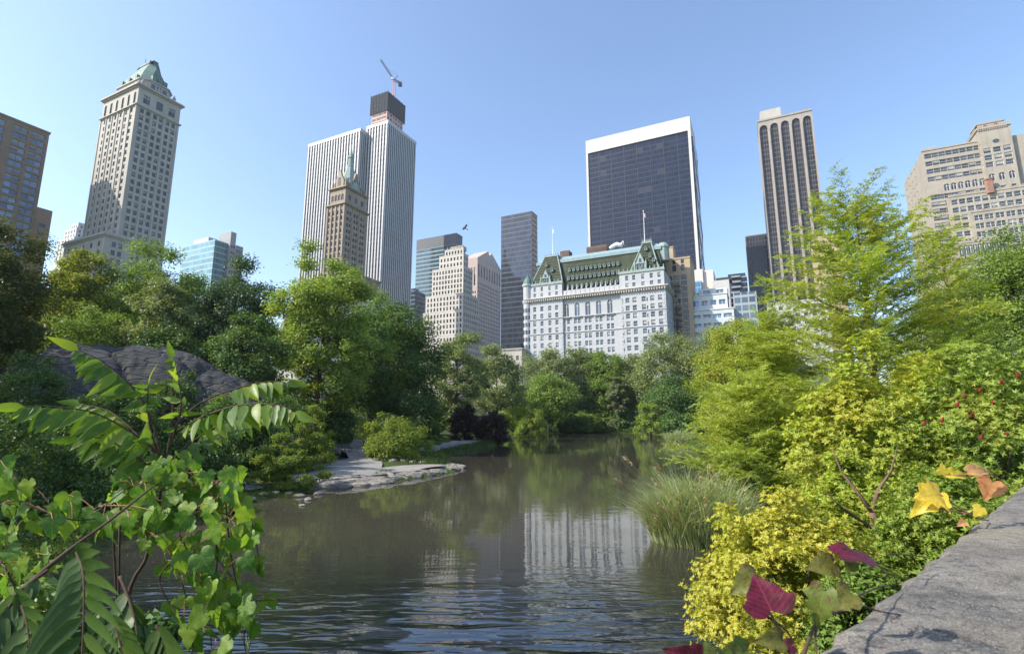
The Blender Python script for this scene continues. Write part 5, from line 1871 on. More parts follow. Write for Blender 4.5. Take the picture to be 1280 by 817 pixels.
for i, (l, r, t_, d_, mm, lab) in enumerate((
        (690, 730, 520, 156, L_DARK, 'dark shrub at the foot of the hotel trees, left one'),
        (716, 752, 517, 157, L_MID, 'green shrub at the foot of the hotel trees beside the dark one'),
        (752, 776, 522, 158, L_OLIVE, 'small olive shrub below the silvery tree'),
        (764, 800, 514, 160, L_DARK, 'dark shrub against the park wall at its right end'),
        (716, 754, 497, 167, L_DARK, 'tall dark shrub against the park wall below the middle hotel trees'),
        (664, 700, 512, 160, L_DARK, 'dark shrub against the park wall at its left end'),
        (700, 738, 508, 166, L_OLIVE, 'olive shrub in front of the park wall, second from its left end'),
        (736, 768, 508, 166, L_MID, 'green shrub in front of the middle of the park wall'),
        (630, 668, 506, 150, L_MID, 'green shrub under the rounded dark tree on the far shore'),
        (826, 872, 518, 112, L_DARK, 'dark shrub above the small reeds on the far right shore'),
        (868, 905, 520, 100, L_MID, 'green shrub at the water beyond the bushy tree'),
        (0, 92, 446, 30, L_DARK, 'dark shrub at the left edge covering the end of the rock'),
        (70, 150, 492, 28, L_MID, 'green undergrowth in front of the rock, left part'),
        (140, 235, 512, 29, L_DARK, 'dark undergrowth in front of the rock, middle part'),
        (222, 300, 508, 31, L_DARK, 'dark undergrowth below the rock behind the tall dry grass'),
        (284, 352, 505, 36, L_DARK, 'dark shrub at the foot of the rock beside the yellow tipped shrub'),
        (318, 400, 492, 44, L_DARK, 'dark shrub over the right end of the rock below the bright maple'),
        (250, 330, 500, 38, L_MID, 'green shrub against the lower slope of the rock'),
        (176, 262, 462, 38, L_DARK, 'dark shrub growing on the middle of the rock outcrop'),
        (110, 190, 478, 34, L_DARK, 'dark shrub reaching up the rock face behind the sapling'),
        (-20, 100, 520, 21, L_DARK, 'deep green bank shrub low at the left edge'),
        (80, 200, 545, 23, L_DARK, 'low dark bank shrub behind the arching fronds'),
        (395, 445, 500, 66, L_DARK, 'dark shrub in the shade behind the bench'),
        (500, 560, 495, 100, L_DARK, 'shady shrub behind the lawn under the broad dark tree'))):
    shrub('shrub', lab, l, r, t_, d_, mm, 180 + i, leaf=.0042 * d_ + .05, n=5500, nclump=44)
# ------------------------------------------------------------------ rocks
def fbm(rng, x, y, octs=5, f0=.12, gain=.55):
    z = np.zeros_like(x)
    a = 1.0
    for o in range(octs):
        p = rng.uniform(0, 6.28, 6)
        th = rng.uniform(0, 3.14)
        u, v = x * math.cos(th) + y * math.sin(th), -x * math.sin(th) + y * math.cos(th)
        z += a * (np.sin(u * f0 * 6.28 + p[0] + 1.7 * np.sin(v * f0 * 4.1 + p[1])) * np.cos(v * f0 * 5.1 + p[2] + 1.3 * np.sin(u * f0 * 3.3 + p[3])))
        f0 *= 1.97
        a *= gain
    return z


rng = np.random.default_rng(5)
crest = [P(*q) for q in ((18, 520, 36), (42, 468, 37), (75, 436, 39), (110, 429, 41), (180, 430, 42), (240, 444, 43), (300, 476, 44), (345, 508, 44), (380, 540, 44), (400, 565, 44))]
cx_ = np.array([c.x for c in crest]); cy_ = np.array([c.y for c in crest]); cz_ = np.array([c.z for c in crest])
nu, nv = 260, 120
U = np.linspace(cx_[0], cx_[-1], nu)
yc, zc_ = np.interp(U, cx_, cy_), np.interp(U, cx_, cz_)
k = np.ones(9) / 9
zc_ = np.convolve(np.pad(zc_, 4, 'edge'), k, 'valid'); yc = np.convolve(np.pad(yc, 4, 'edge'), k, 'valid')
vv = np.linspace(-1, 1, nv)
XX = np.repeat(U[:, None], nv, 1)
YY = yc[:, None] + np.where(vv < 0, vv * 7.5, vv * 9.0)[None, :]
gr = hz(XX, YY) - .5
fall = np.where(vv < 0, np.cos(np.abs(vv) * 1.5) ** 1.0, np.cos(np.abs(vv) * 1.5) ** .8)[None, :]
n_ = fbm(rng, XX, YY, 5, .07) * .28
st = np.abs(np.sin((XX * .35 + YY * .9 + n_ * 2.2) * .9)) ** .4          # ledges of the foliated rock
ZZ = gr + (zc_[:, None] - gr) * fall + (n_ + (st - .8) * .75 + .035 * fbm(rng, XX, YY * 2.5, 4, .5)) * np.clip(fall * 1.6, 0, 1)
V = np.stack([XX.ravel(), YY.ravel(), ZZ.ravel()], 1)
c0 = np.array([U[nu // 2], yc[nu // 2], 0.0]); c0[2] = gz(c0[0], c0[1])
ii = np.arange(nu * nv).reshape(nu, nv)
Q = np.stack([ii[:-1, :-1].ravel(), ii[1:, :-1].ravel(), ii[1:, 1:].ravel(), ii[:-1, 1:].ravel()], 1)
m, nt, bb = new_mat('grey_gneiss')
v = coords(nt, (.22, 1.1, 3.0), (0, 0, R(20)))
n1 = noise(nt, 1.6, 8, .65, v, .8)
n2 = noise(nt, .5, 4, .6, coords(nt))
col = mixc(nt, ramp(nt, n1, [(.3, 0.0), (.7, 1.0)]), (0.018, 0.019, 0.023), (0.064, 0.063, 0.066))
col = mixc(nt, ramp(nt, n2, [(.45, 0.0), (.65, .6)]), col, (0.028, 0.032, 0.026))
sock(nt, bb.inputs['Base Color'], col)
bb.inputs['Roughness'].default_value = .85
vo = node(nt, 'ShaderNodeTexVoronoi', feature='DISTANCE_TO_EDGE')
vo.inputs['Scale'].default_value = .8
nt.links.new(coords(nt, (.3, 1.0, 2.0), (0, 0, R(25))), vo.inputs['Vector'])
crk = ramp(nt, vo.outputs[0], [(0.0, 0.0), (.06, 1.0)])
bump(nt, bb, mixc(nt, .45, n1, crk), 1.0, .35)
GNEISS = m
o = np_obj('rock_outcrop', V - c0, Q, GNEISS, loc=tuple(c0), smooth=True)
tag(o, 'long dark rounded rock outcrop below the hill trees at the left', 'rock')

m, nt, bb = new_mat('pale_shore_rock')
v = coords(nt, (1.0, 1.0, 2.0))
n1 = noise(nt, 2.2, 8, .65, v, .6)
sock(nt, bb.inputs['Base Color'], mixc(nt, ramp(nt, n1, [(.32, 0.0), (.68, 1.0)]), (0.085, 0.072, 0.06), (0.37, 0.33, 0.28)))
bb.inputs['Roughness'].default_value = .9
bump(nt, bb, n1, .8, .12)
SHORE = m


def boulder_mesh(seed, sx=1, sy=.7, sz=.45):
    rng = np.random.default_rng(seed)
    bm_ = MB()
    n, k = 16, 10
    vs = []
    dirs = unit(rng.normal(size=(9, 3)))
    cut = rng.uniform(.62, .95, 9)
    for i in range(k + 1):
        th = math.pi * i / k
        for j in range(n):
            ph = 2 * math.pi * j / n
            d = np.array([math.sin(th) * math.cos(ph), math.sin(th) * math.sin(ph), math.cos(th)])
            r = 1.0
            for q, c in zip(dirs, cut):                       # broken faces
                dt = d @ q
                if dt > 0: r = min(r, c / dt)
            r += .03 * math.sin(7 * ph + seed) * math.sin(5 * th)
            vs.append(d * r * np.array([sx, sy, sz]))
    fs = []
    for i in range(k):
        for j in range(n):
            fs.append((i * n + j, (i + 1) * n + j, (i + 1) * n + (j + 1) % n, i * n + (j + 1) % n))
    bm_.add(vs, fs)
    return bm_.mesh('stone', SHORE)


BM = [boulder_mesh(s, 1, .75, .5) for s in range(5)]
# the ledge of broken slabs along the near edge of the spit
led = MB()
rng = np.random.default_rng(17)
lp = [G(384, 607), G(430, 609), G(470, 603), G(505, 598), G(540, 592), G(572, 585)]
lz = thing('rock_ledge', 'ledge of broken pale rock slabs between gravel path and pond', 'rock', (lp[2].x, lp[2].y, 0))
for i in range(110):
    f = rng.random() * (len(lp) - 1)
    a, c = lp[int(f)], lp[min(int(f) + 1, len(lp) - 1)]
    p_ = a.lerp(c, f - int(f))
    back = rng.uniform(-.3, 1.0) ** 2 * 1.9 - .2
    dv = Vector((-.35, .93, 0))
    p_ = p_ + dv * back - Vector((lz.location.x, lz.location.y, 0))
    me = BM[i % 5]
    sc = rng.uniform(.3, .95)
    M = Matrix.Translation((p_.x, p_.y, .06 + .12 * min(back, 1.5))) @ Matrix.Rotation(rng.normal(0, .35) + .35, 4, 'Z') @ Matrix.Rotation(rng.normal(.15, .28), 4, 'X') @ Matrix.Diagonal((sc * 1.5, sc, sc * .75, 1))
    base = len(led.v)
    led.v += [tuple(M @ q.co) for q in me.vertices]
    for pl_ in me.polygons:
        led.f.append(tuple(base + q for q in pl_.vertices)); led.m.append(0)
led.build('slabs', SHORE, lz)
for i, (px, py, s) in enumerate(((470, 579, .55), (480, 580, .45), (492, 581, .5), (505, 580, .6), (516, 581, .5), (528, 581, .5), (456, 575, .4), (449, 570, .35), (445, 564, .35), (541, 579, .4),
                                 (300, 628, .5), (316, 624, .4), (329, 619, .5), (345, 616, .45), (362, 614, .55), (374, 617, .6), (386, 621, .5), (398, 614, .6), (378, 628, .35))):
    q = G(px, py, .15)
    o = bpy.data.objects.new('stone', BM[i % 5])
    o.location = (q.x, q.y, max(gz(q.x, q.y), 0) + s * .04)
    s *= 1.0 if i < 10 else .62
    o.scale = (s, s, s * (.8 + .1 * (i % 3)))
    o.rotation_euler = (0, 0, i * 1.9)
    link(o)
    if i < 10:
        tag(o, 'small grey stone edging the bed of the rounded shrub by the path', 'stone', 'stones edging the path')
    else:
        tag(o, 'small rock lying at the waterline of the near left bank', 'stone', 'rocks along the left waterline')

# ------------------------------------------------------------------ grass, reeds and ground cover
G_GREEN = leaf_mat('grass_blades', ((0.030, 0.060, 0.014), (0.050, 0.085, 0.018), (0.085, 0.120, 0.030)), .3)
G_LAWN = leaf_mat('lawn_blades', ((0.045, 0.085, 0.016), (0.070, 0.120, 0.020), (0.110, 0.150, 0.030)), .3)
G_DRY = leaf_mat('dry_grass', ((0.16, 0.13, 0.06), (0.26, 0.21, 0.10), (0.36, 0.29, 0.15)), .3)
G_REED = leaf_mat('reed_blades', ((0.20, 0.27, 0.12), (0.32, 0.38, 0.19), (0.46, 0.47, 0.28)), .35)
G_PLUME = leaf_mat('reed_plumes', ((0.28, 0.20, 0.12), (0.38, 0.28, 0.17), (0.48, 0.37, 0.24)), .3)


def blades(rng, base, h, lean, w_):
    """two-piece bent blades: base (n,3), height h (n), lean vectors (n,2), width"""
    n = len(base)
    az = rng.uniform(0, 6.28, n)
    s = np.stack([np.cos(az), np.sin(az), np.zeros(n)], 1) * (w_ * rng.uniform(.6, 1.3, n))[:, None]
    ln = np.concatenate([lean, np.zeros((n, 1))], 1)
    mid = base + ln * .3 * h[:, None] + np.array([0, 0, 1]) * (h * .58)[:, None]
    tip = base + ln * 1.0 * h[:, None] + np.array([0, 0, 1]) * (h * .95)[:, None]
    V = np.stack([base - s * .5, base + s * .5, mid + s * .42, mid - s * .42, tip + s * .06, tip - s * .06], 1).reshape(-1, 3)
    i = np.arange(n)[:, None] * 6
    Q = np.concatenate([i + np.array([[0, 1, 2, 3]]), i + np.array([[3, 2, 4, 5]])], 1).reshape(-1, 4)
    return V, Q


def scatter_grass(label_name, x0, x1, y0, y1, n, smin, smax, hmin, hmax, w_, mat, seed, keep=None, lean=.3, name='grass'):
    rng = np.random.default_rng(seed)
    x, y = rng.uniform(x0, x1, n), rng.uniform(y0, y1, n)
    s = sdist(x, y)
    ok = (s > smin) & (s < smax)
    if keep is not None: ok &= keep(x, y)
    nz = np.sin(x * .8 + 2 * np.sin(y * .31)) + np.sin(y * .63 + 1.4 * np.sin(x * .5))
    ok &= nz + rng.normal(0, .8, n) > -.7
    x, y = x[ok], y[ok]
    h = rng.uniform(hmin, hmax, len(x))
    V, Q = blades(rng, np.stack([x, y, hz(x, y) - .02], 1), h, rng.normal(0, lean, (len(x), 2)), w_)
    return tag(np_obj(name, V, Q, mat), kind='stuff')


pathgap = lambda x, y: ~((np.abs(x + 14.2) < 4.2) & (y > 32) & (y < 50)) & ~((np.abs(x + 18 - (y - 62) * -.3) < 3) & (y > 48) & (y < 76))
scatter_grass('near', -22, -9, 10, 40, 60000, .05, 3.0, .12, .42, .018, G_GREEN, 1, pathgap)
scatter_grass('lawn', -26, 4, 46, 120, 90000, .1, 30, .08, .26, .03, G_LAWN, 2, lambda x, y: pathgap(x, y) & ~((np.abs(x + 8.5) < 2.2) & (y > 60) & (y < 102)))
scatter_grass('edge', -12, 3, 46, 100, 26000, -.25, 2.2, .3, .85, .035, G_GREEN, 3)
scatter_grass('right', 5, 40, 6, 150, 60000, -.1, 5, .2, .7, .03, G_GREEN, 4)
scatter_grass('far', -4, 60, 140, 172, 26000, -.2, 12, .2, .7, .06, G_GREEN, 5)


def cover(seed, n, x0, x1, y0, y1, leaf, hmax, mat, keep, name='ground_cover'):
    rng = np.random.default_rng(seed)
    x, y = rng.uniform(x0, x1, n), rng.uniform(y0, y1, n)
    ok = keep(x, y) & (sdist(x, y) > .4)
    x, y = x[ok], y[ok]
    mound = .5 + .5 * np.sin(x * 1.1 + 1.7 * np.sin(y * .7)) * np.cos(y * .9 + np.sin(x * .6))
    z = hz(x, y) + hmax * mound * rng.random(len(x)) ** .5
    p = np.stack([x, y, z], 1)
    tt, nn = leaf_orient(rng, p, np.tile([0, 0, .5], (len(p), 1)), .1, .7, .6)
    V, Q = leaves_mesh(p, tt, nn, leaf * rng.uniform(.6, 1.4, len(p)), .55)
    return tag(np_obj(name, V, Q, mat), kind='stuff')


hillk = lambda x, y: (x < -15.5 - np.clip(y - 30, 0, 40) * .12) & ~((np.abs(x + 20) < 3.2) & (y > 48) & (y < 76))
cover(11, 130000, -62, -15, 12, 96, .26, 1.1, L_DARK, hillk)
cover(12, 60000, -19, -10, 8, 34, .11, .45, L_MID, lambda x, y: (x < -11) & (np.abs(x + 17.0 + (y - 26) * -.35) > 1.6))
cover(13, 60000, 5.5, 40, 5, 95, .16, .7, L_MID, lambda x, y: x > 4)
cover(14, 40000, -30, 70, 150, 185, .5, 1.6, L_DARK, lambda x, y: y > 150)


def reed_clump(label, px0, px1, py, d, H, n, seed, npl, lean=(-.15, 0), wb=.022):
    rng = np.random.default_rng(seed)
    c = G((px0 + px1) / 2, py, .0)
    c = Vector((c.x * d / c.y, d, 0))
    rx = (px1 - px0) / 2 / FPX * d * 1.0
    t = thing('reed_clump', label, 'reeds', (c.x, c.y, -.1))
    a, r = rng.uniform(0, 6.28, n), np.sqrt(rng.random(n))
    base = np.stack([np.cos(a) * r * rx * .72, np.sin(a) * r * rx * .55, np.zeros(n)], 1)
    h = H * rng.uniform(.32, 1.0, n) * (1 - .4 * r ** 2) * (1 + .18 * np.sin(a * 3 + r * 5))
    ln = base[:, :2] / rx * .38 + rng.normal(0, .26, (n, 2)) + np.array(lean)
    V, Q = blades(rng, base, h, ln, wb)
    # leaf blades leaving the stems half way up
    k = rng.choice(n, n)
    b2 = base[k] + np.concatenate([ln[k] * .2 * h[k][:, None], (h[k] * rng.uniform(.3, .75, n))[:, None]], 1)
    V2, Q2 = blades(rng, b2, H * rng.uniform(.2, .38, n), ln[k] + rng.normal(0, .75, (n, 2)), wb * 1.1)
    np_obj('foliage', np.concatenate([V, V2]), np.concatenate([Q, Q2 + len(V)]), G_REED, t)
    s = rng.choice(n, npl, replace=False)
    tip = base[s] + np.concatenate([ln[s] * 1.0 * h[s][:, None], (h[s] * .95)[:, None]], 1)
    pp, tt = [], []
    for q, l_ in zip(tip, ln[s]):
        m_ = 16
        u = rng.random(m_)[:, None]
        dr = unit(np.array([l_[0] * 1.4, l_[1] * 1.4, .9]))
        pp.append(q + dr * u * H * .13 + rng.normal(0, H * .008, (m_, 3))); tt.append(unit(dr + rng.normal(0, .35, (m_, 3))))
    st_ = MB()
    for q, b0, l_ in zip(tip, base[s], ln[s]):
        st_.tube([b0, (b0 + q) / 2 - np.array([l_[0], l_[1], 0]) * H * .15, q], [.010, .008, .005], 4, cap=False)
    st_.build('stem', G_PLUME, t)
    pp, tt = np.concatenate(pp), np.concatenate(tt)
    V, Q = leaves_mesh(pp, tt, unit(rng.normal(size=pp.shape)), H * .06, .34)
    np_obj('plume', V, Q, G_PLUME, t)
    return t


reed_clump('big clump of grey green reeds with tan plumes standing in the pond at right', 798, 952, 668, 20.0, 2.75, 4300, 31, 70, (-.2, -.05), .028)
reed_clump('small far reed clump on the right shore below the dark shrub', 826, 882, 553, 96, 2.6, 1500, 32, 20, wb=.07)


def grass_clump(label, px0, px1, pyb, d, H, n, seed, mat):
    rng = np.random.default_rng(seed)
    q = P((px0 + px1) / 2, pyb, d)
    g = gz(q.x, q.y)
    t = thing('grass_clump', label, 'grass clump', (q.x, q.y, g))
    rx = (px1 - px0) / 2 / FPX * d
    a, r = rng.uniform(0, 6.28, n), np.sqrt(rng.random(n))
    base = np.stack([np.cos(a) * r * rx, np.sin(a) * r * rx * .6, np.zeros(n) - .05], 1)
    for i in range(n): base[i, 2] = -.1
    V, Q = blades(rng, base, H * rng.uniform(.55, 1.05, n), base[:, :2] / rx * .25 + rng.normal(0, .14, (n, 2)), .02)
    np_obj('foliage', V, Q, mat, t)


grass_clump('tall clump of dry tan grass on the left bank above the vine', 236, 292, 592, 25, 1.25, 1700, 41, G_DRY)
grass_clump('tall green grass clump beside the dry grass on the left bank', 285, 325, 598, 26, .9, 1100, 42, G_GREEN)
grass_clump('spiky dark green clump at the corner of the gravel path', 346, 372, 604, 30.5, .75, 420, 43, G_GREEN)

# ------------------------------------------------------------------ small things in the park
WOOD = plain('weathered_bench_wood', (0.19, 0.17, 0.15), .8, var=.2, scale=3)
IRON = plain('dark_iron', (0.03, 0.032, 0.035), .5)


def bench(label, px, py, d, rz, W=2.0):
    q = P(px, py, d)
    t = thing('park_bench', label, 'bench', (q.x, d, gz(q.x, d) + .02), rz)
    s = MB()
    for k in range(5):
        s.box(-W / 2, W / 2, -.24 + k * .1, -.16 + k * .1, .44, .475)
    s.build('seat', WOOD, t)
    s = MB()
    for k in range(4):
        s.box(-W / 2, W / 2, .27 + k * .03, .295 + k * .03, .52 + k * .1, .6 + k * .1)
    s.build('backrest', WOOD, t)
    for x in (-W / 2 + .15, 0, W / 2 - .15):
        s = MB()
        s.box(x - .03, x + .03, -.24, -.18, 0, .437); s.box(x - .03, x + .03, .22, .28, 0, .437); s.box(x - .03, x + .03, -.178, .218, .38, .437)
        s.tube([(x, .26, .44), (x, .40, .98)], .025, 6)
        s.build('leg', IRON, t)


bench('park bench in deep shade at the head of the gravel path', 430, 552, 60, 2.7, 2.4)
bench('grey slatted bench on the path at the foot of the rock', 293, 586, 30, 2.5)
bench('slatted bench low at the left behind the vine leaves', 56, 612, 22.5, 2.3, 1.6)

q = P(523.7, 534, 92)
lt = thing('lamp_post', 'slim dark park lamp post on the lawn left of the purple shrubs', 'street lamp', (q.x, 92, gz(q.x, 92)))
s = MB()
s.lathe((0, 0, 0), [(.2, 0), (.2, .25), (.12, .4), (.08, .55), (.06, 2.9), (.1, 2.95), (.1, 3.0)], 10)
s.build('post', IRON, lt)
s = MB()
s.lathe((0, 0, 3.0), [(.10, .005), (.2, .3), (.22, .5), (.2, .62)], 10)
ln_ = s.build('lantern', plain('milky_lamp_glass', (.5, .5, .46), .3), lt)
s = MB(); s.lathe((0, 0, 3.62), [(.24, .003), (.16, .12), (.05, .2), (.03, .3)], 10); s.build('lantern_cap', IRON, ln_)


def skin(name, joints, edges, mat, parent, sub=2):
    """one continuous body grown over a skeleton: joints [(x, y, z, r)]"""
    me = bpy.data.meshes.new(name)
    me.from_pydata([j[:3] for j in joints], edges, [])
    o = link(bpy.data.objects.new(name, me), parent)
    mo = o.modifiers.new('skin', 'SKIN')
    for i, j in enumerate(joints):
        sv = me.skin_vertices[0].data[i]
        sv.radius = (j[3], j[3] * (j[4] if len(j) > 4 else 1))
        sv.use_root = i == 0
    mo.use_smooth_shade = True
    s_ = o.modifiers.new('subdivision', 'SUBSURF')
    s_.levels = s_.render_levels = sub
    me.materials.append(mat)
    return o


try:
    q = P(552.6, 533, 104)
    pe = thing('person', 'person in a pale green top and dark trousers walking on the far lawn path', 'person', (q.x, 104, gz(q.x, 104) + .06), .4)
    SK = plain('skin', (.45, .27, .19), .6)
    J = [(0, 0, .92, .13, .8), (0, 0, 1.15, .125, .75), (0, 0, 1.38, .15, .65), (0, 0, 1.50, .055), (0, .01, 1.60, .085, 1.1), (0, 0, 1.74, .07),
         (.19, 0, 1.40, .05), (.25, .04, 1.13, .042), (.25, -.10, .92, .032), (.25, -.15, .83, .035), (-.19, 0, 1.40, .05), (-.25, -.03, 1.13, .042), (-.25, .09, .92, .032), (-.25, .1, .82, .035),
         (.09, 0, .86, .088), (.10, -.13, .48, .062), (.10, -.16, .09, .042), (.10, -.34, .045, .035), (-.09, 0, .86, .088), (-.10, .06, .48, .062), (-.10, .24, .12, .042), (-.10, .10, .045, .035)]
    E = [(0, 1), (1, 2), (2, 3), (3, 4), (4, 5), (2, 6), (6, 7), (7, 8), (8, 9), (2, 10), (10, 11), (11, 12), (12, 13), (0, 14), (14, 15), (15, 16), (16, 17), (0, 18), (18, 19), (19, 20), (20, 21)]
    skin('body', J, E, SK, pe)
    sh = [(0, 0, .90, .16, .8), (0, 0, 1.15, .155, .78), (0, 0, 1.38, .175, .7), (0, 0, 1.47, .085), (.19, 0, 1.40, .075), (.245, .03, 1.15, .06), (-.19, 0, 1.40, .075), (-.245, -.02, 1.15, .06)]
    skin('shirt', sh, [(0, 1), (1, 2), (2, 3), (2, 4), (4, 5), (2, 6), (6, 7)], plain('pale_green_cloth', (.30, .42, .30), .9), pe)
    tr_ = [(0, 0, .92, .15, .85), (.09, 0, .84, .11), (.10, -.13, .48, .085), (.10, -.16, .14, .07), (-.09, 0, .84, .11), (-.10, .06, .48, .085), (-.10, .23, .17, .07)]
    skin('trousers', tr_, [(0, 1), (1, 2), (2, 3), (0, 4), (4, 5), (5, 6)], plain('dark_cloth', (.03, .03, .04), .9), pe)
    hr = MB(); hr.lathe((0, .02, 1.62), [(.10, 0), (.118, .06), (.105, .12), (.06, .165), (.01, .18)], 10); hr.build('hair', plain('dark_hair', (.03, .02, .015), .7), pe, True)
except Exception as ex:
    print('person', ex)

# a bird over the towers
bp = P(581, 285, 42)
bd = MB()
bd.tube([(-.17, 0, .0), (-.12, 0, .01), (-.04, 0, .0), (.06, 0, -.01), (.15, 0, 0), (.24, 0, .01)], [.012, .035, .055, .05, .03, .012], 10)
for s_ in (-1, 1):
    pts = [(-.07, s_ * .03, .02), (-.10, s_ * .17, .13), (-.03, s_ * .36, .17), (.07, s_ * .30, .14), (.09, s_ * .15, .09), (.07, s_ * .03, .02)]
    top = [(x, y, z + .008) for x, y, z in pts]
    bd.add(pts + top, [(5, 4, 3, 2, 1, 0), (6, 7, 8, 9, 10, 11)] + [(i, (i + 1) % 6, 6 + (i + 1) % 6, 6 + i) for i in range(6)])
bd.add([(.2, -.02, .01), (.2, .02, .01), (.33, .06, .015), (.33, -.06, .015), (.2, -.02, .018), (.2, .02, .018), (.33, .06, .023), (.33, -.06, .023)], [(0, 3, 2, 1), (4, 5, 6, 7), (0, 1, 5, 4), (1, 2, 6, 5), (2, 3, 7, 6), (3, 0, 4, 7)])
o = bd.build('bird', plain('grey_feathers', (.22, .21, .22), .8, var=.4, scale=12), loc=bp)
o.rotation_euler = (R(-30), R(18), R(35))
tag(o, 'grey bird flying in the sky above the teal slab tower', 'bird')

# leaves and scum drifting on the pond
rng = np.random.default_rng(77)
n = 1500
x, y = rng.uniform(-14, 14, n), 7 + 55 * rng.random(n) ** 1.6
dr_ = np.sin(x * .35 + 1.5 * np.sin(y * .22)) + np.sin(y * .5 + x * .15) + rng.normal(0, .5, n)
ok = (sdist(x, y) < -.2) & ((dr_ > 1.1) | (sdist(x, y) > -1.2))
p = np.stack([x, y, np.full(n, .006)], 1)[ok]
k = len(p)
an = rng.uniform(0, 6.28, k)
V, Q = leaves_mesh(p, np.stack([np.cos(an), np.sin(an), np.zeros(k)], 1), np.tile([0., 0., 1.], (k, 1)), rng.uniform(.03, .09, k), .6, .05)
tag(np_obj('floating_leaves', V, Q, leaf_mat('drifting_leaves', ((.10, .09, .03), (.20, .17, .05), (.32, .26, .10)), .1)), kind='stuff')
# ------------------------------------------------------------------ the stone parapet the picture is taken from
m, nt, bb = new_mat('grey_parapet_stone')
v = coords(nt)
n1 = noise(nt, 5.0, 8, .7, v)
n2 = noise(nt, 26.0, 6, .75, v)
n3 = noise(nt, 1.6, 5, .6, v)
col = mixc(nt, ramp(nt, n1, [(.34, 0.0), (.66, 1.0)]), (0.10, 0.093, 0.082), (0.26, 0.237, 0.203))
col = mixc(nt, ramp(nt, n2, [(.40, .85), (.50, 0.0)]), col, (0.05, 0.048, 0.05))
col = mixc(nt, ramp(nt, n3, [(.45, 0.0), (.72, .6)]), col, (0.30, 0.255, 0.18))
n4 = noise(nt, 210.0, 3, .6, v)
col = mixc(nt, ramp(nt, n4, [(.36, .75), (.46, 0.0)]), col, (0.045, 0.042, 0.04))
col = mixc(nt, ramp(nt, n4, [(.58, 0.0), (.66, .7)]), col, (0.42, 0.39, 0.34))
sock(nt, bb.inputs['Base Color'], col)
bb.inputs['Roughness'].default_value = .92
hh = mixc(nt, .4, mixc(nt, .5, n1, n2), n4)
bump(nt, bb, hh, .9, .02)
STONE = m
ZT = 4.05
A_, B_ = G(1001, 812, ZT), G(1280, 602, ZT)
dr = (B_ - A_).normalized()
nr_ = Vector((dr.y, -dr.x, 0))
br = thing('stone_bridge', 'rough grey stone bridge parapet in the near right corner', 'bridge', (A_.x, A_.y, 0))
o0 = Vector((A_.x, A_.y, 0))
# the joint seen on the coping
J1 = G(1065, 765, ZT)
sj = (J1 - A_).dot(dr)
path_ = [A_ + dr * t for t in np.arange(0, 12, .06)]
# nearer than the picture's edge the wall bends round in front of the viewer
back = [A_]
hd_ = math.atan2(-dr.y, -dr.x)
for k in range(60):
    hd_ -= .028 if k < 30 else 0
    back.append(back[-1] + Vector((math.cos(hd_), math.sin(hd_), 0)) * .06)
path_ = back[:0:-1] + path_
s_of = [(i - (len(back) - 1)) * .06 for i in range(len(path_))]
prof = [(0.05, -.42), (0.0, -.36), (0.0, -.05), (.012, -.018), (.04, -.002), (.10, .003), (.2, .005), (.3, .006), (.4, .005), (.5, .003), (.545, -.004), (.565, -.03), (.57, -.36), (.52, -.42)]
rng = np.random.default_rng(3)
cuts = [sj + 1.45 * k for k in range(-4, 8)]
for a, c in zip(cuts[:-1], cuts[1:]):
    idx = [i for i, s in enumerate(s_of) if a + .006 < s < c - .006]
    if len(idx) < 3:
        continue
    mb = MB()
    rows = []
    ss = [a + .006] + [s_of[i] for i in idx] + [c - .006]
    arr = np.array([[p.x, p.y] for p in path_])
    for s in ss:
        x, y = np.interp(s, s_of, arr[:, 0]), np.interp(s, s_of, arr[:, 1])
        x2, y2 = np.interp(s + .03, s_of, arr[:, 0]), np.interp(s + .03, s_of, arr[:, 1])
        x1, y1 = np.interp(s - .03, s_of, arr[:, 0]), np.interp(s - .03, s_of, arr[:, 1])
        t_ = Vector((x2 - x1, y2 - y1, 0)).normalized()
        n_ = Vector((t_.y, -t_.x, 0))
        rows.append([Vector((x, y, ZT)) + n_ * (q[0] + .006 * math.sin(s * 23 + q[1] * 9) + .004 * math.sin(s * 61)) + Vector((0, 0, q[1] + .003 * math.sin(s * 37 + q[0] * 21))) - o0 for q in prof])
    k = len(prof)
    mb.v = [tuple(p) for r in rows for p in r]
    for i in range(len(rows) - 1):
        for j in range(k):
            mb.f.append((i * k + j, i * k + (j + 1) % k, (i + 1) * k + (j + 1) % k, (i + 1) * k + j)); mb.m.append(0)
    mb.f += [tuple(range(k)), tuple((len(rows) - 1) * k + j for j in range(k - 1, -1, -1))]; mb.m += [0, 0]
    mb.build('coping_stone', STONE, br)
mb = MB()
rows = []
for i, p in enumerate(path_[::6]):
    t_ = (path_[min(i * 6 + 6, len(path_) - 1)] - path_[max(i * 6 - 6, 0)]).normalized()
    n_ = Vector((t_.y, -t_.x, 0))
    rows.append((p + n_ * .07 - o0, p + n_ * .5 - o0))
for (a, c), (a2, c2) in zip(rows[:-1], rows[1:]):
    z0_, z1_ = -1.2, ZT - .43
    f = lambda q, z: (q.x, q.y, z)
    mb.quad(f(a, z0_), f(a2, z0_), f(a2, z1_), f(a, z1_)); mb.quad(f(c2, z0_), f(c, z0_), f(c, z1_), f(c2, z1_)); mb.quad(f(a, z1_), f(a2, z1_), f(c2, z1_), f(c, z1_))
mb.build('wall', STONE, br)

# ------------------------------------------------------------------ foreground leaves
F_ = Vector((0, CP, SP)); R_ = Vector((1, 0, 0)); U_ = Vector((0, -SP, CP))


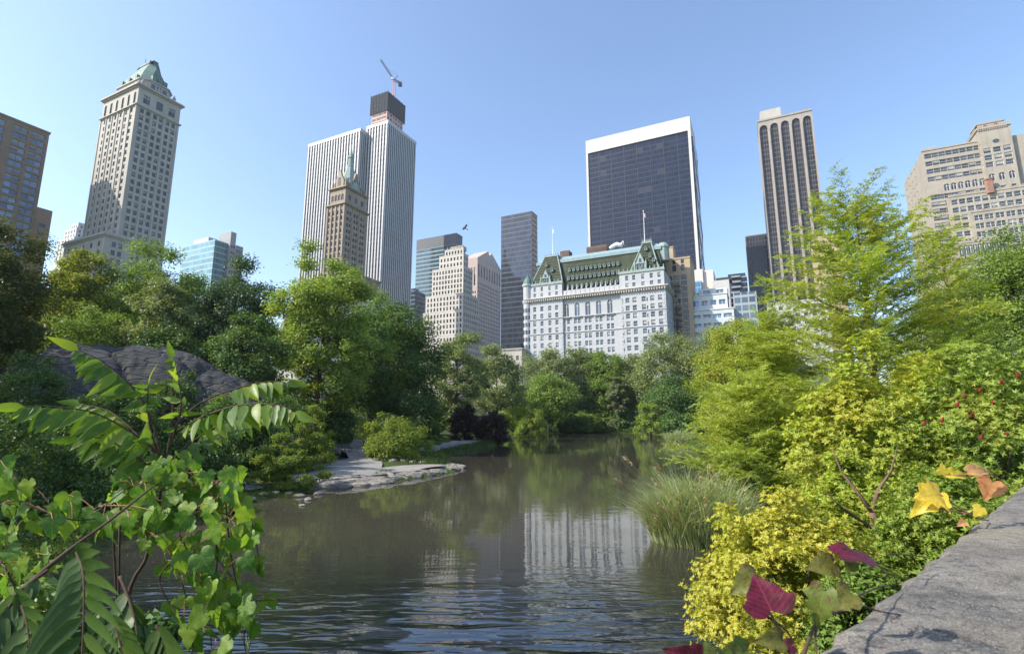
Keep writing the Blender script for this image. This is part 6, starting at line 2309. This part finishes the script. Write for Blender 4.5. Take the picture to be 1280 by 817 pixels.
def fg_mat(name, cols, spot=None, veins=0.0, trans=.38, spec=.35, rough=.42, spot_rng=(.5, .62), sscale=14, tb=1.5):
    """big near leaves: per-leaf colour, paler veins of noise, blotches"""
    m, nt, b = new_mat(name)
    ge = node(nt, 'ShaderNodeNewGeometry')
    oi = node(nt, 'ShaderNodeObjectInfo')
    ad = node(nt, 'ShaderNodeMath', operation='ADD')
    nt.links.new(ge.outputs['Random Per Island'], ad.inputs[0]); nt.links.new(oi.outputs['Random'], ad.inputs[1])
    fr = node(nt, 'ShaderNodeMath', operation='FRACT'); nt.links.new(ad.outputs[0], fr.inputs[0])
    col = ramp(nt, fr.outputs[0], [(0, cols[0]), (.5, cols[1]), (1, cols[2])])
    v = coords(nt)
    nz = noise(nt, 7 if veins else 40, 4, .6, v)
    col = mixc(nt, ramp(nt, nz, [(.35, 0.0), (.7, .35)]), col, tuple(min(1, x * 1.7) for x in cols[1]))
    if spot:
        col = mixc(nt, ramp(nt, noise(nt, sscale, 4, .6, v), [(spot_rng[0], 0.0), (spot_rng[1], .9)]), col, spot)
    if veins:
        sp = node(nt, 'ShaderNodeSeparateXYZ'); nt.links.new(v, sp.inputs[0])

        def mth(op, a, b_=0.0):
            n = node(nt, 'ShaderNodeMath', operation=op); sock(nt, n.inputs[0], a); sock(nt, n.inputs[1], b_); return n.outputs[0]
        ax = mth('ABSOLUTE', sp.outputs['X'])
        side_ = mth('LESS_THAN', mth('FRACT', mth('MULTIPLY', mth('SUBTRACT', sp.outputs['Y'], mth('MULTIPLY', ax, .85)), 6.5)), .13)
        vn = mth('MAXIMUM', mth('LESS_THAN', ax, .014), mth('MULTIPLY', side_, .7))
        col = mixc(nt, mth('MULTIPLY', vn, abs(veins)), col, tuple(min(1, x * (1.9 if veins > 0 else .4) + (.03 if veins > 0 else 0)) for x in cols[1]))
    sock(nt, b.inputs['Base Color'], col)
    b.inputs['Roughness'].default_value = rough
    b.inputs['Specular IOR Level'].default_value = spec
    if veins:
        bump(nt, b, mth('ADD', nz, mth('MULTIPLY', vn, -.8)), .22, .012)
    else:
        bump(nt, b, nz, .25, .004)
    tr = node(nt, 'ShaderNodeBsdfTranslucent')
    nt.links.new(mixc(nt, 1.0, col, (tb, tb, .55), 'MULTIPLY'), tr.inputs['Color'])
    mx = node(nt, 'ShaderNodeMixShader'); mx.inputs[0].default_value = trans
    nt.links.new(b.outputs[0], mx.inputs[1]); nt.links.new(tr.outputs[0], mx.inputs[2])
    nt.links.new(mx.outputs[0], nt.nodes['Material Output'].inputs['Surface'])
    return m


FG_GREEN = fg_mat('sapling_leaf', ((.045, .10, .022), (.11, .19, .03), (.24, .30, .04)), trans=.46)
FG_DARK = fg_mat('fern_leaf', ((.035, .075, .016), (.05, .10, .02), (.07, .12, .025)), trans=.3)
FG_VINE = fg_mat('vine_leaf', ((.06, .145, .026), (.125, .225, .034), (.25, .33, .05)), (.20, .17, .05), veins=.45, trans=.48, sscale=2.6, spot_rng=(.64, .72))
FG_RED = fg_mat('crimson_ivy_leaf', ((.095, .008, .022), (.125, .012, .032), (.15, .018, .03)), (.050, .020, .014), veins=.5, trans=.3, sscale=4, tb=1.3)
FG_IVYG = fg_mat('turning_ivy_leaf', ((.06, .11, .02), (.10, .13, .024), (.16, .14, .03)), (.10, .055, .02), veins=.4, trans=.35, sscale=4)
FG_YEL = fg_mat('yellow_ivy_leaf', ((.52, .42, .04), (.60, .46, .05), (.62, .42, .07)), (.46, .20, .05), veins=-.35, trans=.35, sscale=3, spot_rng=(.56, .72), tb=1.25)
FG_ORG = fg_mat('orange_ivy_leaf', ((.46, .25, .10), (.50, .29, .13), (.44, .19, .07)), (.40, .09, .04), veins=-.35, trans=.35, sscale=3, tb=1.25)
TWIG = plain('brown_twig', (.075, .045, .030), .8, var=.3, scale=20)
TWIG_R = plain('reddish_petiole', (.26, .13, .07), .7, var=.3, scale=20)


def blade(mb, base, d, side, L, w_, fold=.25, curl=.25, k=6, m=0, sharp=.75):
    """one pointed leaflet: from base along d, width along side"""
    d, side = Vector(d).normalized(), Vector(side)
    side = (side - d * side.dot(d)).normalized()
    n = side.cross(d)
    if n.z < 0: n = -n
    n0 = len(mb.v)
    for i in range(k + 1):
        s = i / k
        ww = w_ * .5 * (math.sin(math.pi * min(1, s ** sharp)) ** .8) * (1 - .35 * s) * 1.25 + (.0 if s < 1 else 0)
        c = Vector(base) + d * (L * s) - n * (L * curl * s * s)
        mb.v.append(tuple(c - side * ww + n * (ww * fold))); mb.v.append(tuple(c)); mb.v.append(tuple(c + side * ww + n * (ww * fold)))
    for i in range(k):
        a = n0 + i * 3
        mb.f += [(a, a + 1, a + 4, a + 3), (a + 1, a + 2, a + 5, a + 4)]; mb.m += [m, m]


def bez(pts, n):
    A = np.array([list(p) for p in pts], float)
    t = np.linspace(0, len(A) - 1, n)
    # Catmull-Rom through the points
    out = []
    for u in t:
        i = min(int(u), len(A) - 2); f = u - i
        p0, p1, p2, p3 = A[max(i - 1, 0)], A[i], A[i + 1], A[min(i + 2, len(A) - 1)]
        out.append(.5 * ((2 * p1) + (-p0 + p2) * f + (2 * p0 - 5 * p1 + 4 * p2 - p3) * f * f + (-p0 + 3 * p1 - 3 * p2 + p3) * f ** 3))
    return [Vector(o) for o in out]


def frond(parent, px, npair, L, w_, mat, seed, hang=.9, r=.006, start=.12, fwd=.45, upward=False, name='frond', sag=.2):
    rr = random.Random(seed)
    org = parent.location
    pts = bez([P(*q) - org for q in px], 24)
    mb = MB()
    mb.tube(pts, [r * (1 - .7 * i / 23) for i in range(24)], 6, m=1)
    for k in range(npair):
        f = start + (1 - start) * (k + .5) / npair
        i = min(int(f * 23), 22); q = pts[i].lerp(pts[i + 1], f * 23 - i)
        t = (pts[i + 1] - pts[i]).normalized()
        up = Vector((0, 0, 1)); up = (up - t * up.dot(t)).normalized()
        lat = t.cross(up)
        env = (.62 + .5 * math.sin(math.pi * min(1, f * 1.02))) * (1.0 if f < .85 else .85)
        for s in (-1, 1):
            d = lat * s * (1 - hang * .55) + Vector((0, 0, -1)) * hang * rr.uniform(.6, 1.1) + t * fwd * rr.uniform(.6, 1.3) - F_ * .1
            sd = t + Vector((rr.uniform(-.35, .35), rr.uniform(-.35, .35), rr.uniform(-.25, .25)))
            blade(mb, q, d, sd, L * env * rr.uniform(.82, 1.15), w_ * env * rr.uniform(.85, 1.15), rr.uniform(.1, .4), rr.uniform(.02, sag))
    blade(mb, pts[-1], (pts[-1] - pts[-3]), Vector((0, 0, 1)).cross(pts[-1] - pts[-3]) + Vector((0, 0, .3)), L * .9, w_ * .9)
    mb.build(name, [mat, TWIG], parent, True)


sx = P(205, 640, 2.75)
sap = thing('sapling', 'leafy sapling with drooping compound leaves arching in the left foreground', 'sapling', (sx.x, sx.y, gz(sx.x, sx.y)))
o_ = sap.location
mb = MB()
st_ = [Vector((-.25, .1, -.3)), Vector((-.15, .05, 1.2)), P(150, 800, 2.7) - o_, P(185, 690, 2.72) - o_, P(205, 590, 2.75) - o_, P(214, 540, 2.75) - o_, P(216, 500, 2.75) - o_, P(213, 448, 2.75) - o_]
cp = bez(st_, 40)
mb.tube(cp, [.012 - .008 * (i / 39) for i in range(40)], 8)
mb.build('stem', TWIG, sap, True)
frond(sap, [(205, 585, 2.75), (188, 520, 2.70), (160, 478, 2.66), (128, 452, 2.62), (98, 437, 2.58)], 8, 0.151, 0.049, FG_GREEN, 1, start=.42, hang=.9)
frond(sap, [(208, 575, 2.75), (172, 545, 2.66), (118, 516, 2.56), (64, 508, 2.46), (30, 508, 2.40)], 12, 0.147, 0.046, FG_GREEN, 2, start=.16)
frond(sap, [(206, 590, 2.75), (178, 550, 2.8), (138, 515, 2.84), (100, 505, 2.88)], 10, 0.143, 0.043, FG_GREEN, 3, hang=.75)
frond(sap, [(214, 545, 2.75), (250, 522, 2.68), (300, 506, 2.60), (345, 506, 2.54), (368, 515, 2.50)], 12, 0.147, 0.047, FG_GREEN, 4, start=.14)
frond(sap, [(216, 535, 2.75), (248, 505, 2.80), (290, 487, 2.84), (332, 477, 2.88), (358, 478, 2.9)], 8, 0.134, 0.046, FG_GREEN, 5, start=.48)
frond(sap, [(212, 575, 2.75), (250, 545, 2.82), (290, 525, 2.9), (330, 522, 2.95)], 10, 0.134, 0.043, FG_GREEN, 6, hang=.85)
frond(sap, [(212, 560, 2.75), (226, 510, 2.7), (222, 470, 2.68), (216, 448, 2.66)], 8, 0.107, 0.033, FG_GREEN, 7, hang=.6, fwd=.7)
frond(sap, [(205, 600, 2.75), (170, 570, 2.7), (130, 548, 2.66), (100, 548, 2.62)], 10, 0.134, 0.043, FG_GREEN, 8, hang=.85)
frond(sap, [(206, 590, 2.75), (190, 545, 2.72), (184, 505, 2.7), (186, 480, 2.68)], 8, 0.125, 0.039, FG_GREEN, 9, hang=.7, fwd=.6)

# the big fern-like frond, lower left, and its darker neighbours
fx = P(40, 760, 1.7)
frn = thing('compound_leaf_plant', 'dark arching plant with long narrow leaflets in the bottom left corner', 'plant', (fx.x - .3, fx.y, gz(fx.x - .3, fx.y)))
o_ = frn.location
mb = MB()
mb.tube(bez([Vector((-.1, .2, -.4)), Vector((-.15, .1, 1.4)), P(-60, 830, 1.8) - o_, P(0, 762, 1.8) - o_, P(52, 715, 1.8) - o_, P(92, 683, 1.85) - o_, P(140, 648, 1.95) - o_, P(196, 604, 2.1) - o_], 40), [.014 - .011 * (i / 39) for i in range(40)], 8)
mb.build('stem', TWIG, frn, True)


def flat_frond(parent, px, npair, L, w_, mat, seed, ang=1.25, name='frond'):
    """a frond seen face on: leaflets sweep out and curve down on both sides"""
    rr = random.Random(seed)
    org = parent.location
    pts = bez([P(*q) - org for q in px], 24)
    mb = MB()
    mb.tube(pts, [.0045 * (1 - .6 * i / 23) for i in range(24)], 6, m=1)
    for k in range(npair):
        f = .02 + .96 * (k + .5) / npair
        i = min(int(f * 23), 22); q = pts[i].lerp(pts[i + 1], f * 23 - i)
        t = (pts[i + 1] - pts[i]).normalized()
        lat = t.cross(F_).normalized()
        if lat.x < 0: lat = -lat
        env = .75 + .4 * math.sin(math.pi * f)
        for s in (-1, 1):
            d = lat * s * math.sin(ang) + t * math.cos(ang) - F_ * .15
            n0 = len(mb.v)
            kk = 7
            for j in range(kk + 1):
                u = j / kk
                ww = w_ * .5 * math.sin(math.pi * min(1, u ** .6)) ** .7 * (1 - .4 * u) * 1.2
                c = q + d * (L * env * u) + t * (L * env * .42 * u * u) - F_ * (.03 * u)
                nd = (d + t * .84 * u).normalized()
                sd = nd.cross(F_).normalized()
                for e in (-1, 0, 1):
                    mb.v.append(tuple(c + sd * (ww * e) - F_ * (.25 * ww * abs(e))))
            for j in range(kk):
                a = n0 + j * 3
                mb.f += [(a, a + 1, a + 4, a + 3), (a + 1, a + 2, a + 5, a + 4)]; mb.m += [0, 0]
    mb.build(name, [mat, TWIG], parent, True)


flat_frond(frn, [(96, 690, 1.62), (104, 715, 1.58), (105, 760, 1.54), (102, 830, 1.5)], 9, .16, .038, FG_DARK, 1)
flat_frond(frn, [(140, 770, 1.75), (150, 800, 1.72), (160, 850, 1.7)], 6, .15, .04, FG_DARK, 2, 1.0)
flat_frond(frn, [(20, 740, 1.75), (34, 780, 1.7), (40, 850, 1.66)], 7, .15, .04, FG_DARK, 3, 1.1)
flat_frond(frn, [(196, 780, 1.9), (206, 806, 1.88), (214, 850, 1.85)], 5, .13, .04, FG_DARK, 4, .9)
frond(frn, [(60, 712, 1.8), (30, 735, 1.75), (0, 775, 1.7), (-20, 820, 1.66)], 8, .13, .045, FG_DARK, 12)
frond(frn, [(150, 720, 2.0), (165, 760, 1.95), (172, 800, 1.9), (170, 840, 1.9)], 8, .13, .045, FG_DARK, 13)


shrub('shrub', 'dark leafy undergrowth behind the fern-like frond in the bottom left corner', -130, 140, 705, 2.9, L_MID, 301, leaf=.10, n=1300, nclump=40, z0f=.8, wd=.5, cr=.3, lump=.35)
shrub('shrub', 'low shaded leaves beneath the hanging vine at the bottom edge', 90, 235, 752, 3.1, L_DARK, 302, leaf=.09, n=600, nclump=30, z0f=.85, wd=.5, cr=.3, lump=.35)


def heart_mesh(seed, lobes=.0, mat=None, fold=.3, curl=.2):
    """a heart shaped leaf 1 long, hanging from the origin along +Y, face towards +Z"""
    rr = random.Random(seed)
    out = [(0.0, .0), (-.17, .17), (-.13, .36), (.06, .50), (.22, .50 + lobes * .12), (.34, .40 - lobes * .03), (.46, .36 + lobes * .08), (.62, .25), (.80, .12), (1.0, 0)]
    mid = [0, .0, .03, .12, .22, .32, .44, .6, .8, 1.0]
    sm3 = bez([(p[0], p[1] * rr.uniform(.93, 1.07), c) for p, c in zip(out, mid)], 25)
    out, mid = [(p.x, max(0, p.y)) for p in sm3], [p.z for p in sm3]
    mb = MB()
    k = len(out)
    for s in (-1, 1):
        n0 = len(mb.v)
        for (a, w_), c in zip(out, mid):
            w2 = w_
            zc = -curl * c * c
            mb.v.append((0, c, zc))
            mb.v.append((s * w2 * .5, (a + c) / 2, zc + fold * w2 * .5 * .8))
            mb.v.append((s * w2, a, zc + fold * w2 * .75 - .10 * w2 + .03 * math.sin(a * 14 + seed)))
        for i in range(k - 1):
            a = n0 + i * 3
            mb.f += [(a, a + 1, a + 4, a + 3), (a + 1, a + 2, a + 5, a + 4)]; mb.m += [0, 0]
    me = mb.mesh('leaf', mat, True)
    import bmesh
    b_ = bmesh.new(); b_.from_mesh(me)
    bmesh.ops.remove_doubles(b_, verts=b_.verts, dist=1e-4)
    bmesh.ops.recalc_face_normals(b_, faces=b_.faces)
    b_.to_mesh(me); b_.free()
    return me


def put_leaf(parent, me, pos, tip, nrm, L, label=None, wx=1.0):
    tip = Vector(tip).normalized()
    nrm = Vector(nrm)
    nrm = (nrm - tip * nrm.dot(tip)).normalized()
    x = tip.cross(nrm)
    M = Matrix((x, tip, nrm)).transposed().to_4x4()
    o = bpy.data.objects.new('leaf', me)
    o.matrix_world = Matrix.Translation(Vector(pos) - parent.location) @ M @ Matrix.Diagonal((L * wx, L, L, 1))
    link(o, parent)
    if label: o['label'] = label
    return o


VM = [heart_mesh(s, l, FG_VINE, f, c) for s, l, f, c in ((1, 0, .3, .25), (2, .8, .22, .15), (3, .2, .5, .3), (4, 1.0, .35, .35), (5, 0, .1, .1))]


def vine(label, strands, seed, n, size, loc_px, name='climbing_vine', cat='vine', spread=16, dz=0.0):
    rr = random.Random(seed)
    q = P(*loc_px)
    t = thing(name, label, cat, (q.x, q.y, gz(q.x, q.y)))
    mb = MB()
    tot = []
    for s in strands:
        pts = bez([P(*a) - t.location for a in s], 20)
        mb.tube(pts, [.0030 * (1 - .6 * i / 19) + .0008 for i in range(20)], 5)
        tot.append(s)
    mb.tube(bez([Vector((0, 0, -.2)), Vector((.05, .05, 1.4)), P(*strands[0][0]) - t.location], 16), .005, 6)
    lens = [sum(math.hypot(b[0] - a[0], b[1] - a[1]) for a, b in zip(s[:-1], s[1:])) for s in tot]
    pet = MB()
    for i in range(n):
        s = rr.choices(tot, lens)[0]
        f = rr.random() * (len(s) - 1)
        k = int(f); u = f - k
        a, b_ = s[k], s[k + 1]
        px = a[0] + (b_[0] - a[0]) * u; py = a[1] + (b_[1] - a[1]) * u; dd = a[2] + (b_[2] - a[2]) * u
        at = P(px, py, dd)
        x_, y_ = px + rr.gauss(0, spread), py + rr.gauss(0, spread) - 3
        pos = P(x_, y_, dd + rr.uniform(-.12, .12))
        tip = -U_ * rr.uniform(.5, 1.0) + R_ * rr.gauss(0, .45) - F_ * rr.uniform(-.1, .5)
        nr = -F_ * rr.uniform(.25, 1.0) + Vector((0, 0, 1)) * rr.uniform(.1, .9) + R_ * rr.gauss(-.15, .4)
        put_leaf(t, VM[rr.randrange(5)], pos, tip, nr, size * rr.uniform(.55, 1.2))
        pet.tube([at - t.location, (at + pos) / 2 - t.location + Vector((0, 0, .012)), pos - t.location], .0018, 4, cap=False)
    mb.build('stem', TWIG, t, True)
    pet.build('leaf_stalk', TWIG_R, t)
    return t


vine('vine with heart shaped bright green leaves hanging over the water at the left', [
    [(150, 640, 2.6), (190, 615, 2.6), (235, 610, 2.6), (280, 600, 2.55), (305, 625, 2.5), (318, 665, 2.5), (325, 710, 2.5)],
    [(190, 620, 2.6), (215, 650, 2.5), (235, 690, 2.45), (250, 730, 2.42), (262, 780, 2.4), (265, 825, 2.4)],
    [(280, 605, 2.55), (285, 660, 2.5), (290, 700, 2.48), (300, 740, 2.45), (318, 750, 2.45), (350, 748, 2.45)],
    [(300, 740, 2.45), (308, 770, 2.45), (305, 800, 2.45), (312, 830, 2.45)],
    [(200, 610, 2.65), (230, 590, 2.65), (260, 600, 2.65), (295, 600, 2.6)],
    [(235, 690, 2.45), (262, 690, 2.45), (290, 720, 2.45)],
    [(225, 650, 2.55), (270, 640, 2.5), (300, 650, 2.5)],
    [(215, 700, 2.45), (200, 730, 2.45), (240, 800, 2.4), (230, 830, 2.4)]], 21, 99, .09, (180, 700, 2.8), spread=13)
vine('vine with broad green leaves behind the fern-like frond at the left edge', [
    [(-20, 640, 2.3), (20, 625, 2.3), (60, 640, 2.3), (100, 650, 2.3), (150, 640, 2.4), (185, 630, 2.4)],
    [(-20, 660, 2.2), (10, 690, 2.2), (40, 700, 2.2), (70, 690, 2.2)],
    [(-20, 610, 2.4), (10, 605, 2.4), (40, 620, 2.4)],
    [(0, 700, 2.1), (20, 740, 2.1), (10, 790, 2.1), (20, 830, 2.1)],
    [(120, 640, 2.4), (160, 610, 2.5), (190, 600, 2.5)]], 22, 84, .085, (-40, 700, 2.5), spread=17)

vine('dense bunch of pale green vine leaves around the foot of the sapling fronds', [
    [(140, 630, 2.7), (175, 600, 2.65), (215, 592, 2.6), (255, 605, 2.6), (290, 618, 2.55)],
    [(160, 640, 2.6), (200, 625, 2.55), (240, 635, 2.5), (275, 640, 2.5)],
    [(175, 660, 2.6), (205, 680, 2.5), (225, 720, 2.45), (235, 760, 2.45)],
    [(262, 650, 2.5), (272, 690, 2.45), (268, 740, 2.42), (280, 790, 2.4)]], 23, 96, .083, (200, 720, 2.9), spread=15)

# ------------------------------------------------------------------ autumn ivy on the parapet
IVR = [heart_mesh(s, .3, FG_RED, f, c) for s, f, c in ((11, .55, .12), (12, .3, .3), (13, .8, .2))]
IVG = [heart_mesh(s, .6, FG_IVYG, f, c) for s, f, c in ((14, .5, .2), (15, .25, .3), (16, .9, .15))]
IVY = [heart_mesh(s, 1.0, FG_YEL, f, c) for s, f, c in ((17, .3, .3), (18, .6, .35), (19, .15, .2))]
IVO = [heart_mesh(s, .6, FG_ORG, f, c) for s, f, c in ((20, .6, .3), (21, .4, .2))]
q = G(1010, 805, ZT)
iv = thing('ivy_vine', 'ivy with crimson and green leaves hanging over the edge of the stone parapet', 'ivy', (q.x, q.y + .1, 0))
W_ = lambda r, u, f: R_ * r + U_ * u + F_ * f


def ivy_leaf(par, me, px, py, d, tip, nrm, Lpx, label=None, wx=1.0):
    L = Lpx * .63 / FPX * d
    put_leaf(par, me, P(px, py, d), W_(*tip), W_(*nrm), L, label, wx)


D0 = 1.0
ivy_leaf(iv, IVR[0], 964, 762, D0, (-.18, .72, .62), (-.12, .62, -.75), 66, 'big crimson leaf folded along its midrib', 1.4)
ivy_leaf(iv, IVR[1], 1052, 693, D0 + .1, (.98, -.12, .05), (.05, .98, -.20), 108, 'long crimson leaf lying on the stone edge', .55)
ivy_leaf(iv, IVR[2], 868, 826, D0 - .1, (-.85, .45, -.2), (-.2, .6, -.8), 66, 'magenta leaf at the bottom edge', .8)
ivy_leaf(iv, IVG[0], 944, 722, D0 + .05, (-.9, -.35, -.25), (-.2, .6, -.75), 58, 'green leaf behind the crimson one', .9)
ivy_leaf(iv, IVG[1], 1040, 704, D0 + .12, (-.8, .05, -.3), (0, .6, -.8), 60, None, .7)
ivy_leaf(iv, IVG[2], 1060, 712, D0 + .12, (-.3, .75, -.2), (.3, .3, -1), 40, None, .9)
ivy_leaf(iv, IVG[0], 1062, 742, D0 + .05, (-.85, -.35, -.3), (-.1, .6, -.8), 56, 'olive leaf curling beside the stone', .8)
ivy_leaf(iv, IVG[1], 1030, 738, D0, (-.35, -.95, -.1), (-.7, .1, -.7), 74, 'dark green leaf hanging below the others', .7)
ivy_leaf(iv, IVG[2], 930, 815, D0 - .05, (-.95, .05, -.3), (-.1, .8, -.6), 70, None, .55)
ivy_leaf(iv, IVG[0], 975, 798, D0, (-.9, .1, -.3), (0, .5, -.85), 60, None, .6)
ivy_leaf(iv, IVR[1], 990, 806, D0, (-.8, .1, -.3), (0, .6, -.85), 42, None, .6)
ivy_leaf(iv, IVG[1], 880, 812, D0 + .1, (.5, -.6, -.3), (0, .6, -.85), 50, None, .7)
mb = MB()
lp_ = lambda *a: P(*a) - iv.location
for pts, r_ in (([(963, 765, D0), (975, 792, D0), (992, 826, D0)], .0026), ([(952, 766, D0 + .02), (985, 790, D0 + .04), (1000, 830, D0 + .03)], .003),
                ([(1000, 830, .98), (1022, 775, 1.03), (1045, 765, 1.12), (1080, 757, 1.22)], .0034), ([(1021, 778, 1.04), (1019, 800, 1.0), (1021, 815, .98)], .003),
                ([(1045, 765, 1.12), (1065, 748, 1.2), (1100, 733, 1.36), (1118, 731, 1.42)], .003), ([(1062, 742, 1.1), (1050, 720, 1.1), (1036, 692, 1.1)], .002),
                ([(1110, 692, 1.45), (1135, 693, 1.55), (1162, 697, 1.6)], .002), ([(1080, 757, 1.22), (1102, 764, 1.24), (1140, 770, 1.3)], .0022),
                ([(985, 830, 1.0), (945, 812, .98), (900, 818, .95)], .002)):
    mb.tube(bez([lp_(*a) for a in pts], 12), [r_ * (1 - .5 * i / 11) for i in range(12)], 6)
mb.build('stem', TWIG, iv, True)

q = G(1210, 648, ZT)
iy = thing('ivy_vine', 'ivy spray with yellow and orange leaves reaching out from the parapet edge', 'ivy', (q.x - .05, q.y + .05, 0))
D1 = 2.2
ivy_leaf(iy, IVY[0], 1174, 618, D1, (-.85, .10, -.35), (-.35, .55, -.8), 56, 'large clear yellow leaf', 1.0)
ivy_leaf(iy, IVY[1], 1168, 616, D1 + .02, (-.85, -.55, -.3), (-.3, .5, -.85), 66, 'yellow leaf browning at its tip', .75)
ivy_leaf(iy, IVY[2], 1178, 592, D1, (.12, .95, .1), (-.1, .2, -1), 22, None, .9)
ivy_leaf(iy, IVY[1], 1184, 594, D1, (.98, .05, -.1), (-.1, .75, -.65), 50, None, .45)
ivy_leaf(iy, IVO[0], 1212, 590, D1, (.95, .12, -.1), (-.1, .7, -.65), 48, 'orange red leaf at the end of the spray', .5)
ivy_leaf(iy, IVO[1], 1240, 602, D1 + .05, (-.45, -.75, -.2), (-.35, .35, -.9), 40, 'tan orange leaf on the stone edge', 1.1)
ivy_leaf(iy, IVY[2], 1226, 634, D1, (-.6, -.6, -.2), (-.3, .4, -.9), 26, None, .8)
ivy_leaf(iy, IVO[0], 1206, 652, D1 - .05, (-.9, -.3, -.2), (-.2, .6, -.8), 18, None, .8)
mb = MB()
lp_ = lambda *a: P(*a) - iy.location
for pts, r_ in (([(1174, 617, D1), (1190, 628, D1), (1212, 642, D1)], .0042), ([(1160, 634, D1), (1185, 638, D1), (1214, 642, D1)], .0034), ([(1180, 595, D1), (1205, 593, D1), (1240, 592, D1), (1255, 606, D1 + .1)], .0028),
                ([(1212, 642, D1), (1225, 648, D1 + .05), (1236, 650, D1 + .15)], .004)):
    mb.tube(bez([lp_(*a) for a in pts], 10), [r_ * (1 - .3 * i / 9) for i in range(10)], 6)
mb.build('stem', TWIG_R, iy, True)
